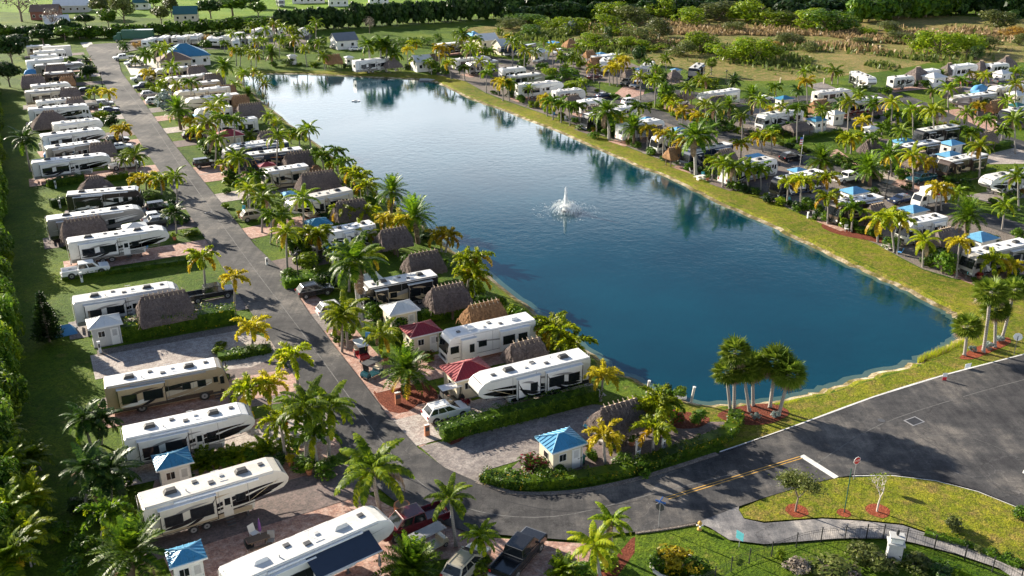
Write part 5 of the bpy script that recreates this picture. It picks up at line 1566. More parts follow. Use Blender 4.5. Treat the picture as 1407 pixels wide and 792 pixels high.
pg('paver_lot',[(150,575),(140,548),(300,505),(372,488),(412,520),(440,548),(340,560),(180,592)],'paver_dark',.022)
pg('paver_pad',[(124,489),(338,452),(374,470),(388,488),(345,505),(300,510),(290,492),(131,522)],'paver_pale',.026)
pg('gravel_strip',[(133,482),(330,446),(342,452),(134,490)],'gravel',.030)
pg('paver_strip',[(383,386),(420,396),(452,420),(478,440),(500,466),(540,510),(560,545),(640,540),(655,560),(640,585),(592,607),(577,615),(530,569),(461,479)],'paver_pink',.018)
pg('paver_corner',[(577,614),(604,607),(700,585),(815,556),(850,560),(848,590),(800,600),(740,625),(690,640),(664,648),(656,663),(612,645)],'paver_grey',.024)
pg('paver_terrace',[(720,628),(800,600),(880,585),(950,580),(1000,580),(985,610),(860,640),(790,655),(690,655)],'paver_dark',.021)
pg('mulch_bed',[(513,540),(530,528),(562,520),(592,530),(602,548),(575,556),(560,566),(535,566)],'mulch_red',.032,2)
pg('mulch_bed',[(608,600),(624,590),(640,600),(620,612)],'mulch_red',.036,2)
pg('mulch_bed',[(985,572),(1010,560),(1060,555),(1085,568),(1060,582),(1020,584)],'mulch_red',.034,3)
pg('mulch_bed',[(1318,492),(1340,478),(1365,470),(1384,464),(1388,472),(1362,484),(1336,494)],'mulch_orange',.034,3)
pg('mulch_bed',[(912,574),(940,566),(975,575),(960,588),(925,588)],'mulch_red',.030,3)
pg('mulch_bed',[(1128,310),(1160,302),(1205,320),(1212,334),(1190,330),(1150,322)],'mulch_red',.030,3)
pg('mulch_bed',[(1275,731),(1313,742),(1360,755),(1420,778),(1420,790),(1360,768),(1310,750)],'mulch_red',.012,2)
pg('paver_court',[(1080,183),(1110,166),(1180,172),(1160,180),(1100,192)],'paver_grey',.028)
pg('paver_drive',[(1108,118),(1130,113),(1150,122),(1130,128)],'paver_grey',.026)
pg('paver_drive',[(1222,255),(1245,236),(1290,246),(1262,268)],'paver_pink',.026)
pg('paver_drive',[(1318,170),(1330,158),(1375,165),(1372,178)],'paver_pink',.028)
pg('paver_drive',[(1372,190),(1330,173),(1300,160),(1345,140),(1380,146),(1372,160)],'paver_pink',.030)
pg('paver_drive',[(1345,215),(1430,195),(1430,225),(1360,226)],'paver_pale',.026)
pg('paver_drive',[(842,131),(858,118),(886,123),(884,131),(866,136)],'paver_pink',.026)
pg('paver_drive',[(1128,214),(1150,205),(1182,228),(1172,240)],'paver_pink',.014)
pg('paver_drive',[(968,166),(1000,158),(1040,178),(1022,190)],'gravel',.016)
pg('paver_drive',[(1182,238),(1212,226),(1240,246),(1220,258)],'paver_pale',.018)
pg('paver_drive',[(905,148),(935,138),(965,150),(950,162)],'paver_pink',.015)
pg('paver_drive',[(1030,150),(1075,146),(1120,160),(1060,186),(1010,178)],'paver_grey',.012)
pg('paver_drive',[(1140,165),(1235,158),(1240,168),(1150,178)],'paver_grey',.017)
pg('paver_drive',[(1195,190),(1300,196),(1360,222),(1340,245),(1262,236),(1200,216)],'paver_dark',.011)
pg('paver_drive',[(1245,104),(1330,100),(1420,112),(1420,140),(1340,136),(1260,118)],'paver_grey',.012)
pg('paver_drive',[(700,86),(760,72),(840,76),(900,100),(940,112),(900,124),(820,112),(750,96)],'gravel',.012)
pg('concrete_pad',[(110,59),(126,58.3),(129,64.6),(115,65.8)],'concrete',.045)
# roads
MAIN=[(124,62),(150,60),(190,61),(194,68),(160,75),(167,100),(200,145),(239,199),(270,238),(309,286),(350,338),(385,371),(424,430),(461,479),(497,525),(530,569),(575,618),(612,645),(655,664),(690,675),(720,680),(790,677),(870,661),(930,643),(985,625),(1100,585),(1200,548),(1300,517),(1407,489),(1560,445),(1600,720),(1460,722),(1398,699),(1343,677),(1284,662),(1226,655),(1176,655),(1150,658),(1109,668),(1050,686),(1015,698),(958,720),(917,727),(873,733),(779,744),(700,738),(640,732),(614,724),(555,700),(529,680),(490,650),(467,610),(454,572),(418,539),(370,467),(326,403),(285,334),(247,276),(210,223),(161,149),(136,101),(118,68)]
pg('road',MAIN,'asphalt',.200-.05)
def ribbon(name,pts,w,mat,z,sm=4):
    P=smooth([G(x,y,0) for x,y in pts],False,sm); L=[];Rr=[]
    for i,p in enumerate(P):
        t=(P[min(i+1,len(P)-1)]-P[max(i-1,0)]).normalized(); s=Vector((-t.y,t.x,0))*w/2; L.append(p+s);Rr.append(p-s)
    vs=[]; 
    for a,b in zip(L,Rr): vs+=[Vector((a.x,a.y,z)),Vector((b.x,b.y,z))]
    mb=MB(); mb.add(vs,[(2*i+1,2*i+3,2*i+2,2*i) for i in range(len(P)-1)],mat)
    return tag(mb.build(name),kind='structure')
ribbon('road',[(640,76),(690,84),(714,90),(749,102),(790,117),(841,136),(890,153),(945,172),(1010,190),(1095,214),(1160,241),(1230,265),(1306,289),(1361,304),(1407,319),(1500,350)],6.2,'asphalt',.060)
ribbon('road',[(868,143),(895,133),(930,127),(1000,138),(1060,139),(1110,135),(1180,134),(1245,136)],6.0,'asphalt',.052)
ribbon('road',[(1212,128),(1245,137),(1280,153),(1310,167),(1340,180),(1407,201),(1480,225)],6.2,'asphalt',.056)
ribbon('road',[(150,67),(200,64),(260,66),(350,66),(420,62)],6.0,'asphalt',.058)
pg('driveway',[(180,104),(170,86),(182,76),(205,80),(230,88),(215,97),(196,103)],'concrete',.046)
pg('path',[(958,720),(1015,698),(1015,703),(1022,715),(1050,721),(1129,715),(1182,718),(1240,724),(1275,736),(1313,744),(1407,786),(1470,815),(1420,815),(1372,783),(1313,763),(1255,748),(1214,742),(1152,742),(1050,750),(1002,744),(975,727)],'path_asphalt',.155)
pg('lawn',[(1022,714),(1015,702),(1050,687),(1109,669),(1150,659),(1226,656),(1284,663),(1343,678),(1398,700),(1460,723),(1560,760),(1540,820),(1480,812),(1407,784),(1313,742),(1275,734),(1240,722),(1182,716),(1129,713),(1050,719)],'bank_grass',.165)
pg('lawn',[(873,734),(917,728),(957,721),(975,728),(1002,745),(1050,751),(1152,743),(1214,743),(1255,749),(1313,764),(1372,784),(1420,816),(1300,840),(820,830),(850,790),(872,760)],'ground_grass',.040)
# kerbs: real steps of 0.14 m
def kerb(pts, closed=False, w=.26, h=.0, mat='kerb_white', sm=3):
    P=smooth([G(x,y,0) for x,y in pts],closed,sm); mb=MB(); vs=[]
    for i,p in enumerate(P):
        t=(P[min(i+1,len(P)-1)]-P[max(i-1,0)]).normalized(); s=Vector((-t.y,t.x,0))*w/2
        vs+=[p+s,p-s,p-s+Vector((0,0,.15+h*.7)),p+s+Vector((0,0,.15+h*.7))]
    fs=[]
    for i in range(len(P)-1):
        a=4*i; fs+=[(a+1,a+5,a+6,a+2),(a+2,a+6,a+7,a+3),(a+3,a+7,a+4,a)]
    fs+=[(0,1,2,3),(len(vs)-1,len(vs)-2,len(vs)-3,len(vs)-4)]
    mb.add(vs,fs,mat); return tag(mb.build('kerb'),kind='structure')
kerb([(990,623),(1040,606),(1100,584.5),(1200,547.5),(1300,516.5),(1407,488.5),(1500,462)])
kerb([(1170,655),(1200,654.6),(1226,655),(1284,662.3),(1343,677.3),(1398,699.3),(1450,718)])
kerb([(655,664),(690,675.5),(720,680.5),(790,677.5),(870,661.5),(930,643.5),(985,625.5)],mat='gravel',w=.5,h=.05)
kerb([(873,734),(917,728),(956,721)],mat='gravel',w=.25,h=.0)
# markings
def line(pts,w,mat,name='road_marking',z=.160): return ribbon(name,pts,w,mat,z,3)
line([(915,685.5),(1100,629)],.10,'line_yellow')
line([(918.5,688),(1103,631.4)],.10,'line_yellow')
line([(1101,628),(1149,658.5)],.62,'line_white')
line([(1224,139),(1240,139.6)],.5,'line_white',z=.070)
for x0,y0,x1,y1 in ((1405,650,1425,656),): line([(x0,y0),(x1,y1)],.6,'line_white')
for q in ([(1020,706),(1090,672),(1230,600),(1330,580)],[(1290,600),(1360,640),(1420,680)]): pass
for pts_,w_,mt in (([(168,118),(205,165),(250,233),(300,303),(350,372),(420,465),(500,575),(560,650),(640,700),(760,712),(900,680),(1000,655)],.10,'seam_light'),([(258,298),(300,306),(352,333)],.09,'seam_dark'),([(150,100),(175,101)],.1,'seam_dark'),([(355,400),(398,412)],.08,'seam_dark'),([(420,500),(470,492)],.08,'seam_dark'),([(540,640),(590,622)],.08,'seam_dark'),([(1120,640),(1210,585),(1330,545),(1420,520)],.10,'seam_light'),([(1230,610),(1320,600),(1420,640)],.07,'seam_light'),([(1180,560),(1260,600),(1400,690)],.06,'seam_dark'),([(690,690),(780,705),(880,690)],.07,'seam_dark')): ribbon('road_seam',pts_,w_,mt,.1545,5)
def grate(x,y,w,d,lab):
    o=empty('drain_grate',G(x,y,.152),HD); m=MB(); m.box(-w,w,-d,d,0,.012,'mid_grey'); m.build('rim',o)
    m=MB(); 
    for i in range(9): m.box(-w*.8,w*.8,-d*.8+d*.19*i,-d*.8+d*.19*i+d*.09,.016,.03,'dark_grey')
    m.box(-w*.8,w*.8,-d*.8,d*.8,.0125,.0155,'black'); m.build('grille',o); tag(o,lab,'drain')
grate(1256,579,.85,.6,'square iron drain grate with pale rim in the wide road')
grate(286,292,.5,.3,'small dark drain grate beside a tarry crack on the long road')
grate(472,550,.5,.3,'small dark drain grate at the road side beside the palms')
m=MB(); m.disc(0,0,.0,.36,'dark_grey'); m.tube([(0,0,-.004),(0,0,.012)],.36,18,'dark_grey',False); o=m.build('manhole_cover',loc=G(1211,578,.152)); tag(o,'round manhole cover left of the square drain grate','manhole')
# grass standing on the lawns that lie nearest
# ================================================================ placing
THINGS=[]   # (object, species text, group, px, py) waiting for a label
REFS=[]     # (short name, px, py)
def lab_ref(s):
    a=s.split('|'); return a[0].strip(), (a[1].strip() if len(a)>1 else None)
PADI=[0]
def pad_under(p, heading, L, toward):
    PADI[0]+=1
    t=Vector((math.cos(heading),math.sin(heading),0)); s=Vector((-t.y,t.x,0))
    a,b=(-1,L+(9 if PX(p)[0]<500 else 4)) if toward=='R' else (-9 if PX(p)[0]<700 and PX(p)[1]>120 else -1,L+1)
    q=[p+t*a-s*1.8,p+t*b-s*1.8,p+t*b+s*3.6,p+t*a+s*3.6]
    mats=['paver_grey','paver_pink','paver_dark','paver_pale','paver_pink']
    fill('paver_pad',[q],mats[PADI[0]%5],.0335+.0021*(PADI[0]%5)+.0003*(PADI[0]%7))
def cl(v,a,b): return max(a,min(b,v))
PROT=[]
_fresh={}
for ln in RV.strip().splitlines():
    t=ln.split(None,7); kind,sch=t[0],t[1]; x0,y0,x1,y1=map(float,t[2:6]); nose=t[6]; label,ref=lab_ref(t[7])
    zt=RTOP[kind][1]
    a=G(x0,y0,zt); b=G(x1,y1,zt); hd=math.atan2(b.y-a.y,b.x-a.x); L=(b-a).length
    near=y0>250
    if not near: hd=cl(hd,R(25),R(33)); L=cl(L,7.5,12.5)
    if kind=='F': L=L*11/10.2
    if kind=='A': L*=1.03
    sc=SCL(a)
    pr=rv_proto(kind,sch)
    o=dup(pr,SMALL if sc<5.2 else ())
    u=Vector((math.cos(hd),math.sin(hd),0)); nn=Vector((-u.y,u.x,0))
    W=1.25*(1 if sc>5 else 1.0)
    k=L/11
    base=Vector((a.x,a.y,0))+nn*W
    if nose=='R': o.location=base; o.rotation_euler=(0,0,hd)
    else: o.location=base+u*L; o.rotation_euler=(0,0,hd+math.pi)
    o.scale=(k,1,1)
    o.location.z=.20 if (y0>480 and x0<700 and x0>480) else .06
    tag(o,label,{'A':'motorhome','F':'trailer','T':'trailer','B':'trailer'}[kind],'recreational vehicles on the lots')
    pad_under(Vector((a.x,a.y,0)),hd,L,'R' if (nose=='R') else 'L') if kind!='B' and not (x0<520 and x0>400 and y0<100) else None
    cx_,cy_=PX(base+u*L/2+Vector((0,0,2)))
    if ref: REFS.append((ref,cx_,cy_))
for ln in RVG.strip().splitlines():
    t=ln.split(None,7); kind,sch=t[0],t[1]; x0,y0,x1,y1,L=map(float,t[2:7]); a=G(x0,y0); b=G(x1,y1)
    hd=math.atan2(b.y-a.y,b.x-a.x); o=dup(rv_proto(kind,sch),('ladder','roof_antenna','tail_light','king_pin'))
    o.location=a+Vector((0,0,.05)); o.rotation_euler=(0,0,hd); o.scale=(L/11,1,1)
    tag(o,t[7].split('|')[0],'motorhome' if kind=='A' else 'trailer','recreational vehicles on the lots')
for p in list(_rv.values()): PROT.append(p)
# storage lot
si=0
ordn=['first','second','third','fourth','fifth','sixth','seventh','eighth','ninth','tenth','eleventh','twelfth','thirteenth','fourteenth','fifteenth','sixteenth','seventeenth']
st=[q.split() for q in STORE.strip().split(';')]; st.sort(key=lambda q:float(q[0]))
for q in st:
    x,y,k,s=float(q[0]),float(q[1]),q[2],q[3]
    o=dup(rv_proto(k,s),SMALL); o.location=G(x,y+4,0)+Vector((0,0,.05)); o.rotation_euler=(0,0,R(-100+si%3*12)); o.scale=(.62,1,.9)
    tag(o,f'white stored vehicle in the storage lot, {ordn[si]} from the green truck','trailer','trailers in the storage lot'); si+=1
pg('gravel_lot',[(170,62),(420,62),(430,48),(350,46),(190,50)],'gravel',.011)
def near_scale(x,y): return SCL(G(x,y))
# huts
for i,ln in enumerate(HUTS.strip().splitlines()):
    t=ln.split(None,5); x,y,wp_=map(float,t[:3]); lv,col=t[3],t[4]; label,ref=lab_ref(t[5])
    c=G(x,y,3.0); s=SCL(c); l=cl(wp_/(1.22*s)-.5,2.6,9.5); d=l*(.68 if lv!='f' else .7)
    rise=d*.50+.7
    if 'peak' in label or 'dome' in label or 'pointed' in label: q_=l*.3
    else: q_=None
    c=G(x,y,2.1+rise*.45)
    o=hut(Vector((c.x,c.y,.02)),HD,l,d,'thatch_warm' if col=='w' else 'thatch',1.8,rise if lv!='f' else .9,lv=='n',q_,seed=i+1,pegs=lv!='f')
    tag(o,label,'thatched hut','thatched huts on the lots')
    if ref: REFS.append((ref,x,y))
for i,ln in enumerate(SHEDS.strip().splitlines()):
    t=ln.split(None,7); x,y,wp_=map(float,t[2:5]); label,ref=lab_ref(t[7])
    c=G(x,y,3.0); s=SCL(c); l=cl(wp_/(1.30*s)-.45,2.0,6.2); d=l*.8
    nm='metal_'+t[0]
    o=shed(Vector((c.x,c.y,.02 if i<14 else .0)),HD,l,d,nm,'wall_'+t[1],2.5,t[5]=='n','utility_shed',wins=int(t[6]) or 1,door=t[6]!='0')
    if 'flat' in label or 'carport' in label: o.scale=(1,1,.92)
    tag(o,label,'shed','small sheds on the lots')
    if ref: REFS.append((ref,x,y))
# cars
for ln in CARS.strip().splitlines():
    t=ln.split(None,5); kind,pt=t[0],t[1]; x,y=float(t[2]),float(t[3]); label,ref=lab_ref(t[5])
    pr=car_proto(kind,pt); o=dup(pr,('mirror','roof_rack','grille') if near_scale(x,y)<5 else ())
    L=CLEN[kind]; hd={'R':HD,'L':HD+math.pi,'d':R(-120),'u':R(60)}[t[4]]
    if label.startswith('maroon pickup'): hd=R(212)
    c=G(x,y); u=Vector((math.cos(hd),math.sin(hd),0))
    o.location=c-u*L/2+Vector((0,0,.06)); o.rotation_euler=(0,0,hd)
    tag(o,label,{'suv':'car','sedan':'car','jeep':'car','van':'van','pickup':'pickup truck'}[kind],'cars parked on the lots')
    if ref: REFS.append((ref,x,y))
for p in list(_rv.values())+list(_car.values()): drop(p)
def cart(roof,paint,rows,x,y,hd,label):
    o=golf_cart(roof,paint,rows); o.location=G(x,y,.04); o.rotation_euler=(0,0,hd); tag(o,label,'golf cart','golf carts')
cart('awning_white','red',1,492,486,R(118)+math.pi,'red golf cart with white canopy on the pink paver strip')
cart('dark_grey','teal',1,523,512,R(230),'dark teal golf cart beside the starry date palm')
cart('awning_white','black',1,606,556,R(28),'golf cart with pale canopy in front of the nearer red shed')
cart('mid_grey','cream',2,566,768,R(40),'cream four seat golf cart with dark canopy beside the maroon pickup')
REFS+= [('the red golf cart',500,490),('the cream golf cart',568,755),('the maroon pickup',568,725)]
bt=box_truck(); a=G(1298,281,0); b=G(1254,270,0); hd=math.atan2(b.y-a.y,b.x-a.x); bt.location=(a.x,a.y,.07); bt.rotation_euler=(0,0,R(180+26)); bt.location=G(1296,279,.07); tag(bt,'white moving truck with orange and red cargo side driving on the right hand road','truck')
gt=dup_none=None
# houses
for ln in HOUSES.strip().splitlines():
    t=ln.split(None,7); x,y,wp_,d=map(float,t[:4]); label,ref=lab_ref(t[7])
    c=G(x,y); s=SCL(c); l=max(4,wp_/(s*1.15))
    far=y<35
    o=house(c,HD if not far else R(12),l,d*(1 if not far else 1),3.0 if 'barn' not in label else 3.4,('metal_'+t[4]) if t[4] in('blue','sky','red','white','teal') else t[4],'wall_'+t[5],t[6]=='g')
    tag(o,label,'house')
    if ref: REFS.append((ref,x,y-10))
# ---------------------------------------------------------------- lettered and small things
def pole(name,x,y,h,r,mat,label,cat,z=0.0):
    o=empty(name,G(x,y,z)); m=MB(); m.tube([(0,0,0),(0,0,h)],[r,r*.8],8,mat); m.build('post',o); tag(o,label,cat); return o
def text(parent,s,size,mat,loc,rz=0,rx=math.pi/2):
    cu=bpy.data.curves.new('lettering','FONT'); cu.body=s; cu.size=size; cu.align_x='CENTER'; cu.align_y='CENTER'; cu.extrude=.006
    o=bpy.data.objects.new('lettering',cu); COL.objects.link(o)
    dg=bpy.context.evaluated_depsgraph_get(); me=bpy.data.meshes.new_from_object(o.evaluated_get(dg)); bpy.data.objects.remove(o)
    me.materials.clear(); me.materials.append(M(mat))
    q=link('lettering',me,parent,loc); q.rotation_euler=(rx,0,rz); return q
def octagon(r,th,mat,y=0):
    m=MB(); n=8
    m.tube([(0,y-th/2,0),(0,y+th/2,0)],r,8,mat,False); return m
def stop_sign(x,y,rz,label,back=False,h=2.15,blue=False):
    o=empty('stop_sign',G(x,y,.02),rz); m=MB(); m.tube([(0,.04,0),(0,.04,h+.3)],.035,6,'mid_grey'); m.build('post',o)
    m=octagon(.40,.02,'sign_white'); s=m.build('sign_panel',o,loc=(0,0,h)); s.rotation_euler=(0,R(22.5),0)
    m=octagon(.36,.01,'sign_red',-.016); m.build('red_face',s)
    tx=text(o,'STOP',.26,'sign_white',(0,-.028,h))
    m=octagon(.40,.008,'dark_grey',.016); m.build('back_face',s)
    if blue:
        m=MB(); m.box(-.45,.45,-.015,.015,h+.42,h+.58,'sign_blue'); m.build('street_name_plate',o)
        m=MB(); m.box(-.015,.015,-.45,.45,h+.59,h+.75,'sign_blue'); m.build('street_name_plate',o)
    tag(o,label,'road sign')
stop_sign(1173,661,R(25),'red stop sign on a thin post at the grass island kerb')
stop_sign(905,726,R(150),'stop sign seen from its dark back with blue street name plates on top',blue=True)
pole('sign_post',1160,704,4.4,.05,'paint_green','tall thin green post in the small mulch ring on the grass island','post',.17)
for x,y,w_ in ((1094,704,1.6),(1159,707,1.0),(1206,704,1.6)):
    P=[G(x,y,0)+Vector((w_*.62*math.cos(a*.5236)*rnd(.9,1.1),w_*.62*math.sin(a*.5236)*rnd(.9,1.1),0)) for a in range(12)]
    fill('mulch_ring',[P],'mulch_orange',.178)
def panel_sign(x,y,h,w,hh,mat,label,rz=0.0,name='sign_board',post='mid_grey'):
    o=empty(name,G(x,y,.02),rz); m=MB(); m.tube([(0,.03,0),(0,.03,h)],.03,6,post); m.build('post',o)
    m=MB(); m.box(-w/2,w/2,-.02,0,h-hh,h,mat); m.build('sign_panel',o); tag(o,label,'sign'); return o
o=empty('road_sign',G(1393,488,.02),R(160)); m=MB(); m.tube([(0,.04,0),(0,.04,2.4)],.035,6,'dark_grey'); m.build('post',o); m=octagon(.5,.02,'sign_white'); m.build('sign_panel',o,loc=(0,0,2.3)); tag(o,'white octagonal sign back at the right end of the shore lawn','road sign')
panel_sign(1329,508,.75,.85,.55,'sign_white','small white lawn sign tilted on the shore lawn',R(20))
o=panel_sign(1297,524,1.0,.5,.45,'sign_white','small red and white sign at the kerb of the shore lawn',R(0)); m=MB(); m.box(-.22,.22,-.035,-.021,.1,.5,'sign_red'); m.build('red_panel',o)
panel_sign(1015,752,1.5,.7,.75,'aqua','small pale blue sign beside the curved path',R(-50))
# hydrant
o=empty('fire_hydrant',G(961,728,.04)); m=MB(); m.tube([(0,0,0),(0,0,.08),(0,0,.1),(0,0,.6),(0,0,.62),(0,0,.66),(0,0,.8),(0,0,.86)],[.2,.2,.13,.13,.19,.19,.12,.04],10,'line_yellow',True); m.build('body',o)
m=MB(); m.tube([(-.28,0,.45),(.28,0,.45)],.075,8,'sign_white',False); m.build('outlet',o); m=MB(); m.tube([(0,-.24,.4),(0,0,.4)],.09,8,'sign_white',False); m.build('outlet',o); tag(o,'yellow and white fire hydrant on the lawn corner','fire hydrant')
# lamp posts
def lamp(x,y,h,label):
    o=pole('street_lamp',x,y,h,.09,'black',label,'street lamp'); m=MB(); m.tube([(0,0,h),(0,0,h+.05),(0,0,h+.35),(0,0,h+.5)],[.1,.2,.26,.05],8,'black'); l=m.build('lantern',o); m=MB(); m.tube([(0,0,h+.06),(0,0,h+.3)],.17,8,'lamp_clear'); m.build('lamp_glass',l); m=MB(); m.box(-.14,.14,-.14,.14,0,.3,'black'); m.build('base',o)
lamp(411,392,4.2,'black lamp post beside the blue shed by the silver sedan')
lamp(823,137,4.0,'black lamp post at the bend of the far road')
lamp(1216,274,4.6,'black lamp post beside the right hand road')
lamp(141,120,3.6,'black lamp post beside the far end of the long road')
lamp(997,116,3.4,'dark lamp post beside the empty far pad')
# power pedestals
def pedestal(x,y,h,mat,label,w=.3):
    o=empty('power_pedestal',G(x,y,.02),HD); m=MB(); m.box(-w/2,w/2,-.12,.12,0,h,mat); m.box(-w/2-.03,w/2+.03,-.15,.15,h,h+.06,'sign_white'); m.build('post',o,.02); m=MB(); m.box(-w/2+.04,w/2-.04,-.135,-.121,h*.5,h*.85,'dark_grey'); m.build('meter',o); tag(o,label,'utility post','power pedestals on the lots')
pedestal(876,629,1.7,'awning_white','blue white utility pedestal under the foxtail palm by the roadside hedge',.45)
pedestal(911,619,1.2,'sign_white','short white utility post between the palm and the picnic table',.28)
pedestal(138,485,1.4,'sign_white','white utility post at the corner of the long clipped hedge')
pedestal(113,388,1.4,'sign_white','white utility post beside the white crew cab pickup')
pedestal(77,259,1.3,'sign_white','white utility post in front of the hedge of the off-white trailer')
pedestal(83,286,1.3,'sign_white','white utility post beside the black motorhome')
pedestal(56,206,1.3,'sign_white','white utility post beside the square-windowed trailer')
pedestal(547,555,1.3,'terracotta','tan stone utility pillar in the red mulch bed',.6)
pedestal(587,599,1.2,'terracotta','tan stone utility pillar at the corner of the grey paver lot',.5)
pedestal(367,365,1.1,'sign_white','short white post on the lawn strip beside the road')
pedestal(1110,300,1.0,'sign_white','short white post on the lakeside lawn')
pedestal(1192,150,1.2,'sign_white','white post near the empty grey pad beside the marsh')
pedestal(1132,115,1.4,'wall_cream','pale pillar on the far lawn before two palms')
pedestal(1072,114,1.3,'wall_cream','pale pillar alone on the far lawn')
# mail kiosk / gate column
o=empty('gate_column',G(1227,768,.04),R(-15)); o.scale=(.72,.72,1); m=MB(); m.box(-.75,.75,-.6,.6,0,1.55,'wall_grey'); m.build('base',o,.03); m=MB(); m.box(-.9,.9,-.75,.75,1.55,1.7,'light_grey'); m.box(-.65,.65,-.5,.5,1.7,2.15,'sign_white'); m.box(-.78,.78,-.62,.62,2.15,2.28,'light_grey'); m.build('cap',o,.03)
m=MB(); m.tube([(0,0,2.28),(0,0,2.4),(0,0,2.7),(0,0,2.85)],[.07,.16,.18,.03],8,'black'); m.build('lantern',o); tag(o,'pale blue grey stepped column with a small black lantern beside the iron fence','gate column')
# iron fence
FP=[(960,812),(990,795),(1020,778),(1060,765),(1105,749),(1150,743),(1190,741),(1222,742),(1270,752),(1325,770),(1375,792),(1420,815)]
fp=smooth([G(x,y,.04) for x,y in FP],False,4)
o=empty('iron_fence',fp[0]); f0=fp[0]
rails=[MB(),MB(),MB()]; pick=MB(); acc=0; lastp=0
for i in range(len(fp)-1):
    a=fp[i]-f0;b=fp[i+1]-f0
    for rl,z in zip(rails,(.15,1.05,1.25)): rl.tube([a+Vector((0,0,z)),b+Vector((0,0,z))],.016,4,'black',False)
    L=(b-a).length; k=0
    while k<L:
        q=a.lerp(b,k/L); pick.tube([q+Vector((0,0,.05)),q+Vector((0,0,1.3))],.008,3,'black',False,False); k+=.17
    acc+=L
    if i%3==0:
        p=MB(); p.box(-.035,.035,-.035,.035,0,1.40,'black'); p.box(-.05,.05,-.05,.05,1.40,1.46,'black'); p.build('post',o,loc=a)
[rl.build('rail',o) for rl in rails]; pick.build('picket',o); tag(o,'black iron picket fence curving along the path','fence')
# picnic table of concrete with curved benches
o=empty('picnic_table',G(835,604,.03),.4); m=MB(); m.tube([(0,0,.68),(0,0,.78)],.75,20,'concrete',False); m.build('tabletop',o); m=MB(); m.tube([(0,0,0),(0,0,.7)],[.3,.2],10,'concrete'); m.build('pedestal',o)
for k in range(4):
    an=k*math.pi/2+.5; m=MB(); m.box(-.5,.5,-.18,.18,.36,.46,'concrete'); m.box(-.3,-.15,-.14,.14,0,.36,'concrete'); m.box(.15,.3,-.14,.14,0,.36,'concrete'); b=m.build('bench',o,.02,(1.15*math.cos(an),1.15*math.sin(an),0)); b.rotation_euler=(0,0,an+math.pi/2)
tag(o,'round concrete picnic table with four benches on grey pavers','picnic table')
def bench_table(x,y,label,mat='concrete'):
    o=empty('picnic_table',G(x,y,.03),HD); m=MB(); m.box(-.9,.9,-.38,.38,.7,.76,mat); m.build('tabletop',o)
    for s in (-1,1):
        m=MB(); m.box(-.9,.9,s*.75-.14,s*.75+.14,.42,.47,mat); m.build('bench',o)
        m=MB(); m.box(s*.6-.05,s*.6+.05,-.75,.75,.36,.41,mat); m.box(s*.6-.05,s*.6+.05,-.3,.3,0,.7,mat); m.build('leg',o)
    tag(o,label,'picnic table')
bench_table(1222,342,'grey picnic table between lakeside palms and white motorhome')
bench_table(356,750,'pale picnic table beside the closed purple parasol','post_wood')
bench_table(962,247,'white picnic table at the foot of twin royal palms','wall_white')
def parasol(x,y,h,mat,label,closed=False,r=1.4):
    o=empty('parasol',G(x,y,.03)); m=MB(); m.tube([(0,0,0),(0,0,h)],.025,6,'light_grey'); m.build('pole',o)
    m=MB()
    if closed: m.tube([(0,0,h*.45),(0,0,h*.5),(0,0,h*.8),(0,0,h)],[.1,.14,.1,.02],10,mat)
    else:
        n=8; ring=[(r*math.cos(k*2*math.pi/n),r*math.sin(k*2*math.pi/n),h-.5) for k in range(n)]
        m.add(ring+[(0,0,h)],[(k,(k+1)%n,n) for k in range(n)],mat); m.add([(x_,y_,z_-.15) for x_,y_,z_ in ring]+ring,[(k,(k+1)%n,n+(k+1)%n,n+k) for k in range(n)],mat)
    m.build('canopy',o); tag(o,label,'parasol')
parasol(359,744,2.3,'purple','closed purple parasol in the paver yard',True)
parasol(523,792,2.2,'gel_grey','closed grey parasol at the bottom edge beside the navy awning',True)
parasol(760,67,2.6,'awning_blue','open bright blue parasol near the brown thatch by the marsh',r=2.2)
parasol(938,142,2.3,'awning_blue','small blue parasol under the tan grey peaked hut',r=1.4)
# navy awning of the lowest trailer
a=G(318,806,3.76); b=G(527,715,3.76); u=(b-a).normalized(); nn=Vector((-u.y,u.x,0))
aw=empty('awning_canopy',a+u*5.6); q0=Vector((0,0,-.25))-nn*.1; e=-nn*2.0+Vector((0,0,-.65)); m=MB()
P=[q0,q0+u*5.4,q0+u*5.4+e,q0+e]
m.hexa([p-Vector((0,0,.02)) for p in (P[3],P[2],P[1],P[0])]+[p+Vector((0,0,.02)) for p in (P[3],P[2],P[1],P[0])],'awning_navy'); m.build('fabric',aw)
for k in (0,5.4):
    m=MB(); m.tube([q0+u*k+e,Vector((u.x*k,u.y*k,-2.6))-nn*.05],.03,5,'light_grey'); m.build('arm',aw)
m=MB(); m.tube([q0+e,q0+u*5.4+e],.07,8,'light_grey'); m.build('roller',aw)
tag(aw,'dark navy awning rolled out from the lowest white trailer','awning')
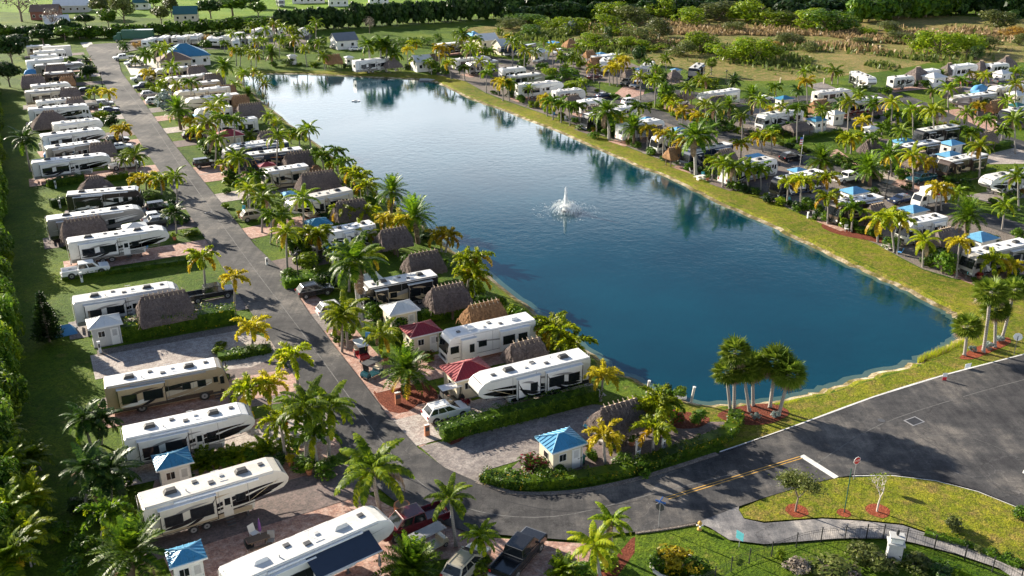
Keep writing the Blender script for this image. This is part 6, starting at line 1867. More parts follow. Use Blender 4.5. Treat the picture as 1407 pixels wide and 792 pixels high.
# terracotta pot and crate by maroon pickup, tents and tarps
o=empty('planter',G(553,712,.02)); m=MB(); m.tube([(0,0,0),(0,0,.1),(0,0,1.3),(0,0,1.4)],[.55,.6,.7,.7],10,'terracotta',False); m.build('pot',o); m=MB(); m.disc(0,0,1.41,.55,'bark'); m.build('soil',o); tag(o,'terracotta planter beside the maroon pickup','planter')
def tent(x,y,l,d,h,mat,label,name='tent'):
    o=empty(name,G(x,y,.02),HD); m=MB(); m.add([(-l,-d,.0),(l,-d,.0),(l,d,.0),(-l,d,.0),(-l*.5,0,h),(l*.5,0,h)],[(0,1,5,4),(2,3,4,5),(1,2,5),(3,0,4)],mat); m.build('cover',o); m=MB(); m.add([(-l*1.005,-d*.3,.02),(-l*1.005,d*.3,.02),(-l*.58,0,h*.85)],[(1,0,2)],'black'); m.build('opening',o); tag(o,label,name)
tent(90,458,1.3,.9,1.1,'awning_blue','small blue tent on the dark lawn beside the conifer')
def tarp(x,y,l,d,h,mat,label):
    o=empty('tarp',G(x,y,.02),HD); m=MB(); vs=[]
    nx,ny=8,5
    for j in range(ny+1):
        for i in range(nx+1):
            X=-l+2*l*i/nx;Y=-d+2*d*j/ny; vs.append((X,Y,h*(1-(abs(Y)/d)**3*.7)*(1-(abs(X)/l)**4*.6)+.1*noise.noise(Vector((X,Y,1))*1.5)))
    m.add(vs,[(j*(nx+1)+i,j*(nx+1)+i+1,(j+1)*(nx+1)+i+1,(j+1)*(nx+1)+i) for j in range(ny) for i in range(nx)],mat,True); m.build('sheet',o); tag(o,label,'tarp')
tarp(80,215,2.6,1.0,1.7,'awning_blue','blue tarp over gear beside the grey trailer')
tarp(43,104,1.8,1.0,1.8,'awning_blue','pale blue tarp behind the broad dark thatched hut')
tarp(1345,128,2.6,1.4,2.2,'awning_blue','bright blue cover beside the silver trailer')
# folding chairs: blue
def chair(x,y,mat,label,rz=0):
    o=empty('folding_chair',G(x,y,.03),rz); m=MB(); m.box(-.28,.28,-.25,.25,.4,.46,mat); m.build('seat',o); m=MB(); m.hexa([(-.28,.22,.46),(.28,.22,.46),(.28,.27,.46),(-.28,.27,.46),(-.28,.38,1.0),(.28,.38,1.0),(.28,.42,1.0),(-.28,.42,1.0)],mat); m.build('backrest',o)
    for sx in (-1,1):
        for sy in (-1,1): m=MB(); m.tube([(sx*.26,sy*.22,0),(sx*.26,sy*.22,.42)],.02,5,'light_grey'); m.build('leg',o)
    tag(o,label,'chair')
chair(108,241,'awning_blue','blue folding chair before the off-white trailer, left of two'); chair(124,239,'awning_blue','blue folding chair before the off-white trailer, right of two',.5)
chair(337,288,'sign_red','red garden chair in the ring bed beside the road'); chair(335,291,'aqua','aqua garden chair beside the red one')
chair(966,244,'aqua','aqua garden chair at the foot of twin royal palms'); chair(1163,318,'wall_white','white lounge chair on the red mulch by the lake'); chair(1157,314,'wall_white','white garden chair behind the lounge one',2)
chair(455,592,'black','black folding chair under palms') if False else None
# benches at shore posts
def shore_post(x,y,h,label,lean=.12):
    o=empty('shore_post',G(x,y,.0)); o.rotation_euler=(0,lean,0); m=MB(); m.tube([(0,0,-.2),(0,0,h)],.14,8,'bark_pale'); m.build('shaft',o); m=MB(); m.tube([(0,0,h),(0,0,h+.08)],.17,8,'sign_white',False); m.build('cap',o); tag(o,label,'post')
shore_post(950,551,1.6,'pale leaning wooden post at the water edge, right of two'); shore_post(889,540,1.4,'pale leaning wooden post at the water edge, left of two')
m=MB(); m.box(-1.6,1.6,-.5,.5,.0,.18,'light_grey'); m.box(-1.5,1.5,-.4,.4,.18,.2,'mid_grey'); o=m.build('boat_dock',loc=G(922,546,-.4)); o.rotation_euler=(0,0,-.2); tag(o,'low grey floating dock between the two leaning posts','dock')
m=MB(); m.box(-3,3,-1,1,0,.3,'mid_grey'); m.box(-2.9,2.9,-.9,.9,.3,.33,'light_grey'); o=m.build('boat_dock',loc=G(591,110.5,-.4)); tag(o,'small grey floating dock at the far lake corner','dock')
# float / pedal boat far out
o=empty('float',G(489,139.5,WZ)); o.scale=(.7,.7,.7); m=MB(); m.prism([(-1.5,0.02),(-1.2,-.15),(1.2,-.15),(1.6,.1),(1.4,.3),(-1.4,.3)],-.6,.6,'gel_white'); m.build('hull',o,.05); m=MB(); m.box(-.5,.3,-.5,.5,.3,.5,'light_grey'); m.build('seat',o,.03); tag(o,'small white boat adrift on the bright far water','boat')
# speed boat on land
o=empty('speed_boat',G(712,76,.0),R(22)); m=MB()
st_=[(-6.5,1.5,.9,2.6),(-3,1.6,.8,2.7),(1,1.5,.9,2.9),(4,1.0,1.3,3.2),(6.3,.08,2.4,3.5)]; vs=[]
for x,w_,zb,zt in st_: vs+=[(x,-w_,zt),(x,-w_*.85,zb+.6),(x,0,zb),(x,w_*.85,zb+.6),(x,w_,zt)]
m.add(vs,[(5*i+j,5*i+j+1,5*i+j+6,5*i+j+5) for i in range(4) for j in range(4)]+[(5*i+4,5*i,5*i+5,5*i+9) for i in range(4)]+[(4,3,2,1,0)],'gel_navy'); m.build('hull',o)
m=MB(); m.box(-4,1.5,-1.1,1.1,2.75,3.6,'gel_navy'); m.hexa([(1.5,-1.1,2.85),(3,-.8,3.0),(3,.8,3.0),(1.5,1.1,2.85),(1.5,-1.0,3.6),(1.6,-.9,3.6),(1.6,.9,3.6),(1.5,1.0,3.6)],'glass'); m.build('cockpit_cover',o)
m=MB(); m.box(-5,3,-.9,.9,.35,.8,'light_grey'); m.build('boat_trailer',o)
for x in (-2,-3.1):
    for s in (-1,1): wheel(o,x,s*1.2,.4,.25,s)
tag(o,'long navy blue speed boat on a trailer near the lake corner','boat')
# green semi trailer
o=empty('semi_truck',G(186,57,.0),R(8)); m=MB(); m.box(-4,6.5,-1.3,1.3,1.1,4.0,'paint_green'); m.build('cargo_box',o,.04); m=MB(); m.prism([(-7,.6),(-4.4,.6),(-4.4,3.2),(-5.6,3.2),(-5.9,2.2),(-7,2.0)],-1.2,1.2,'paint_green'); m.build('cab',o,.05)
m=MB(); m.hexa([(-5.93,-1.0,2.25),(-5.88,-1.0,2.25),(-5.88,1.0,2.25),(-5.93,1.0,2.25),(-5.66,-1,3.05),(-5.6,-1,3.05),(-5.6,1,3.05),(-5.66,1,3.05)],'glass'); m.build('windshield',o)
for x in (-6,4,5.2):
    for s in (-1,1): wheel(o,x,s*1.1,.5,.3,s)
tag(o,'dark green truck with box trailer in the storage lot','truck')
# flag
o=empty('flag_pole',G(1099,229,.0)); m=MB(); m.tube([(0,0,0),(0,0,6.2)],.05,6,'light_grey'); m.build('pole',o); m=MB()
for i in range(7): m.box(-.55,-.06,-.012+.0,.012,4.2+.22*i*1.0,4.2+.22*i+.22,'flag_red' if i%2==0 else 'sign_white')
m.box(-.55,-.06,-.016,.016,5.3,5.74,'sign_blue'); m.build('flag',o); tag(o,'limp red, white and blue flag on a pole beside the road','flag')
# fountain
fo=empty('fountain',G(777,290,WZ)); random.seed(5); m=MB()
m.tube([(0,0,0),(0,0,1.2),(0,0,2.4),(0,0,3.4)],[.34,.28,.18,.05],9,'spray')
for i in range(620):
    a=rnd(0,6.28); z_=rnd(.1,4.2); r_=.62*(1-z_/4.6)*random.random()**.6; p0=Vector((r_*math.cos(a),r_*math.sin(a),z_)); m.tube([p0,p0+Vector((r_*.2*math.cos(a),r_*.2*math.sin(a),-rnd(.1,.45)))],[rnd(.012,.04),.012],3,'foam',False,False)
for i in range(120):
    a=rnd(0,6.28); k=rnd(0,1); p0=Vector((.2*math.cos(a)*k,.2*math.sin(a)*k,rnd(1.5,4.0))); l=rnd(.12,.3); m.tube([p0,p0+Vector((rnd(-.2,.2),rnd(-.2,.2),-l*2))],[.04,.02],4,'foam',False,False)
m.build('water_jet',fo)
m=MB()
for i in range(900):
    a=rnd(0,6.28); v=rnd(.5,1.0); t0=rnd(0,1); r0=v*2.9*t0; z0=1.5*v*4*t0*(1-t0)+.15; t1=min(1,t0+.10); r1=v*2.9*t1; z1=1.5*v*4*t1*(1-t1)+.1; wd=rnd(.012,.03)
    m.tube([(r0*math.cos(a),r0*math.sin(a),z0),(r1*math.cos(a),r1*math.sin(a),z1)],[wd,wd*.7],3,'foam',False,False)
for i in range(26):
    a=i*.2417+rnd(-.05,.05); pts=[(v*math.cos(a)*2.6,v*math.sin(a)*2.6,1.7*4*v*(1-v)*.62+.05) for v in (.05,.25,.45,.65,.85,1)]; m.tube(pts,[.05,.05,.045,.04,.035,.02],4,'spray',False,False)
m.build('spray',fo)
m=MB()
for i in range(260):
    a=rnd(0,6.28); r_=rnd(2.4,5.6); l=rnd(.25,.7); wdt=rnd(.008,.020); ca,sa=math.cos(a),math.sin(a)
    m.add([(r_*ca-wdt*sa,r_*sa+wdt*ca,.02),((r_+l)*ca,(r_+l)*sa,.02),(r_*ca+wdt*sa,r_*sa-wdt*ca,.02)],[(0,2,1)],'foam')
m.build('foam_ring',fo)
m=MB(); m.tube([(0,0,-.1),(0,0,.16)],.75,14,'dark_grey',False); m.build('float_base',fo)
o=m=None
tag(fo,'white water fountain jet rising from the middle of the lake','fountain')
# ---------------------------------------------------------------- plants
PALM_S={'q':.90,'l':.92,'f':1.1,'g':1.08,'y':1.06,'r':1.1,'c':.95,'k':.72,'d':1.12,'s':1.12,'a':.78,'b':.78}
sd=11
def palms(txt, withcrown=True, hdef=6.0):
    global sd
    for q in txt.replace('\n',';').split(';'):
        t=q.split()
        if not t: continue
        sd+=1
        x,y=float(t[1]),float(t[2]); b=G(x,y)
        if withcrown:
            cx,cy=float(t[3]),float(t[4]); h=HGT(b,cy)
        else: cx,h=x,random.Random(sd).uniform(4.5,7.5)
        code=t[0]; cs=PALM_S[code]*random.Random(sd).uniform(.86,1.16)*(float(t[5]) if len(t)>5 else 1)
        if code in 'ab': h=.05; cs*=.8
        else:
            h=max(.9,h*.97)
            if code in 'ql' and h<3.2: cs*=.8
            if code=='d' and h<2: cs*=.82
        lean=cl(math.atan2((cx-PX(b+Vector((0,0,h)))[0])/SCL(b),max(h,1)),-.3,.3)
        o=place_palm(code,b+Vector((0,0,.01)),h,cs,sd,(lean,0))
        rg_=random.Random(sd*3); o.rotation_euler=(rg_.uniform(-.07,.07) if code not in 'ra' else 0,lean+rg_.uniform(-.05,.05),0)
        THINGS.append((o,PALM_KINDS[code][4],'palms on the lots' ,x,y,'palm tree' if code not in 'ab' else 'palm bush',h))
palms(PALMS); palms(GROVE,False)
BN={'yellow':('croton_bush','golden yellow leafy bush','bush'),'green':('leafy_shrub','green leafy shrub','shrub'),'red':('flowering_shrub','red flecked shrub','shrub'),'lime':('lime_shrub','bright lime shrub','shrub'),'dark':('dark_shrub','dark green shrub','shrub'),'olive':('olive_shrub','thin olive shrub','shrub'),'silver':('agave_plant','silvery green spiky plant','plant'),'twig':('dry_shrub','dry brown shrub','shrub'),'orange':('bronze_shrub','bronze orange shrub','shrub')}
for i,ln in enumerate(BUSH.strip().splitlines()):
    t=ln.split(None,5); x,y,wp_,hp=map(float,t[1:5]); b=G(x,y); s=SCL(b)
    lf=t[0]; mat='leaf_'+lf if lf!='twig' else 'twig'; w_=wp_/s
    nearb=s>8
    o=place_bush(BN[lf][0],mat,b+Vector((0,0,.02)),w_*.82,w_*.8,max(.5,hp/(s*.88)-w_*.25),i,900 if nearb else 420,.085 if nearb else .11,mats2=('leaf_green',.65) if lf in('red',) else (('leaf_yellow',.55) if lf=='yellow' else None))
    if len(t)>5: tag(o,t[5],BN[lf][2])
    else: THINGS.append((o,BN[lf][1],'shrubs on the lots',x,y,BN[lf][2],0))
UND=[((432,208),(520,288),9,4,'green lime dark'),((520,288),(600,338),6,4,'green lime dark'),((640,395),(770,478),8,4,'green lime'),((672,124),(836,188),16,4,'green lime dark'),((836,188),(1000,252),16,4,'green dark lime'),((1000,256),(1180,318),16,4,'green dark lime'),((1180,318),(1400,384),12,5,'green lime dark'),((760,112),(945,166),12,4,'green lime'),((960,160),(1220,250),18,6,'green lime dark'),((1100,160),(1330,180),16,8,'green dark lime'),((1180,200),(1400,290),14,12,'green lime dark'),((1230,116),(1400,122),10,6,'green dark'),((760,80),(900,104),10,8,'green lime'),((255,160),(340,300),12,10,'green lime dark'),((300,200),(420,290),12,14,'green dark lime'),((215,95),(300,210),12,8,'green lime dark'),((110,90),(150,180),8,5,'green dark lime'),((150,190),(270,330),10,8,'green lime dark'),((410,340),(560,470),14,14,'green dark lime'),((400,90),(590,98),12,3,'green lime dark')]
rg=random.Random(123); ui=500
for (xa,ya),(xb,yb),n_,jit,cols in UND:
    for k in range(n_):
        f=(k+rg.uniform(.1,.9))/n_; x=xa+(xb-xa)*f+rg.gauss(0,jit*.8); y=ya+(yb-ya)*f+rg.gauss(0,jit*.35); b=G(x,y); ui+=1
        lf=rg.choice(cols.split()); w_=rg.uniform(1.2,2.6); o=place_bush(BN[lf][0],'leaf_'+lf,b+Vector((0,0,.02)),w_,w_*rg.uniform(.8,1.1),rg.uniform(.8,1.9),ui,420,.13)
        THINGS.append((o,BN[lf][1],'shrubs on the lots',x,y,BN[lf][2],0))
i=0
for q in SCRUB.replace('\n',';').strip().split(';'):
    t=q.split()
    if not t: continue
    i+=1; x,y,wp_,hp=map(float,t[1:5]); b=G(x,y); s=SCL(b); w_=wp_/s
    o=place_bush('marsh_shrub','leaf_'+t[0],b,w_*1.0,w_*.9,hp/s*1.25,i,1900,.045)
    tag(o,{'lime':'light green','green':'leafy green','olive':'dull olive','orange':'rusty orange','dark':'dark green','silver':'silvery'}[t[0]]+' shrub mass growing wild in the marsh','shrub','wild shrubs in the marsh')
i=0
for ln in ROWS.strip().splitlines():
    t=ln.split(None,8); x0,y0,x1,y1=map(float,t[1:5]); n=int(t[5]); wp_,hp=float(t[6]),float(t[7])
    for k in range(n):
        i+=1; rg=random.Random(i*7)
        f=(k+rg.uniform(-.2,.2))/max(1,n-1); b=G(x0+(x1-x0)*f,y0+(y1-y0)*f+rg.uniform(-1,1)); s=SCL(b)
        name='shrub' if 'shrub' in t[8] else 'windbreak_tree'
        if name=='shrub': o=place_bush('clipped_shrub','leaf_'+t[0],b,wp_/s*rg.uniform(.9,1.15),wp_/s,hp/s*rg.uniform(.85,1.15),i,700,.06)
        else: o=place_tree(name,'leaf_'+t[0],b,wp_/s*rg.uniform(1.0,1.35),hp/s*rg.uniform(.9,1.25),i,1100,.22,True)
        tag(o,t[8],'tree' if name!='shrub' else 'shrub',t[8].split(' in ')[0].split(' behind')[0]+' in a row')
for i,ln in enumerate(TREES.strip().splitlines()):
    t=ln.split(None,5); x,y,wp_,hp=map(float,t[1:5]); b=G(x,y); s=SCL(b)
    o=place_tree('broadleaf_tree' if t[0]!='twig' else 'bare_tree','leaf_'+t[0] if t[0]!='twig' else 'twig',b,wp_/s,hp/s*1.05,i,1800 if t[0]!='twig' else 500,.14 if t[0]!='twig' else .07)
    tag(o,t[5],'tree')
# conifer
random.seed(9); b=G(68,470); o=empty('conifer_tree',b); m=MB()
for i in range(17):
    z=.35+i*.36; r_=2.0*(1-i/17.5)**.8
    for k in range(10 if i<12 else 6):
        a=k*6.283/(10 if i<12 else 6)+i*.4+rnd(-.15,.15); L_=r_*rnd(.85,1.1)
        n0=len(m.v); frond(m,a,R(14),L_,R(-6),int(8+L_*6),.42,.14,'leaf_dark',True,.25,.02); m.v[n0:]=[(q[0],q[1],q[2]+z) for q in m.v[n0:]]
m.build('crown',o); m=MB(); m.tube([(0,0,0),(0,0,3),(0,0,6.6)],[.14,.09,.02],8,'bark'); m.build('trunk',o); tag(o,'dark pyramid shaped conifer on the shaded lawn by the left hedge','tree'); REFS.append(('the pyramid conifer',68,430))
# olive tree and bare tree on the grass island
def limb_tree(x,y,h,w_,leaf,name,label,nleaf,barkm,seed,z=.17):
    random.seed(seed); o=empty(name,G(x,y,z)); m=MB(); tips=[]
    def br(p,d,l,r,dep):
        q=p+d*l; m.tube([p,p+d*l*.5+Vector((rnd(-.04,.04),rnd(-.04,.04),0)),q],[r,r*.85,r*.6],6,barkm)
        if dep==0: tips.append(q); return
        for k in range(3 if dep>1 else 3):
            a=rnd(0,6.28); t=(d+Vector((math.cos(a),math.sin(a),rnd(.0,.5)))*rnd(.55,.9)).normalized(); br(q,t,l*rnd(.55,.75),r*.6,dep-1)
    br(Vector((0,0,0)),Vector((.05,0,1)).normalized(),h*.36,.10 if nleaf>500 else .085,3 if nleaf>500 else 4)
    m.build('trunk',o)
    if nleaf:
        c=MB(); random.seed(seed+1)
        for i in range(nleaf):
            t=random.choice(tips); p=t+Vector((random.gauss(0,1),random.gauss(0,1),random.gauss(0,.7)))*w_; n_=Vector((rnd(-1,1),rnd(-1,1),rnd(-.2,1))).normalized(); u_=n_.cross(Vector((rnd(-1,1),rnd(-1,1),1))).normalized(); v_=n_.cross(u_); l=rnd(.08,.17)
            c.add([p-u_*l,p+v_*l*.4,p+u_*l,p-v_*l*.4],[(0,1,2,3)],leaf)
        c.build('crown',o)
    tag(o,label,'tree')
limb_tree(1093,703,3.9,.38,'leaf_olive','olive_tree','small grey green tree in an orange mulch ring, left on the grass island',2600,'bark',3)
limb_tree(1205,703,4.1,.22,'leaf_lime','bare_tree','bare pale branched tree in an orange mulch ring on the grass island',60,'bark_pale',8)
# hedges
def hg(pts,w_,h,mat,label,per=80,size=.12,seed=1,fl=None,name='clipped_hedge',rag=.18):
    o=hedge(name,[G(x,y,.02) for x,y in pts],w_,h,mat,per,size,seed,fl,rag); tag(o,label,'hedge'); return o
hg([(607,603),(700,579),(818,549)],1.7,1.7,'leaf_green','long thick clipped hedge beside the black-swirled toy hauler',150,.11,2)
hg([(664,660),(690,667),(722,669),(790,663),(870,648),(940,622),(998,601),(1012,582),(1008,572)],1.5,1.0,'leaf_green','low hedge curving round the corner lot along the road',150,.11,3,'leaf_yellow',rag=.35)
hg([(131,472),(230,456),(322,440)],2.0,2.2,'leaf_green','long clipped hedge beside the empty pale pad',120,.13,4,'leaf_yellow')
hg([(85,385),(265,360)],.7,.6,'leaf_green','row of low clipped shrubs along a pale kerb, left lots',110,.10,5,rag=.6)
hg([(66,258),(116,249)],1.2,1.5,'leaf_green','clipped hedge in front of the off-white trailer',110,.12,6)
hg([(148,249),(176,244)],1.0,1.1,'leaf_lime','low lime hedge beside the dark domed hut',110,.12,7)
hg([(70,285),(90,281)],1.2,1.5,'leaf_dark','short dark hedge behind the black motorhome',110,.12,8)
hg([(48,182),(72,178)],1.4,2.0,'leaf_dark','dark hedge beneath the domed thatch roof',90,.14,9)
hg([(70,330),(92,325)],1.2,1.7,'leaf_dark','short dark hedge behind the thatched hut by the grey trailer',110,.12,19)
hg([(578,442),(612,436),(640,430)],1.4,1.6,'leaf_green','clipped hedge behind the farther red shed',120,.12,10)
hg([(390,396),(432,388)],2.0,1.4,'leaf_green','square clipped hedge under the black lamp post',120,.12,11)
hg([(1085,196),(1120,188),(1156,181)],1.0,.7,'leaf_green','row of low clipped bushes along the grey paver court',90,.13,12,rag=.6)
hg([(1300,252),(1365,238)],1.2,1.2,'leaf_green','dark clipped hedge along the gold-lined brown motorhome',90,.13,13)
hg([(1330,210),(1385,200)],1.6,1.2,'leaf_green','low hedge in front of the steep grey thatch',90,.14,14)
hg([(300,494),(335,489),(372,482)],1.6,.8,'leaf_green','low hedge in the bed beside the empty pale pad',110,.11,15,'leaf_lime',rag=.5)
hg([(350,262),(412,250)],1.0,.9,'leaf_dark','low dark hedge beside the scrolled beige motorhome',90,.12,16)
hg([(1270,736),(1330,752),(1400,782)],.6,.5,'leaf_green','row of small round bushes in red mulch along the curved path',60,.10,17,rag=.9)
hg([(1235,770),(1290,776),(1345,798)],.8,.6,'leaf_green','row of small bushes inside the iron fence',60,.10,18,rag=.9)
hg([(700,122),(760,110)],1.6,1.5,'leaf_green','bushy hedge between two white trailer roofs by the far road',80,.16,20,rag=.4)
hg([(745,131),(800,116)],1.6,1.5,'leaf_lime','bushy lime hedge before the trailer with the bright end wall',80,.16,21,rag=.4)
# tall left hedge: one thing, sections of foliage as its parts
random.seed(21); sec=[]
for v in range(3):
    m=MB(); 
    for k in range(3): leafcloud(m,1300,(rnd(-.8,.8),rnd(-.5,.5),1.7+rnd(-.3,.9)),(1.9,1.8,2.0),.20,['leaf_green','leaf_green','leaf_lime'][k],18)
    sec.append(m.mesh('foliage'))
A_=G(-14,120); B_=G(2,800); th=empty('tall_hedge',A_); L=(B_-A_).length; t_=(B_-A_).normalized(); s_=Vector((-t_.y,t_.x,0)); n=int(L/1.75)
for i in range(n):
    f=link('foliage',random.choice(sec),th,(B_-A_)*(i/n)+s_*rnd(-1.9,1.0)); f.rotation_euler=(0,0,rnd(0,6.28)); k=rnd(.85,1.15); f.scale=(k,k,rnd(1.15,1.7))
m=MB(); d=(B_-A_); m.hexa([s_*-.9,d+s_*-.9,d+s_*.9,s_*.9]+[p+Vector((0,0,3.6)) for p in (s_*-.9,d+s_*-.9,d+s_*.9,s_*.9)],'leaf_green'); m.build('inner_twigs',th)
tag(th,'tall dark overgrown hedge all along the left edge','hedge'); REFS.append(('the tall left hedge',25,500))
# big fan leaved clumps in the lower left corner
for i,(x,y,h,c,cd_) in enumerate([(18,680,3.8,1.1,'a'),(48,715,3.0,.95,'b'),(15,745,4.0,1.15,'a'),(42,775,3.4,1.0,'b'),(16,810,3.8,1.1,'a'),(50,650,2.2,.8,'a'),(8,630,3.6,1.0,'b')]):
    o=place_palm(cd_,G(x,y),.2,c,300+i); o.name='fan_palm_clump'
    st_=MB()
    for k in range(5): st_.tube([(rnd(-.4,.4),rnd(-.4,.4),0),(rnd(-.3,.3),rnd(-.3,.3),h*.7)],[.09,.06],6,'trunk_grey')
    for ch in o.children: ch.location.z=h*.7
    st_.build('stem',o)
    THINGS.append((o,'tall leafy palm clump','palm clumps',x,y,'palm bush',h))
# stone ring of croton bush
m=MB(); P=[Vector((1.9*math.cos(a*.3927),1.6*math.sin(a*.3927),0)) for a in range(17)]
m.tube([p+Vector((0,0,.14)) for p in P],.16,6,'concrete'); o=m.build('planter_edge',loc=G(928,780,.04)); tag(o,'curved pale stone edging around the golden croton bush','edging')
# marsh reeds: nobody could count them
random.seed(33); 
for nm,mt,cnt,zones in (('marsh_grass','reed',9000,[(905,40,80,10),(960,48,120,9),(1060,52,90,12),(1150,52,120,12),(1230,60,120,14),(1320,50,100,10),(880,62,60,7)]),('green_marsh_grass','reed_green',7000,[(850,66,70,8),(940,62,110,9),(1040,70,110,9),(1130,88,120,10),(1210,84,110,9),(1270,60,120,12),(760,50,60,8)])):
    m=MB()
    for i in range(cnt):
        zx,zy,rx,ry=random.choice(zones); p=G(zx+random.gauss(0,.5)*rx,zy+random.gauss(0,.5)*ry)
        if p.y<180 or p.y>520: continue
        k=noise.noise(p*.045)
        if k<-.12: continue
        a=rnd(0,6.28); hh=rnd(.7,1.5)*(1+k); ww=rnd(.25,.6); c_,s_2=math.cos(a)*ww,math.sin(a)*ww
        lx,ly=rnd(-.4,.4),rnd(-.4,.4)
        m.add([(p.x-c_,p.y-s_2,0),(p.x+c_,p.y+s_2,0),(p.x+c_*.7+lx,p.y+s_2*.7+ly,hh),(p.x-c_*.5+lx,p.y-s_2*.5+ly,hh*.8)],[(0,1,2,3)],mt)
    tag(m.build(nm),kind='stuff')
# reeds at the shore corner
m=MB()
for i in range(1500):
    f=random.random(); x=1262+f*62; y=494-f*24+random.gauss(0,2.2)
    p=G(x,y); hh=rnd(.3,.8); a=rnd(0,6.28); m.add([(p.x-.03,p.y,-.5),(p.x+.03,p.y,-.5),(p.x+math.cos(a)*.2,p.y+math.sin(a)*.2,hh-.3)],[(0,1,2)],'frond_lime' if random.random()<.7 else 'reed')
for i in range(300):
    x=random.choice([1085,1070,1095])+random.gauss(0,5); p=G(x,552-(x-1085)*.22+random.gauss(0,1.2)); hh=rnd(.3,.6); a=rnd(0,6.28); m.add([(p.x-.03,p.y,-.5),(p.x+.03,p.y,-.5),(p.x+math.cos(a)*.2,p.y+math.sin(a)*.2,hh-.3)],[(0,1,2)],'frond_lime')
tag(m.build('shore_reeds'),kind='stuff')
def bin_(x,y,mat):
    o=empty('wheeled_bin',G(x,y,.05),rnd(0,6)); m=MB(); m.hexa([(-.22,-.25,.05),(.22,-.25,.05),(.22,.25,.05),(-.22,.25,.05),(-.28,-.32,.95),(.28,-.32,.95),(.28,.32,.95),(-.28,.32,.95)],mat); m.build('body',o); m=MB(); m.box(-.3,.3,-.35,.34,.95,1.02,mat); m.build('lid',o)
    for s in (-1,1): wheel(o,s*.2,.24,.1,.05,s)
    return o
def pot_(x,y,lf):
    o=empty('potted_plant',G(x,y,.05)); m=MB(); m.tube([(0,0,0),(0,0,.05),(0,0,.5),(0,0,.52)],[.2,.22,.32,.30],9,'terracotta'); m.build('pot',o); f=link('foliage',bush_mesh(lf,int(x)%3,420,.11),o,(0,0,.45)); f.scale=(.9,.9,.8); return o
def lawn_chair(x,y,mat):
    o=empty('lawn_chair',G(x,y,.05),rnd(0,6.28)); m=MB(); m.box(-.3,.3,-.28,.28,.38,.44,mat); m.build('seat',o); m=MB(); m.hexa([(-.3,.24,.44),(.3,.24,.44),(.3,.3,.44),(-.3,.3,.44),(-.3,.42,1.05),(.3,.42,1.05),(.3,.47,1.05),(-.3,.47,1.05)],mat); m.build('backrest',o)
    for sx in (-1,1):
        for sy in (-1,1): m=MB(); m.tube([(sx*.27,sy*.24,0),(sx*.27,sy*.24,.4)],.025,5,'light_grey'); m.build('leg',o)
    return o
random.seed(77)
for q in '300 700 c;318 694 c;345 757 c;372 748 c;350 738 c;262 612 c;276 606 c;288 610 b;255 618 b;418 748 b;610 545 b;330 585 p;344 580 p;400 640 p;425 652 p;322 558 p;640 562 p;552 515 p;505 470 c;530 498 p;645 596 p;790 640 b;798 638 b;806 590 c;880 605 c;868 612 p;905 600 p;720 545 p;702 552 p;540 425 p;520 440 c;500 430 c;470 352 b;425 352 p;330 300 p;200 345 c;190 350 c;178 352 b;240 330 p;130 262 c;142 260 b;950 238 c;972 248 p;1008 258 c;1022 262 c;1085 280 c;1120 300 c;1218 338 c;1236 350 c;1300 372 c;1310 376 p;1345 384 p;1330 382 c;905 212 c;868 198 c;790 168 c;778 166 c;815 182 p;760 160 c'.split(';'):
    x,y,k=q.split(); x=float(x); y=float(y)
    if k=='c': mt=random.choice(['black','wall_white','awning_blue','aqua','mid_grey']); o=lawn_chair(x,y,mt); d={'black':'black','wall_white':'white','awning_blue':'blue','aqua':'aqua','mid_grey':'grey'}[mt]+' lawn chair'; ct='chair'
    elif k=='b': mt=random.choice(['paint_green','dark_grey']); o=bin_(x,y,mt); d=('green' if mt=='paint_green' else 'dark grey')+' wheeled bin'; ct='bin'
    else: lf=random.choice(['leaf_green','leaf_lime','leaf_red','leaf_yellow']); o=pot_(x,y,lf); d={'leaf_green':'green','leaf_lime':'lime','leaf_red':'red','leaf_yellow':'yellow'}[lf]+' plant in a terracotta pot'; ct='potted plant'
    THINGS.append((o,d,ct+'s on the lots',x,y,ct,0))
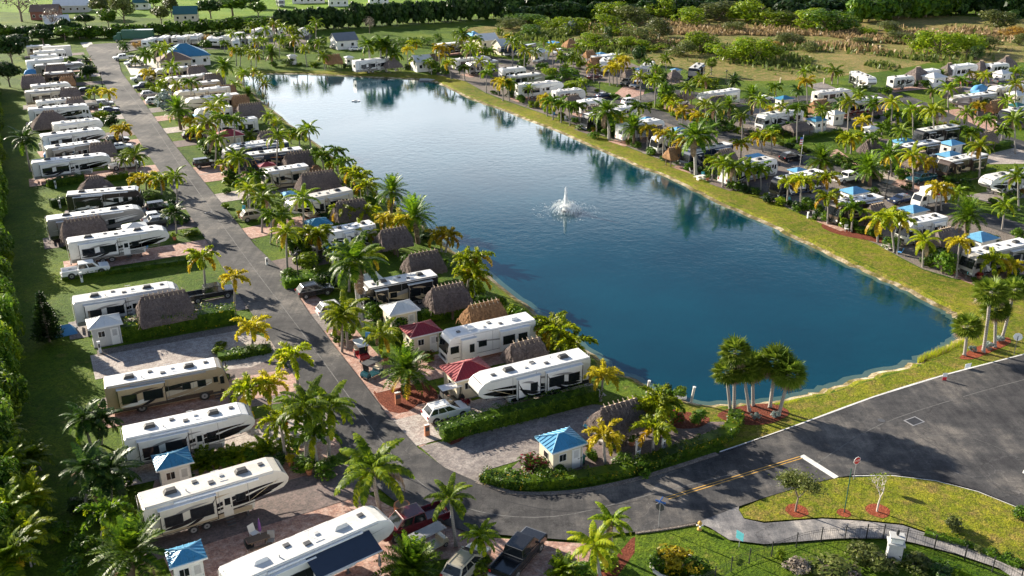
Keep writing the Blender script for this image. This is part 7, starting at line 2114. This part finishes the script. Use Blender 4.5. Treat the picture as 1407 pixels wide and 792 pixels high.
# ================================================================ labels that single each plant out
def short(px,py):
    return None
cands=[r for r in REFS]
from collections import defaultdict
extra=[('the lake fountain',777,285),('the far shore lattice cottage',473,58),('the navy speed boat',712,66),('the moving truck',1278,265),('the flag pole',1100,215),('the stop sign',1175,645),('the iron fence',1190,745),('the round picnic table',835,604),('the far traffic island',168,70),('the green storage truck',189,52),('the right hand lamp post',1220,260),('the far road bend',845,137),('the warm shore hut',458,80),('the closed purple parasol',359,740),('the twin royal palms',960,215),('the golden croton bush',932,770),('the black-swirled toy hauler',730,525),('the farther red shed',578,448),('the silver trailer',1350,130),('the moored float',489,139),('the silver sport utility',873,120),('the blue parasol near the marsh',760,62),('the broad dark hut',45,110),('the black car by the red shed',266,188),('the champagne sport utility',351,300),('the scrolled beige motorhome',390,235),('the long navy motorhome',355,203),('the black streaked lakeside motorhome',1100,255),('the square-fronted white motorhome',925,192)]
cands+= [e for e in extra if e[0] not in [c[0] for c in cands]]
groups=defaultdict(list)
for o,desc,grp,x,y,cat,h in THINGS:
    best=min(cands,key=lambda c:math.hypot(c[1]-x,(c[2]-y)*1.6))
    dx,dy=x-best[1],y-best[2]
    rel=('right of' if dx>0 else 'left of') if abs(dx)>abs(dy)*1.3 else ('in front of' if dy>0 else 'behind')
    groups[(desc,rel,best[0])].append((o,grp,x,y,cat,h))
for (desc,rel,ref),L in groups.items():
    n=len(L)
    xs=[l[2] for l in L]; ys=[l[3] for l in L]
    byx=(max(xs)-min(xs))>=1.2*(max(ys)-min(ys))
    L.sort(key=lambda l:l[2] if byx else -l[3])
    for i,(o,grp,x,y,cat,h) in enumerate(L):
        if n==1: s=f'{desc} {rel} {ref}'
        else:
            num=['','','two','three','four','five','six','seven','eight','nine','ten','eleven','twelve','thirteen','fourteen','fifteen','sixteen','seventeen'][min(n,17)]
            if byx: pos='leftmost' if i==0 else 'rightmost' if i==n-1 else ordn[i]+' from left'
            else: pos='nearest' if i==0 else 'farthest' if i==n-1 else ordn[i]+' nearest'
            s=f'{desc} {rel} {ref}, {pos} of {num}'
        wds=s.split()
        if len(wds)>12:
            s=s.replace(' with curling plumes','').replace('shaggy ','').replace('the black sport utility by the red shed','the black utility by the red shed').replace('feathery ','').replace('the black streaked lakeside','the black lakeside').replace(' with its',' its').replace('tall leafy palm clump','palm clump').replace('dark coconut palm','coconut palm').replace(' with a dense starry crown','').replace(' with a stout pale trunk','').replace(' with a round fan crown','')
        if len(s.split())>16: s=s.replace('small ','').replace('nearest of','first of').replace('trailer between thatch roofs','thatch-flanked trailer').replace('trailer with the','trailer with').replace('trailer with blue chairs','blue-chair trailer').replace(' from left','')
        if len(s.split())>16: print('LONG',s)
        tag(o,s,cat,grp)
